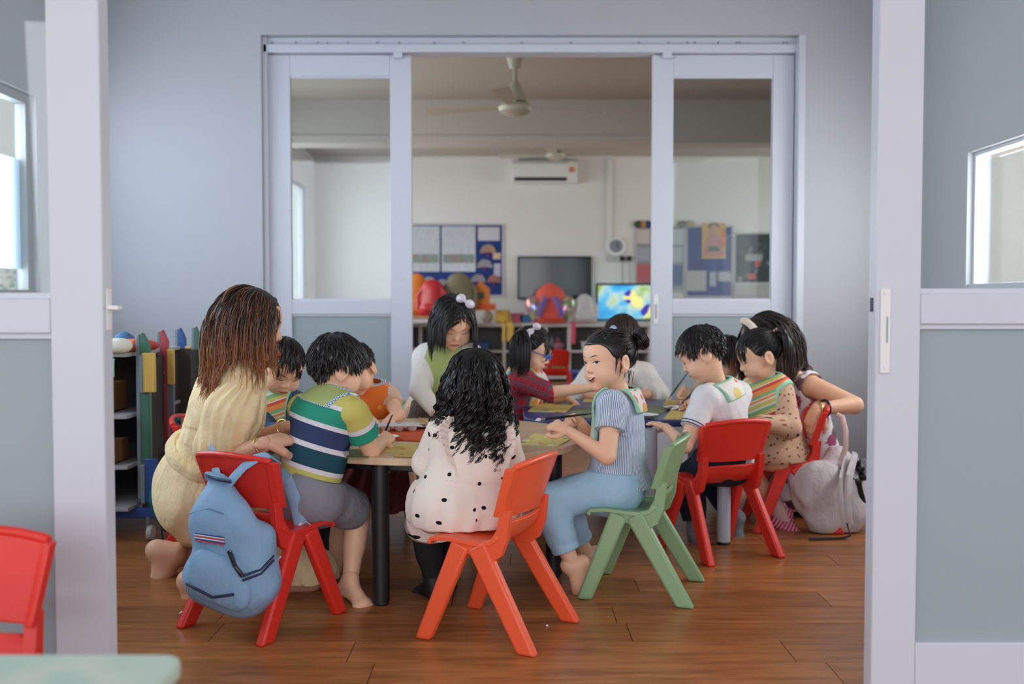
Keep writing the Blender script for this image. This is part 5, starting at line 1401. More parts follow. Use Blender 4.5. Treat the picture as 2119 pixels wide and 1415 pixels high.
def bow(B, c, s, m, ax=(1, 0, 0)):
    ax = unit(ax); up_ = np.array((0, 0, 1.0)); mb = MB()
    for sg in (-1, 1):
        R_ = Matrix.Rotation(.5 * sg, 3, 'Y'); mb.ball(rel(B, c + ax * sg * .018 * s), (.017 * s, .011 * s, .015 * s), 8, 6, R_)
    mb.ball(rel(B, c), .007 * s, 8, 6); return mb.build('hair_bow', m, B.root)
bow(B, H.w((.066, -.020, .098)), 1.15, irid, (.7, -.1, .6))
MB().ball(rel(B, H.w((.082, -.03, .062))), (.012, .010, .018), 8, 6).build('hair_bow_tail', irid, B.root)
blue_gl = mat('blue_glasses_frame', srgb(58, 104, 196), .3)
gm = MB()
for sg in (-1, 1):
    pts = H.snap(B.hp, np.array([(sg * .033 + .021 * math.cos(t), -.002 + .016 * math.sin(t)) for t in np.linspace(0, 2 * PI, 21)]), .0)
    f_ = H.R[:, 1]; yy = (pts - H.c) @ f_; pts = pts + np.outer(.086 * H.s - yy, f_); gm.tube([rel(B, p) for p in pts], .0030, 6)
    gm.tube([rel(B, H.w((sg * .055, .086, .006))), rel(B, H.w((sg * .078, .05, .004))), rel(B, H.w((sg * .080, -.02, .006)))], .0026, 6)
gm.tube([rel(B, H.w((-.012, .088, .001))), rel(B, H.w((0, .092, .003))), rel(B, H.w((.012, .088, .001)))], .0026, 6)
gm.build('glasses', blue_gl, B.root, smooth=True)
shirt(B, PLAID, .013, -.03, 1.05, .014, .018, .006, 'shirt', .002, 55)
bib(B, BIB_FRUIT, .20, .085, .024, .085, .055)
trousers(B, MATS['navy_cotton'], .010, .012, 1.8, res=.006, fold=0)

# ================================================================== girl with a bob and green bib standing
B = Body('person', 'standing girl with black bob hair, green bib and white sleeves', 1.02,
         pel=A(898, 850, 4.50), neck=A(925, 716, 4.44), shR=A(878, 738, 4.46), shL=A(978, 738, 4.42), elR=A(868, 806, 4.34), wrR=A(908, 858, 4.20), elL=A(990, 806, 4.34), wrL=A(962, 858, 4.18),
         knL=A(925, 960, 4.5), anL=A(925, 1058, 4.5), knR=A(880, 960, 4.5), anR=A(880, 1058, 4.5))
H = B.set_head(A(938, 668, 4.36), (.26, -.80, -.55), (.10, -.3, .9), 1.04)
B.fine = [hand(B.J['wrR'], (.3, -.8, -.2), (0, 0, -1), -1, (25, 30, 20), 1.0), hand(B.J['wrL'], (-.3, -.8, -.2), (0, 0, -1), 1, (25, 30, 20), 1.0)]
B.build(hres=.003); face(H, B.hp, B.root, 'down', 'shut')
style_hang(H, B.root, BLACK_HAIR, B.torso(.02), 18, 1000, .165, part=(-.016, .03, .11), lift=.017, rad=.0022, grav=1.0, face_open=.052, fringe=(.042, 60, .034))
bow(B, H.w((-.030, .020, .122)), 1.3, irid, (.8, -.1, -.5))
shirt(B, MATS['white_linen'], .014, .03, 1.9, .014, .014, .004, 'shirt', .0025, 55)
bib(B, BIB_GREEN, .23, .075, .024, .080, .05)
g = NG('brown_tweed', .95, .1); TWEED = g.out(g.ramp(g.noise(g.obj(), 130, 4, .8), [(.35, srgb(58, 50, 46)), (.6, srgb(128, 112, 102))], 'LINEAR'))
B.wear('skirt', [Cone(B.J['pel'] + B.up * .08, B.J['pel'] + B.up * -.02, .100, .112, .02), Cone(B.J['pel'], (B.J['knL'] + B.J['knR']) / 2, .114, .150, .02)], TWEED, .005,
       lambda P, d: np.maximum(d, (B.J['knL'][2] + .02) - P[..., 2]), fold=.004, ff=40)

# ================================================================== child in the orange bib, behind the striped boy
B = Body('person', 'child in orange bib and dark red tulle skirt behind striped boy', .98,
         pel=A(768, 930, 4.36), neck=A(758, 802, 4.27), shR=A(722, 822, 4.28), shL=A(806, 822, 4.28), elR=A(735, 862, 4.16), wrR=A(768, 868, 4.02), elL=A(824, 858, 4.16), wrL=A(806, 868, 4.04),
         knL=A(790, 950, 4.14), anL=A(790, 1060, 4.16), knR=A(745, 950, 4.14), anR=A(745, 1060, 4.16))
H = B.set_head(A(738, 764, 4.18), (-.42, -.72, -.55), (-.15, 0, 1), .96)
B.fine = [hand(B.J['wrR'], (.35, -.9, -.25), (0, 0, -1), -1, (14, 20, 14), 1.0), hand(B.J['wrL'], (-.1, -.9, -.25), (0, 0, -1), 1, (14, 20, 14), 1.0)]
B.build(); face(H, B.hp, B.root, 'down', 'shut')
style_tied(H, B.root, BLACK_HAIR, [(-.066, -.020, .040), (.066, -.020, .040)], 19, 500, tail=.045, tail_n=60, fringe=(.05, 80), dirs=[(-1, 0, .1), (1, 0, .1)])
shirt(B, cloth('peach_cotton', srgb(226, 190, 160), .05), .010, -.02, .45, .010, .012, .004, 'shirt', .0015, 55, res=.005)
bib(B, BIB_ORANGE, .22, .105, .028, .09, .05)
tul = cloth('dark_red_tulle', srgb(110, 48, 50), .18, weave=120, bump=.5)
B.wear('tulle_skirt', [Cone(B.J['pel'] + B.up * .04, B.J['pel'] - (0, .04, .02), .095, .14, .03), Cone(B.J['pel'] - (0, .12, .06), B.J['pel'] - (0, .16, .26), .16, .20, .04)], tul, .006,
       lambda P, d: np.maximum(d + .010 * np.sin(np.arctan2(P[..., 0] - B.J['pel'][0], P[..., 1] - B.J['pel'][1] + .12) * 16 + 3 * P[..., 2] * 9), .105 - P[..., 2]), fold=.005, ff=50)

# ================================================================== toddler in the denim jacket
B = Body('person', 'toddler girl in denim jacket and striped bib beside the kneeling woman', .95,
         pel=A(575, 940, 3.90), neck=A(568, 818, 3.86), shR=A(532, 842, 3.88), shL=A(612, 842, 3.84), elR=A(548, 900, 3.72), wrR=A(610, 888, 3.66), elL=A(640, 895, 3.76), wrL=A(668, 885, 3.66),
         knL=A(625, 965, 3.72), anL=A(630, 1090, 3.72), knR=A(590, 968, 3.66), anR=A(596, 1095, 3.66))
H = B.set_head(A(584, 762, 3.82), (.42, -.70, -.52), (.12, 0, 1), .98)
B.fine = [hand(B.J['wrR'], (.8, -.2, -.1), (0, 0, -1), -1, (20, 25, 20), .9), hand(B.J['wrL'], (.7, -.4, -.1), (0, 0, -1), 1, (20, 25, 20), .9)]
B.build(); face(H, B.hp, B.root, 'down', 'shut')
style_tied(H, B.root, SOFT_HAIR, [(-.02, -.075, .08)], 20, 800, tail=.06, tail_n=90, fringe=(.052, 200), lift=.012)
MB().ball(rel(B, H.w((.055, .035, .086))), (.014, .008, .010), 8, 6).ball(rel(B, H.w((.066, .028, .080))), (.008, .006, .008), 8, 6).build('hair_bow', mat('red_bow', srgb(206, 30, 50), .4), B.root, smooth=True)
shirt(B, cloth('blue_denim', srgb(72, 92, 122), .14, weave=420, bump=.35), .018, -.02, 1.9, .018, .020, .004, 'jacket', .0035, 48)
bib(B, BIB_STRIPE, .24, .085, .030, .085, .04)
trousers(B, cloth('grey_green_cotton', srgb(110, 116, 110), .06), .010, .012, 1.8, res=.006, fold=0)
# ================================================================== backpacks
def sdf_obj(name, prims, m, root, base, res=.005, post=None, fold=0, ff=40, seed=1):
    def pp(P, d):
        if fold: d = d + fold * wob(P, ff, seed)
        return post(P, d) if post else d
    V, Q = sdf_mesh(prims, res, pp, pad=.012 + 2 * fold)
    return np_mesh(name, V - base, Q, m, root, V - base)
def strip(root, base, name, pts, w, m, th=.35, up=(0, 0, 1)):
    return MB().tube([np.array(p) - base for p in pts], w, 8, flat=(up, th)).build(name, m, root, smooth=True)
bluebag = cloth('sky_blue_nylon', srgb(142, 176, 208), .04, .6, 1200, .14)
navy_b = mat('navy_piping', srgb(36, 42, 74), .6)
fw = F_BOY; nb_ = np.array((-fw[0], -fw[1], 0)); sdb = np.array((fw[1], -fw[0], 0))
cb = at(462, 1120, 2.86)
root = empty('backpack', (cb[0], cb[1], .06), 0, 'light blue backpack hanging from the red chair', 'backpack'); base = np.array((cb[0], cb[1], .06))
P_ = lambda px, py, dy=0.0: at(px, py, 2.86 + dy)
main = [Cone(P_(452, 1006, .03), P_(460, 1090), .036, .100, .05, (nb_, .52)), Cone(P_(460, 1090), P_(482, 1192), .104, .112, .06, (nb_, .60)), Cone(P_(420, 1195), P_(528, 1215), .060, .064, .06, (nb_, .9)), Cone(P_(540, 1110), P_(535, 1195), .040, .056, .05)]
sdf_obj('bag_body', main, bluebag, root, base, .005, fold=.0065, ff=34, seed=4)
pk = [Cone(P_(425, 1205, -.075), P_(492, 1232, -.07), .048, .046, .04, (nb_, .7)), Cone(P_(418, 1160, -.07), P_(478, 1175, -.075), .03, .034, .06, (nb_, .6))]
sdf_obj('front_pocket', pk, bluebag, root, base, .005, fold=.003, ff=50, seed=9)
allp = main + pk
def line(px, n=14):
    P = [np.array(q, float) for q in px]; out = []
    for i in range(len(P) - 1):
        for t in np.linspace(0, 1, n, endpoint=False): out.append(P[i] * (1 - t) + P[i + 1] * t)
    return out + [P[-1]]
for off in (0, 9): strip(root, base, 'piping', [ray_snap(allp, x, y + off, 2.6) for x, y in line(((502, 1192), (540, 1178), (566, 1150)), 8)], .0035, navy_b, 1)
strip(root, base, 'piping', [ray_snap(allp, x, y, 2.6) for x, y in line(((386, 1208), (440, 1236), (484, 1230)), 8)], .0042, navy_b, 1)
strip(root, base, 'seam', [ray_snap(allp, x, y, 2.6) for x, y in line(((366, 1085), (400, 1060), (432, 1052), (462, 1062)), 8)], .0022, mat('seam_blue', srgb(112, 146, 182), .7), 1)
for i, c in enumerate(((52, 66, 130), (230, 230, 236), (196, 62, 82), (230, 230, 236), (52, 66, 130), (196, 62, 82))):
    strip(root, base, 'brand_stripe', [ray_snap(allp, x, y + 3.0 * i, 2.6, .001) for x, y in line(((404, 1103), (464, 1112)), 8)], .0018, mat('bag_stripe_%d' % (i % 3 if i < 3 else i), srgb(*c), .6), 1)
strip(root, base, 'zip', [ray_snap(allp, x, y, 2.6) for x, y in line(((474, 1140), (486, 1170), (502, 1192)), 6)], .0065, black_m, 1)
steel = mat('zip_metal', (.35, .34, .33), .35, .5, .9)
for x, y in ((476, 1138), (388, 1212)):
    q = ray_snap(allp, x, y, 2.6, .006); MB().tube([q - base, q - base - (0, 0, .022)], .0035, 8).build('zip_pull', steel, root)
top = P_(452, 990, .03)
strip(root, base, 'grab_loop', [P_(432, 992, .02), P_(430, 978, .0), P_(452, 986, -.02), P_(476, 992, .0), P_(480, 1000, .03)], .012, bluebag, .35)
strip(root, base, 'piping', [P_(430, 986, -.012), P_(452, 994, -.034), P_(478, 998, -.012)], .003, navy_b, 1)
strip(root, base, 'shoulder_strap', [P_(452, 1002, .03), P_(446, 970, .08), P_(440, 940, .115), P_(438, 930, .15), P_(440, 942, .185), P_(446, 970, .20)], .020, bluebag, .28, nb_)
strip(root, base, 'shoulder_strap', [P_(468, 1006, .0), P_(486, 985, .0), P_(506, 964, .0), P_(530, 948, .0), P_(552, 941, .02), P_(574, 956, .07), P_(594, 990, .12), P_(612, 1040, .16), P_(622, 1086, .17)], .019, bluebag, .28, (-.1, -.6, .8))
wt = mat('white_webbing', srgb(226, 222, 224), .7)
strip(root, base, 'webbing', [P_(622, 1086, .17), P_(612, 1112, .12), P_(596, 1140, .06), P_(572, 1158, .04)], .007, wt, .3)
strip(root, base, 'webbing', [P_(622, 1088, .165), P_(634, 1078, .15), P_(644, 1088, .15), P_(634, 1098, .16), P_(620, 1092, .165), P_(606, 1130, .14), P_(600, 1165, .12)], .006, wt, .3)
sdf_obj('knot', [Ell(P_(623, 1088, .165), .011)], wt, root, base, .003)

# teal backpack on the chair by the rack
tb = np.array((-1.335, 3.86, .20)); root = empty('backpack', tb, 0, 'dark teal backpack hanging behind the kneeling woman', 'backpack')
teal = cloth('teal_nylon', srgb(30, 104, 108), .08, .6, 900, .14)
T_ = lambda px, py, dy=0.0: at(px, py, 3.86 + dy)
sdf_obj('bag_body', [Cone(T_(352, 960), T_(346, 1030), .045, .085, .05, ((1, 0, 0), .6)), Cone(T_(346, 1030), T_(350, 1075), .088, .05, .05, ((1, 0, 0), .6))], teal, root, tb, .006, fold=.004, ff=40)
strip(root, tb, 'shoulder_strap', [T_(355, 955, -.02), T_(358, 900, -.01), T_(366, 868, .0), T_(374, 872, .02)], .018, teal, .3, (1, 0, 0))
strip(root, tb, 'strap_end', [T_(332, 1070, -.04), T_(336, 1110, -.03), T_(345, 1148, -.02), T_(352, 1120, .0)], .006, teal, .4, (1, 0, 0))

# pale backpack slumped on the floor at the right
wb = np.array((1.40, 4.12, 0.0)); root = empty('backpack', wb, 0, 'grey-white backpack with black straps slumped on the floor', 'backpack')
pale = cloth('pale_grey_canvas', srgb(206, 198, 200), .06, .8, 700, .2)
W_ = lambda px, py, dy=0.0: at(px, py, 4.20 + dy)
bagp = [Cone(W_(1700, 1005, .0), W_(1745, 1060, .02), .115, .10, .06, ((0, 1, 0), .75)), Cone(W_(1660, 985, .02), W_(1700, 1075, .0), .06, .07, .06), Cone(W_(1745, 975, .05), W_(1775, 1050, .06), .06, .06, .05), Cone(W_(1730, 945, .08), W_(1760, 1000, .06), .05, .06, .05)]
sdf_obj('bag_body', bagp, pale, root, wb, .005, lambda P, d: np.maximum(d, .004 - P[..., 2]), .011, 46, 7)
strip(root, wb, 'shoulder_strap', [W_(1770, 938, -.02), W_(1758, 985, -.13), W_(1752, 1040, -.15), W_(1758, 1085, -.14)], .016, pale, .4, (0, 1, 0))
strip(root, wb, 'shoulder_strap', [W_(1752, 948, .0), W_(1742, 990, -.12), W_(1740, 1040, -.15), W_(1748, 1080, -.14)], .014, pale, .4, (0, 1, 0))
strip(root, wb, 'webbing', [W_(1752, 1082, -.14), W_(1760, 1108, -.14), ground(1745, 1116) + (0, 0, .006), ground(1675, 1118) + (0, 0, .006)], .012, black_m, .3)
strip(root, wb, 'zip', [ray_snap(bagp, x, y, 3.9) for x, y in line(((1738, 968), (1752, 978), (1768, 992)), 6)], .004, black_m, 1)
strip(root, wb, 'handle_loop', [W_(1738, 960, .02), W_(1750, 925, .0), W_(1750, 890, .01), W_(1742, 862, .04), W_(1732, 858, .06)], .012, mat('pink_beige_strap', srgb(214, 186, 180), .7), .4, (0, 1, 0))
sdf_obj('black_panel', [Cone(W_(1772, 1000, -.02), W_(1782, 1050, -.01), .022, .026, .02, ((0, 1, 0), .5))], black_m, root, wb, .005)

for x, y in ((1778, 968), (1786, 985), (1770, 955)): sdf_obj('floral_patch', [Ell(W_(x, y, .0), (.022, .03, .02), None)], black_m, root, wb, .005, None, .004, 90, x)
# ================================================================== things on the tables
def paint_paper(name, base, blobs, sc=30, thr=.42):
    g = NG(name, .8, .2); o = g.obj(); v = g.voro(o, sc, 1.0); cs = g.sep(g.voro(o, sc, 1.0, 'Color')); n = g.noise(o, 26, 4)
    col = g.ramp(cs[0], [(i / len(blobs), srgb(*c)) for i, c in enumerate(blobs)])
    mask = g.math('LESS_THAN', g.math('ADD', v, g.math('MULTIPLY', n, .5)), thr)
    return g.out(g.mix(mask, srgb(*base), col))
Y1 = paint_paper('yellow_paper_white_dabs', (216, 200, 120), [(236, 230, 232), (236, 230, 232), (216, 130, 130), (230, 214, 224), (90, 110, 150)], 26, .56)
Y2 = paint_paper('yellow_paper_painted', (206, 186, 112), [(196, 150, 110), (170, 180, 130), (206, 150, 110), (120, 160, 150)], 18, .5)
Y3 = paint_paper('yellow_paper_leafy', (214, 190, 112), [(130, 170, 140), (196, 110, 90), (120, 150, 160), (220, 200, 140)], 16, .55)
GRP = mat('olive_paper', srgb(120, 128, 84), .8)
def flat_thing(name, label, cat, quad, z, m, th=.0016, group=None, curl=.0):
    P = [ground(*q, z) for q in quad]; c = sum(P) / 4
    o = MB().sheet(lambda u, v: (P[0] * (1 - u) * (1 - v) + P[1] * u * (1 - v) + P[2] * u * v + P[3] * (1 - u) * v) - (c[0], c[1], z) + (0, 0, th * .6 + curl * (2 * u - 1) ** 2 * v), 8, 6, th).build(name, m)
    o.location = (c[0], c[1], z); return tag(o, label, cat, group)
flat_thing('felt_mat', 'orange felt mat in the middle of the round table', 'mat', ((752, 908), (890, 916), (893, 886), (770, 886)), TZ, cloth('orange_felt', srgb(204, 92, 50), .12, .95, 260, .3), .004)
flat_thing('painting_paper', 'yellow painted paper under the striped boy\'s hand', 'paper', ((778, 938), (858, 934), (866, 920), (800, 917)), TZ, Y2, group='painting papers', curl=.003)
flat_thing('painting_paper', 'yellow painted paper beside the dotted dress sleeve', 'paper', ((812, 944), (884, 947), (892, 926), (838, 924)), TZ + .0022, Y3, group='painting papers', curl=.004)
flat_thing('painting_paper', 'yellow paper with white and pink dabs before the smiling girl', 'paper', ((1068, 920), (1152, 925), (1186, 907), (1106, 899)), TZ, Y1, group='painting papers', curl=.003)
flat_thing('painting_paper', 'green paper under the striped boy\'s elbow', 'paper', ((708, 948), (762, 948), (772, 930), (722, 930)), TZ, GRP, group='painting papers')
flat_thing('painting_paper', 'yellow painted paper before the girl with blue glasses', 'paper', ((1092, 852), (1170, 854), (1190, 838), (1112, 834)), BZ, Y3, group='painting papers', curl=.002)
flat_thing('painting_paper', 'yellow painted paper before the boy in white', 'paper', ((1372, 868), (1436, 868), (1440, 850), (1390, 848)), BZ, Y2, group='painting papers', curl=.003)
flat_thing('painting_paper', 'yellow paper at the far right corner of blue table', 'paper', ((1372, 838), (1440, 838), (1436, 828), (1380, 828)), BZ, Y3, group='painting papers')
flat_thing('painting_paper', 'yellow paper under the white-shirted person\'s hands', 'paper', ((1205, 832), (1290, 832), (1286, 823), (1212, 823)), BZ, Y2, group='painting papers')
gf = cloth('olive_felt', srgb(132, 138, 112), .14, .95, 260, .3)
flat_thing('felt_mat', 'olive green felt mat left of the smiling girl', 'mat', ((1160, 865), (1248, 867), (1252, 846), (1194, 846)), BZ, gf, .004)
flat_thing('felt_mat', 'olive green felt mat right of the smiling girl', 'mat', ((1300, 866), (1352, 866), (1392, 842), (1300, 838)), BZ, gf, .004)
def dish(name, label, px, py, r, z, paints, m=white_m, cat='dish'):
    p = ground(px, py, z); e = empty(name, p, 0, label, cat)
    MB().lathe([(r * .55, 0), (r * .7, .002), (r, .009), (r * 1.02, .0105), (r * .95, .0095), (r * .62, .004), (r * .3, .0035)], 28).build('bowl', m, e, smooth=True)
    for i, c in enumerate(paints):
        t = i * 2.4; MB().ball((r * .42 * math.cos(t), r * .42 * math.sin(t), .006), (r * .26, r * .22, .004), 10, 6).build('paint_blob', mat('paint_%d_%d_%d' % c, srgb(*c), .35), e, smooth=True)
    return e
dish('paint_saucer', 'white saucer of white and green paint by the boy\'s hand', 795, 908, .052, TZ + .004, [(236, 236, 232), (130, 170, 130), (230, 226, 224)])
dish('paint_saucer', 'dark shallow dish holding white paint on the round table', 876, 886, .045, TZ + .004, [(236, 236, 236), (226, 220, 220)], mat('brown_dish', srgb(96, 84, 76), .4))
dish('paint_saucer', 'white paint saucer on the olive mat behind smiling girl', 1336, 862, .055, BZ + .006, [(236, 236, 236), (150, 180, 214), (230, 226, 230)])
dish('paint_saucer', 'white paint saucer under the boy in white\'s brush', 1400, 846, .060, BZ + .004, [(236, 236, 236), (170, 90, 80), (70, 120, 130), (226, 222, 224)])
p = ground(826, 890, TZ + .004); e = empty('paint_tray', p, .1, 'clear plastic tray with six cups of pink and white paint', 'tray')
tray_m = glass_mat('clear_plastic', (.90, .88, .90), gl=.9)
MB().prism(rrect(.078, .052, .012), (0, 0, .020), (1, 0, 0), (0, 1, 0), (0, 0, 1), .003).build('tray_rim', frost_mat('milky_plastic', (.78, .72, .74), .3), e, bevel=.001)
for i in range(3):
    for k in range(2):
        c_ = [(226, 206, 214), (206, 120, 140), (236, 232, 232), (110, 120, 160), (214, 150, 160), (232, 226, 226)][i * 2 + k]
        q = MB().lathe([(.010, 0), (.017, .006), (.0195, .020), (.017, .0195), (.012, .010)], 16, (-.048 + .048 * i, -.024 + .048 * k, .0)).build('cup', mat('milky_cup', (.70, .66, .68), .3), e, smooth=True)
        MB().ball((-.048 + .048 * i, -.024 + .048 * k, .018), (.015, .015, .006), 10, 6).build('paint_blob', mat('paint_%d_%d_%d' % c_, srgb(*c_), .35), q, smooth=True)
def brush(label, a, b, tip=(228, 226, 228), handle=(24, 22, 24), r=.0036, group='paintbrushes'):
    """a bristle end, b handle end"""
    a, b = np.array(a, float), np.array(b, float); d = unit(b - a); L = np.linalg.norm(b - a); e = empty('paintbrush', a, 0, label, 'paintbrush', group)
    MB().tube([d * .038, d * L * .45, d * L], [r, r * 1.1, r * .55], 10).build('handle', mat('brush_handle_%d' % handle[0], srgb(*handle), .4), e, smooth=True)
    MB().tube([d * .018, d * .040], [r * 1.15, r], 10).build('ferrule', steel, e, smooth=True)
    MB().tube([d * 0, d * .006, d * .014, d * .020], [r * .25, r * 1.1, r * 1.5, r * 1.15], 10).build('bristles', mat('bristle_%d_%d_%d' % tip, srgb(*tip), .7), e, smooth=True)
hb_ = at(800, 903, 3.345)
brush('black paintbrush upright in the striped boy\'s fist', ground(788, 916, TZ) + (0, 0, .004), at(812, 858, 3.36), (120, 150, 120))
brush('black paintbrush lying towards the paint tray', ground(797, 878, TZ + .022) + (0, 0, .004), ground(752, 891, TZ) + (0, 0, .008))
brush('white-tipped black paintbrush in the smiling girl\'s hands', at(1108, 869, 3.27), at(1222, 856, 3.42), r=.0042)
brush('black paintbrush dabbing white paint before the boy in white', at(1398, 846, 4.02), at(1448, 800, 4.10))
brush('black paintbrush leaning across the boy in white\'s right hand', at(1388, 848, 4.12), at(1462, 818, 4.12))
brush('paintbrush in the hand of the girl with purple hair tie', at(1378, 832, 4.58), at(1424, 770, 4.66), (214, 190, 130))
brush('yellow paintbrush lying at the far rim of round table', ground(892, 880, TZ) + (0, 0, .004), ground(868, 866, TZ) + (0, 0, .004), handle=(206, 176, 70))

# ================================================================== toy rack at the left
rk = empty('toy_rack', (-1.85, 4.35, 0), 0, 'wheeled toy rack with green red and blue picket end boards', 'rack'); rb = np.array((-1.85, 4.35, 0))
gm_, rm_, bm2, ym_, gy = mat('rack_green', srgb(64, 112, 92), .5), mat('rack_red', srgb(176, 68, 76), .5), mat('rack_blue', srgb(44, 82, 150), .5), mat('rack_yellow', srgb(214, 178, 84), .5), mat('rack_grey_edge', srgb(120, 130, 138), .5)
def picket(px0, px1, pyt, pyb, Y, m):
    a, b = at(px0, pyt, Y), at(px1, pyb, Y); w = b[0] - a[0]; h = a[2] - b[2]
    o = MB().prism([(0, 0), (w, 0), (w, h - .05), (w * .25, h), (0, h - .012)], np.array((a[0], Y, b[2])) - rb, (1, 0, 0), (0, 0, 1), (0, 1, 0), .03).build('picket_board', m, rk, bevel=.004)
    MB().span(np.array((a[0] - .016, Y, b[2])) - rb, np.array((a[0], Y + .03, a[2] - .008)) - rb).build('edge_strip', gy, o, bevel=.003)
    for f in (.72, .64):
        MB().ball(np.array((a[0] + w * .5, Y - .002, b[2] + h * f)) - rb, .006, 8, 6).build('bolt', gy, o)
picket(288, 312, 688, 1032, 4.05, gm_); picket(331, 350, 682, 1002, 4.38, rm_); picket(368, 386, 678, 985, 4.70, bm2); picket(402, 416, 675, 975, 5.02, gm_)
def plate(nm, px0, px1, py0, py1, Y, m, th=.02):
    a, b = at(px0, py1, Y), at(px1, py0, Y); MB().span(np.array((a[0], Y - th, a[2])) - rb, np.array((b[0], Y, b[2])) - rb).build(nm, m, rk, bevel=.003)
plate('rail_board', 298, 323, 730, 811, 4.04, ym_); plate('rail_board', 350, 362, 722, 795, 4.37, ym_); plate('rail_board', 386, 397, 716, 780, 4.69, ym_)
plate('rail_board', 303, 327, 948, 1038, 4.03, bm2); plate('rail_board', 350, 364, 925, 1010, 4.36, bm2)
plate('rail_edge', 292, 299, 734, 812, 4.04, gy, .024); plate('rail_edge', 295, 304, 960, 1040, 4.03, gy, .024); plate('rail_edge', 350, 362, 795, 870, 4.40, gy)
pa, pb = at(300, 700, 4.10), at(412, 700, 5.06); q_ = [(pa[0], pa[1]), (pb[0], pb[1]), (pb[0] - .02, pb[1]), (pa[0] - .02, pa[1])]
MB().prism([(x - rb[0], y - rb[1]) for x, y in q_], (0, 0, .12), (1, 0, 0), (0, 1, 0), (0, 0, 1), .62).build('gap_shade_panel', mat('rack_gap_shade', srgb(62, 54, 50), .7), rk)  # added dark sheet behind the pickets; its colour stands for the rack's shaded interior
grey_shelf = mat('shelf_grey', srgb(168, 170, 172), .5)
for z0 in (.755, .505, .30, .13):   # shelf boards
    MB().span((-.62, -.36, z0), (.30, .30, z0 + .016)).build('shelf_board', grey_shelf, rk, bevel=.002)
MB().span((-.62, .29, .13), (.35, .31, .76)).build('back_panel', mat('rack_back', srgb(70, 62, 56), .7), rk)
for y in (-.28, .12):
    MB().span((-.62, y - .02, .09), (.42, y + .02, .13)).build('base_bar', bm2, rk, bevel=.004)
for x, y in ((.36, -.30), (.30, .12)):
    c_ = MB().tube([(x, y, .095), (x, y, .06)], .010, 10).build('caster', gy, rk)
    MB().lathe([(.020, -.012), (.030, -.010), (.032, 0), (.030, .010), (.020, .012)], 18, (x + .008, y, .032), 'x').build('caster_wheel', mat('caster_white', srgb(190, 190, 188), .4), c_, smooth=True)
# boxes on the rack
card = mat('cardboard', srgb(150, 106, 66), .85)
def carton(label, c, d, m=card):
    e = empty('carton', np.array(c) + rb, 0, label, 'box', 'boxes on the toy rack'); w, dp, h = d[0] / 2, d[1] / 2, d[2]
    for nm, a, b in (('base', (-w, -dp, 0), (w, dp, .004)), ('front', (-w, -dp, 0), (w, -dp + .004, h)), ('back', (-w, dp - .004, 0), (w, dp, h)), ('side', (-w, -dp, 0), (-w + .004, dp, h)), ('side', (w - .004, -dp, 0), (w, dp, h))):
        MB().span(a, b).build(nm, m, e)
carton('long cardboard box on the rack\'s top inner shelf', (.02, -.20, .521), (.36, .22, .12)); carton('cardboard box on the middle shelf beside green picket', (.10, -.26, .316), (.26, .2, .09)); carton('brown cardboard box low on the rack', (-.05, -.2, .146), (.4, .2, .07), mat('dark_card', srgb(110, 78, 52), .85))
def crumple(label, px, py, r, col, Y=4.1, z0=.772):
    p = at(px, py, Y); p[2] = z0; e = empty('bib_pile', p, 0, label, 'cloth', 'crumpled bibs on the rack')
    sdf_obj('folded_cloth', [Ell(p + (0, 0, r[2] * .7), r)], mat('crumple_%d_%d_%d' % col, srgb(*col), .8), e, p, .005, lambda P, d: np.maximum(d, z0 - P[..., 2]), .010, 60, int(px))
crumple('orange crumpled cloth on top of the toy rack', 262, 712, (.07, .05, .03), (206, 98, 60)); crumple('white crumpled cloth on top of the toy rack', 240, 726, (.06, .05, .035), (226, 222, 206), 4.0); crumple('blue crumpled cloth on top of the toy rack', 256, 705, (.04, .05, .045), (70, 116, 160), 4.2)
crumple('red crumpled cloth at the back of rack top', 300, 716, (.06, .04, .025), (190, 70, 56), 4.3)
o = MB().sheet(lambda u, v: at(229 + 8 * u, 742 + 38 * v, 3.91) + (0, -.004 * math.sin(v * 3), 0), 3, 6, .004).build('hanging_bib', mat('mint_cloth', srgb(150, 196, 160), .8)); tag(o, 'mint edged cloth hanging over the rack shelf', 'cloth')
# scrap of paper on the floor
q = ground(370, 1272); o = MB().sheet(lambda u, v: (.05 * u, .02 * v, .004 + .006 * math.sin(u * 3)), 5, 3, .002).build('paper_scrap', white_m); o.location = (q[0], q[1], 0); tag(o, 'small white paper scrap on the floor by the backpack', 'paper')
q = ground(1132, 1296); o = MB().ball((0, 0, .003), (.004, .004, .003), 8, 6).build('paper_crumb', white_m); o.location = (q[0], q[1], 0); tag(o, 'tiny white crumb on the floor between the chairs', 'crumb')
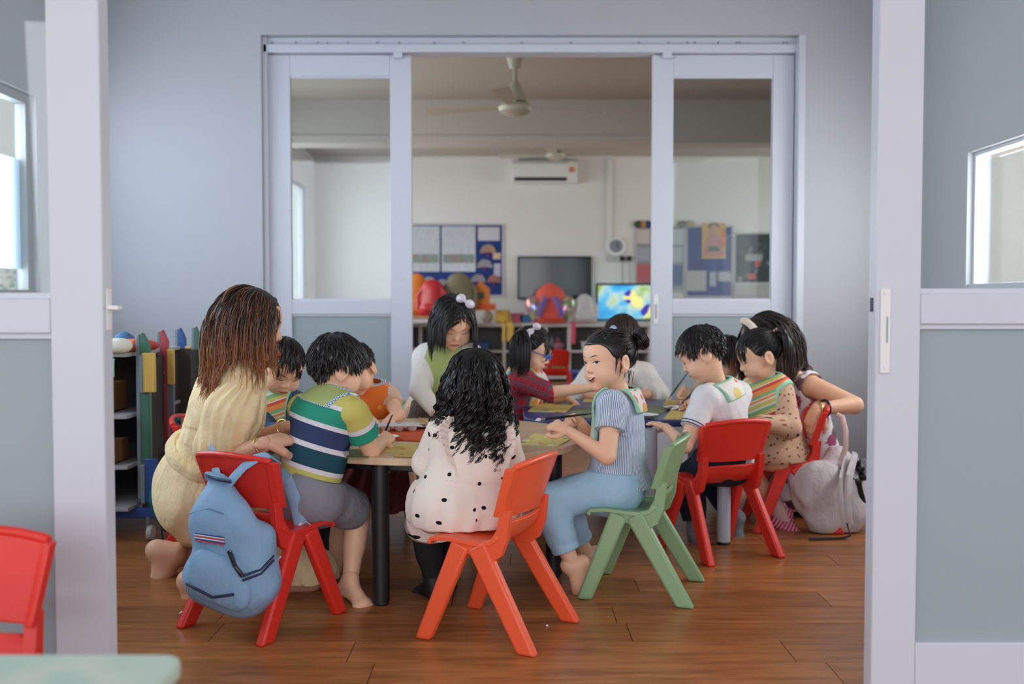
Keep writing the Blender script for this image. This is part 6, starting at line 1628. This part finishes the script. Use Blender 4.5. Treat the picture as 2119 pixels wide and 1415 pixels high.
# ================================================================== classroom behind the doors
def wallbox(name, label, cat, px0, py0, px1, py1, m, Y=YB, th=.03, bevel=.003, group=None):
    a, b = at(px0, py1, Y - th), at(px1, py0, Y - th); c = np.array(((a[0] + b[0]) / 2, Y, a[2]))
    o = MB().span(np.array((a[0], Y - th, a[2])) - c, np.array((b[0], Y, b[2])) - c).build(name, m, bevel=bevel); o.location = tuple(c); 
    return tag(o, label, cat, group)
def board(name, label, cat, px0, py0, px1, py1, fm, pm, Y=YB, th=.02):
    a, b = at(px0, py1, Y - th), at(px1, py0, Y - th); e = empty(name, ((a[0] + b[0]) / 2, Y, a[2]), 0, label, cat); c = np.array(e.location); w = .025
    MB().span(np.array((a[0] + w, Y - th * .6, a[2] + w)) - c, np.array((b[0] - w, Y - .001, b[2] - w)) - c).build('panel', pm, e)
    for p, q in (((a[0], a[2]), (b[0], a[2] + w)), ((a[0], b[2] - w), (b[0], b[2])), ((a[0], a[2] + w), (a[0] + w, b[2] - w)), ((b[0] - w, a[2] + w), (b[0], b[2] - w))):
        MB().span(np.array((p[0], Y - th, p[1])) - c, np.array((q[0], Y - .001, q[1])) - c).build('frame_bar', fm, e, bevel=.002)
    return e, c
def pinned(e, c, nm, px0, py0, px1, py1, m, Y=YB - .022, th=.003):
    a, b = at(px0, py1, Y), at(px1, py0, Y); return MB().span(np.array((a[0], Y - th, a[2])) - c, np.array((b[0], Y, b[2])) - c).build(nm, m, e)
blue_felt = mat('blue_pin_felt', srgb(38, 62, 130), .9); silver = mat('silver_frame', (.55, .55, .56), .35, .5, .3)
g = NG('laminated_sheet', .12, .5); v = g.noise(g.vscale(g.obj(), (30, 1, 3)), 3, 3); LAM = g.out(g.ramp(v, [(.4, srgb(206, 208, 216)), (.6, srgb(186, 190, 198))], 'LINEAR'))
g = NG('sheet_photo_strip', .3, .4); v = g.voro(g.vscale(g.obj(), (1, 1, .5)), 14, 1, 'Color'); PSTR = g.out(g.mix(.55, srgb(186, 182, 176), g.mix(1.0, v, srgb(120, 130, 130), 'MULTIPLY')))
e, c = board('notice_board', 'blue notice board with laminated timetables and paper fans', 'notice board', 838, 462, 1043, 614, silver, blue_felt)
for x0, x1 in ((848, 910), (914, 984)):
    s_ = pinned(e, c, 'laminated_sheet', x0, 468, x1, 562, LAM); pinned(e, c, 'photo_strip', x0 + 3, 526, x1 - 3, 544, PSTR, YB - .026)
pinned(e, c, 'notice_card', 989, 470, 1034, 498, mat('notice_card_white', srgb(206, 200, 206), .5))
def fan(e, c, px, py, r, col):
    p = at(px, py, YB - .024) - c; mb = MB(); n = 11
    V = [p] ; 
    for i in range(n + 1):
        t = PI * (1.04 - 1.08 * i / n); V.append(p + np.array((r * math.cos(t), -.006 - .008 * (i % 2), r * math.sin(t))))
    mb.add(V, [(0, i + 1, i + 2) for i in range(n)] + [(0, i + 2, i + 1) for i in range(n)]); mb.build('paper_fan', mat('fan_%d_%d_%d' % col, srgb(*col), .7), e)
    MB().tube([p, p + np.array((0, -.01, -r * .55))], .012, 6).build('fan_tassel', mat('tassel_red', srgb(150, 44, 84), .7), e)
for px, py, r, col in ((1010, 522, .105, (226, 190, 168)), (1003, 552, .10, (214, 206, 206)), (990, 582, .095, (206, 196, 206)), (1022, 583, .09, (222, 160, 140)), (888, 588, .10, (206, 196, 204)), (915, 590, .08, (200, 200, 210))): fan(e, c, px, py, r, col)
pinned(e, c, 'name_card', 1020, 523, 1036, 536, mat('peach_card', srgb(220, 190, 160), .6)); pinned(e, c, 'photo_card', 1022, 545, 1036, 572, mat('pale_photo', srgb(190, 190, 206), .5))
# air conditioner
a, b = at(1060, 378, 12.98), at(1195, 330, 12.98); e = empty('air_conditioner', ((a[0] + b[0]) / 2, YB, a[2]), 0, 'white wall air conditioner with a dark vent slot', 'air conditioner'); c = np.array(e.location)
aw = b[0] - a[0]; ah = b[2] - a[2]
MB().prism([(-.22, .03), (-.20, 0), (0, 0), (0, ah), (-.17, ah), (-.22, ah - .05)], (-aw / 2, 0, 0), (0, 1, 0), (0, 0, 1), (1, 0, 0), aw).build('housing', white_m, e, bevel=.008)
MB().span((-aw / 2 + .03, -.224, .025), (aw / 2 - .14, -.215, .07)).build('air_outlet', black_m, e)
for i in range(14): MB().span((-aw / 2 + .05 + i * (aw - .2) / 14, -.228, .028), (-aw / 2 + .056 + i * (aw - .2) / 14, -.222, .068)).build('louvre', mat('louvre_grey', srgb(90, 94, 94), .5), e)
st_ = MB().span((aw / 2 - .115, -.224, ah - .19), (aw / 2 - .03, -.219, ah - .03)).build('energy_label', mat('label_white', srgb(230, 224, 214), .6), e)
fv = [(aw / 2 - .0725 + .036 * math.cos(t), -.227, ah - .13 + .036 * math.sin(t)) for t in np.linspace(0, PI, 12)]
MB().add([(aw / 2 - .0725, -.227, ah - .13)] + fv, [(0, i + 2, i + 1) for i in range(11)]).build('label_arc', mat('label_orange', srgb(226, 120, 60), .6), st_)
MB().span((aw / 2 - .11, -.227, ah - .155), (aw / 2 - .035, -.2245, ah - .135)).build('label_bar', mat('label_red', srgb(206, 60, 40), .6), st_)
wallbox('cable_duct', 'white vertical cable duct on the back wall', 'duct', 1258, 331, 1267, 498, far_wall_m, th=.04)
# television on the wall
e, c = board('television', 'large black wall television switched off', 'television', 1071, 530, 1224, 619, mat('tv_bezel', (.010, .010, .011), .3), mat('tv_screen', (.012, .013, .013), .12, .6), th=.06)
# small lit screen on the cabinet
g = NG('lit_picture', .3, .3); o = g.obj(); v = g.noise(g.vscale(o, (1, 1, 1.2)), 2.6, 2); v2 = g.voro(o, 3.6, 1)
col = g.mix(g.math('LESS_THAN', v2, .33), g.ramp(v, [(.30, srgb(40, 150, 226)), (.45, srgb(90, 190, 240)), (.54, srgb(196, 220, 200)), (.62, srgb(150, 186, 70)), (.72, srgb(240, 240, 200))], 'LINEAR'), g.ramp(v, [(.3, srgb(70, 60, 180)), (.5, srgb(240, 236, 150)), (.62, srgb(200, 150, 220))]))
g.l.new(col, g.b.inputs['Emission Color']); g.b.inputs['Emission Strength'].default_value = .55; SCR = g.out(col)
e, c = board('monitor', 'lit screen showing a colourful blue picture on the cabinet', 'monitor', 1233, 586, 1352, 664, mat('tv_bezel2', (.012, .012, .014), .3), SCR, Y=12.75, th=.05)
MB().span((-.12, -.08, -.03), (.12, .02, .0)).build('stand_foot', black_m, e)
# clock, sockets
p = at(1275, 509, YB - .05); e = empty('wall_clock', (p[0], YB, p[2]), 0, 'round white wall clock above the sockets', 'clock')
MB().lathe([(.13, -.05), (.13, 0)], 28, (0, 0, 0), 'y').build('clock_case', white_m, e, bevel=.01); MB().lathe([(.085, -.056), (.085, -.05)], 28, (0, 0, 0), 'y').build('clock_face', mat('clock_face_grey', srgb(140, 144, 160), .4), e)
for L_, an in ((.06, .6), (.075, 2.2)): MB().tube([(0, -.058, 0), (L_ * math.sin(an), -.058, L_ * math.cos(an))], .004, 6).build('clock_hand', black_m, e)
for i, (x, dk) in enumerate(((1264, 0), (1287, 1), (1302, 1))):
    p = at(x, 535, YB - .02); e = empty('wall_socket', (p[0], YB, p[2]), 0, ['pale wall switch under the clock', 'wall socket with black plug, left of two', 'wall socket with black plug, right of two'][i], 'socket', 'wall sockets')
    MB().span((-.06 if not dk else -.04, -.012, -.045), (.06 if not dk else .04, 0, .045)).build('face_plate', mat('socket_white', srgb(190, 190, 190), .4), e, bevel=.003)
    if dk:
        MB().span((-.028, -.05, -.03), (.028, -.012, .03)).build('plug', black_m, e, bevel=.004); MB().tube([(0, -.03, -.03), (.01, -.03, -.3), (.03, -.03, -.6)], .006, 6).build('cable', mat('grey_cable', srgb(110, 110, 108), .5), e)
# boards seen through the right door
e, c = board('notice_board', 'tall notice rack with white and pink sheets beside monitor', 'notice board', 1314, 466, 1418, 604, silver, mat('board_grey', srgb(150, 156, 160), .8))
for x0, y0, x1, y1, col in ((1318, 474, 1345, 504, (206, 196, 190)), (1318, 512, 1345, 540, (170, 172, 184)), (1318, 546, 1345, 584, (190, 104, 112)), (1350, 474, 1414, 506, (190, 196, 200)), (1350, 512, 1412, 542, (180, 188, 196)), (1350, 548, 1412, 590, (70, 96, 140))):
    pinned(e, c, 'notice_sheet', x0, y0, x1, y1, mat('sheet_%d_%d_%d' % col, srgb(*col), .6))
for px, col in ((1322, (70, 84, 66)), (1340, (40, 62, 120)), (1332, (190, 140, 80)), (1412, (110, 110, 96)), (1428, (170, 160, 110))):
    p = at(px, 464, YB - .03) - c; MB().ball(p, (.07, .02, .05), 10, 6).build('border_flower', mat('flower_%d_%d_%d' % col, srgb(*col), .8), e, smooth=True)
e, c = board('notice_board', 'blue pin board with an orange figure poster', 'notice board', 1418, 466, 1518, 616, silver, blue_felt)
pinned(e, c, 'poster', 1452, 462, 1502, 535, mat('poster_tan', srgb(206, 168, 100), .7)); pinned(e, c, 'poster_tab', 1494, 476, 1500, 510, mat('orange_tab', srgb(226, 110, 60), .7), YB - .028)
p = at(1477, 505, YB - .03) - c
MB().add([p + np.array(q) for q in ((-.14, 0, -.16), (.14, 0, -.16), (.09, 0, .08), (.04, 0, .13), (-.04, 0, .13), (-.09, 0, .08))], [(0, 1, 2, 3, 4, 5)]).build('poster_figure', mat('poster_pink', srgb(190, 140, 130), .7), e)
MB().ball(p + np.array((0, 0, .19)), (.06, .008, .075), 12, 8).build('poster_head', mat('poster_skin', srgb(200, 150, 130), .7), e); MB().ball(p + np.array((0, .004, .23)), (.07, .006, .05), 12, 8).build('poster_hair', mat('poster_dark', srgb(60, 56, 54), .7), e)
MB().span(p + np.array((-.07, -.004, -.09)), p + np.array((.07, 0, -.03))).build('poster_patch', mat('poster_green', srgb(60, 120, 96), .7), e)
for x0, y0, x1, y1, col in ((1420, 560, 1462, 602, (180, 176, 172)), (1468, 562, 1482, 592, (170, 176, 190)), (1486, 562, 1514, 582, (176, 180, 186)), (1434, 540, 1460, 556, (24, 44, 110))):
    pinned(e, c, 'notice_sheet', x0, y0, x1, y1, mat('sheet_%d_%d_%d' % col, srgb(*col), .6))
g = NG('chalk_black', .8, .2); v = g.noise(g.obj(), 9, 5, .7); CHALK = g.out(g.ramp(v, [(.0, srgb(54, 62, 60)), (.56, srgb(58, 66, 64)), (.63, srgb(140, 150, 146))], 'LINEAR'))
e, c = board('chalk_board', 'dark chalk board with drawings by the right door', 'chalk board', 1518, 480, 1640, 588, silver, CHALK)
pinned(e, c, 'title_card', 1542, 526, 1578, 540, mat('title_grey', srgb(150, 156, 154), .6)); pinned(e, c, 'red_pot', 1548, 566, 1564, 578, mat('pot_red', srgb(190, 70, 56), .6)); pinned(e, c, 'red_pot', 1562, 540, 1574, 550, MATS['pot_red'])
wallbox('wall_panel', 'pale low wall panel under the chalk board', 'panel', 1518, 588, 1640, 630, mat('panel_pale', srgb(176, 176, 172), .7))
# white cabinet with open cubbies
cz = at(1100, 668, 12.4)[2]; x0, x1 = xp(800, 12.4), xp(1420, 12.4)
e = empty('cubby_cabinet', ((x0 + x1) / 2, 12.6, 0), 0, 'long low white cubby cabinet under the television', 'cabinet'); cxm = (x0 + x1) / 2; hw = (x1 - x0) / 2
wc_ = mat('cabinet_white', srgb(206, 206, 206), .5)
MB().span((-hw, -.22, cz - .05), (hw, .35, cz)).build('top_board', wc_, e, bevel=.004); MB().span((-hw, -.2, .36), (hw, .33, .385)).build('middle_shelf', wc_, e); MB().span((-hw, -.2, .03), (hw, .33, .07)).build('bottom_board', wc_, e); MB().span((-hw, .32, 0), (hw, .34, cz - .05)).build('back_panel', mat('cabinet_back', srgb(150, 150, 148), .7), e)
for px in (802, 870, 950, 1043, 1130, 1178, 1262, 1345, 1416):
    x = xp(px, 12.4) - cxm; MB().span((x - .02, -.21, 0), (x + .02, .33, cz - .05)).build('divider', wc_, e, bevel=.003)
rt = random.Random(11); cols = [(206, 60, 60), (226, 180, 70), (60, 110, 180), (90, 150, 90), (220, 220, 216), (214, 110, 60), (120, 90, 150), (190, 120, 140)]
names = ['red', 'yellow', 'blue', 'green', 'white', 'orange', 'purple', 'pink']
def toy(label, px, Y, z, d, col, shape='box', cat='toy'):
    e = empty('toy_bin' if shape == 'box' else 'toy_figure', (xp(px, Y), Y, z), 0, label, cat, 'toys in the classroom cabinet'); m = mat('toy_%d_%d_%d' % col, srgb(*col), .5); w, dp, h = d
    if shape == 'box':
        MB().prism([(-w / 2 * .86, 0), (w / 2 * .86, 0), (w / 2, h), (-w / 2, h)], (0, dp / 2, 0), (1, 0, 0), (0, 0, 1), (0, -1, 0), dp).build('bin', m, e, bevel=.006); MB().span((-w / 2 - .008, -dp / 2 - .008, h - .012), (w / 2 + .008, dp / 2 + .008, h)).build('rim', m, e, bevel=.003)
    else:
        MB().lathe([(w * .3, 0), (w * .5, h * .25), (w * .42, h * .55), (w * .25, h * .65)], 14).build('figure_body', m, e, smooth=True); MB().ball((0, 0, h * .8), h * .2, 12, 8).build('figure_head', m, e, smooth=True)
for px, where in ((835, 'far left'), (905, 'second cubby from left'), (995, 'under the yellow ribbon pot'), (1085, 'behind the girl in glasses'), (1154, 'under the coral backpack'), (1218, 'under the white bag'), (1300, 'under the monitor'), (1380, 'right end')):
    for z in (.07, .385):
        i = rt.randrange(len(cols)); sh = 'box' if rt.random() < .65 else 'fig'
        toy('%s %s in the %s row of the cubby cabinet, %s' % (names[i], 'bin' if sh == 'box' else 'toy figure', 'upper' if z > .2 else 'lower', where), px, 12.55, z, (rt.uniform(.16, .22), .22, rt.uniform(.1, .2)), cols[i], sh)
for px, col, h, lab in ((940, (200, 200, 196), .20, 'pale jar on the cabinet top beside bob-haired girl'), (1008, (214, 210, 206), .22, 'clear jar on cabinet top left of yellow pot'), (1070, (196, 90, 120), .12, 'pink toy basket on the cabinet top'), (1088, (60, 120, 170), .10, 'blue toy on the cabinet top by the red backpack')):
    toy(lab, px, 12.5, cz, (.16, .16, h), col, 'box' if h < .18 else 'fig')
# yellow pot with ribbon
p = (xp(1040, 12.42), 12.42, cz); e = empty('ribbon_pot', p, 0, 'yellow pot with hanging yellow ribbon on cabinet', 'pot'); ypm = mat('pot_yellow', srgb(226, 186, 70), .5)
MB().lathe([(.08, 0), (.10, .02), (.09, .16), (.085, .15), (.06, .02)], 20).build('pot', ypm, e, smooth=True)
for dx in (0, .06, .10): MB().tube([(dx, -.1, .02), (dx + .01, -.21, -.0), (dx + .02, -.24, -.08), (dx + .01, -.235, -.22)], .018, 6, flat=((0, 1, 0), .2)).build('ribbon', ypm, e, smooth=True)
# backpacks and bags standing on the cabinet
def bag(label, px, py_top, w, m, Y=12.4, z=None, name='school_bag', trim=None):
    z = cz if z is None else z; zt_ = at(px, py_top, Y)[2]; h = zt_ - z; p = np.array((xp(px, Y), Y, z)); e = empty(name, p, 0, label, 'bag', 'bags in the classroom')
    sdf_obj('bag_body', [Cone(p + (0, 0, h * .28), p + (0, 0, h * .74), w * .5, w * .40, .05, ((0, 1, 0), .55)), Cone(p + (-w * .28, 0, h * .16), p + (w * .28, 0, h * .16), h * .16, h * .16, .06, ((0, 1, 0), .8))], m, e, p, .012, lambda P, d: np.maximum(d, z - P[..., 2]), .010, 20, int(px))
    sdf_obj('front_pocket', [Cone(p + (-w * .18, -w * .26, h * .22), p + (w * .18, -w * .26, h * .22), h * .15, h * .15, .03, ((0, 1, 0), .5))], m, e, p, .012, lambda P, d: np.maximum(d, z - P[..., 2]))
    for s in (-1, 1): MB().tube([(s * w * .3, -.02, h * .85), (s * w * .52, -.03, h * .6), (s * w * .5, -.04, h * .2)], .022, 8, flat=((0, 1, 0), .5)).build('shoulder_strap', trim or m, e, smooth=True)
    MB().tube([(-.05, 0, h * .86), (-.04, -.02, h * .98), (.04, -.02, h * .98), (.05, 0, h * .86)], .012, 8).build('handle_loop', trim or m, e, smooth=True); return e, p, h
e, p, h = bag('coral backpack with iridescent wings on the cabinet', 1138, 600, .46, mat('coral_nylon', srgb(226, 92, 78), .6))
iw = NG('iridescent_sequin', .15, .6); v = iw.voro(iw.obj(), 22, 1, 'Color'); iw.b.inputs['Metallic'].default_value = .5; IW = iw.out(iw.mix(.35, v, srgb(226, 206, 180)))
for s in (-1, 1):
    sdf_obj('wing', [Ell(p + (s * .19, -.06, h * .42), (.10, .04, .17), Matrix.Rotation(s * .35, 3, 'Y'))], IW, e, p, .012)
    MB().tube([(s * .05, -.14, h * .78), (s * .11, -.17, h * .5), (s * .14, -.16, h * .2)], .035, 8, flat=((0, 1, 0), .35)).build('shoulder_strap', mat('purple_print', srgb(120, 96, 170), .6), e, smooth=True)
MB().tube([(.28, -.10, .02), (.28, -.22, -.02), (.27, -.24, -.25)], .03, 6, flat=((0, 1, 0), .2)).build('strap_end', mat('pink_strap', srgb(214, 84, 110), .6), e, smooth=True)
bag('white plastic bag standing beside the monitor', 1210, 612, .28, mat('white_bag', srgb(206, 206, 210), .3))
bag('orange bag hanging at the classroom door edge', 860, 566, .34, mat('orange_bag', srgb(226, 130, 40), .7), z=.82, Y=12.2); bag('shiny red bag beside the orange bag', 895, 584, .34, mat('red_bag', srgb(190, 40, 46), .35), Y=12.02, z=.82); bag('olive backpack hung on the notice board', 950, 568, .40, mat('olive_bag', srgb(122, 118, 92), .8), z=.82, Y=12.15)
wd = mat('pale_wood', srgb(178, 140, 106), .6)
e = empty('wooden_shelf', (xp(890, 12.1), 12.1, 0), 0, 'low wooden shelf carrying bags under the notice board', 'shelf')
MB().span((-.55, -.2, .78), (.45, .26, .82)).build('top_board', wd, e, bevel=.003); MB().span((-.55, -.2, 0), (-.51, .3, .78)).build('side_board', wd, e); MB().span((.41, -.2, 0), (.45, .3, .78)).build('side_board', wd, e); MB().span((-.51, -.18, .40), (.41, .28, .43)).build('middle_board', wd, e)
e = empty('toy_house', at(995, 608, 12.2), 0, 'small orange toy house on the shelf behind bob-haired girl', 'toy'); om_ = mat('toy_orange', srgb(222, 130, 50), .6)
MB().prism([(-.11, -.12), (.11, -.12), (.11, .06), (0, .16), (-.11, .06)], (0, 0, 0), (1, 0, 0), (0, 0, 1), (0, 1, 0), .12).build('house_body', om_, e, bevel=.004); MB().span((-.04, -.006, -.06), (.04, .0, .02)).build('house_window', mat('toy_green', srgb(70, 90, 80), .6), e); MB().span((-.16, -.03, -.20), (.18, .14, -.12)).build('house_base', mat('toy_red_orange', srgb(214, 92, 40), .6), e)
another(red0, 'red plastic chair far back before the cubby cabinet', (.42, 9.6), (.2, 1)); 
bl0 = make_chair('plastic_chair', plastic('blue_plastic', srgb(50, 84, 170)), 'blue plastic chair far back right of the red one'); place(bl0, (.70, 9.9), (-1, .3))
# ceiling fans
def ceiling_fan(px, py_hub, Y, label, ang, rod_top=HC):
    p = at(px, py_hub, Y); e = empty('ceiling_fan', (p[0], Y, rod_top), 0, label, 'ceiling fan', 'classroom ceiling fans'); dz = p[2] - rod_top; cream = mat('fan_cream', srgb(196, 190, 172), .4)
    MB().lathe([(.04, -.16), (.075, -.05), (.085, -.01), (.09, 0)], 20).build('canopy', cream, e, smooth=True); MB().tube([(0, 0, -.15), (0, 0, dz + .14)], .016, 10).build('rod', cream, e, smooth=True)
    MB().lathe([(.03, dz + .20), (.05, dz + .16), (.085, dz + .07), (.09, dz + .05)], 22).build('motor_cover', cream, e, smooth=True); MB().lathe([(.075, dz + .035), (.075, dz + .055)], 22).build('motor_gap', black_m, e)
    MB().lathe([(.07, dz - .05), (.12, dz - .02), (.128, dz + .01), (.11, dz + .035)], 24).build('motor_body', cream, e, smooth=True)
    for a in ang:
        a = math.radians(a); R = Matrix.Rotation(a, 3, 'Z') @ Matrix.Rotation(.16, 3, 'X'); mb = MB()
        mb.add([R @ Vector(q) + Vector((0, 0, dz + .01)) for q in ((.10, -.03, 0), (.25, -.05, 0), (.70, -.075, 0), (.70, .055, 0), (.25, .04, 0), (.10, .03, 0), (.10, -.03, .008), (.25, -.05, .008), (.70, -.075, .008), (.70, .055, .008), (.25, .04, .008), (.10, .03, .008))],
               [(0, 5, 4, 3, 2, 1), (6, 7, 8, 9, 10, 11)] + [(i, (i + 1) % 6, 6 + (i + 1) % 6, 6 + i) for i in range(6)]).build('blade', cream, e)
ceiling_fan(1066, 225, 7.6, 'cream ceiling fan nearer the doors', (165, 20, 262)); ceiling_fan(1150, 322, 12.2, 'cream ceiling fan in front of the air conditioner', (170, 8, 262))
for px, py in ((690, 176), (1408, 178)):
    Y = 8.4; p = at(px, py, Y); p = np.array((xp(px, Y), Y, HC)); e = MB().lathe([(.10, -.02), (.12, 0)], 24).build('downlight', mat('downlight_grey', srgb(120, 116, 108), .5), smooth=True); e.location = tuple(p); tag(e, 'round ceiling fitting seen through the %s door glass' % ('left' if px < 1000 else 'right'), 'ceiling light')
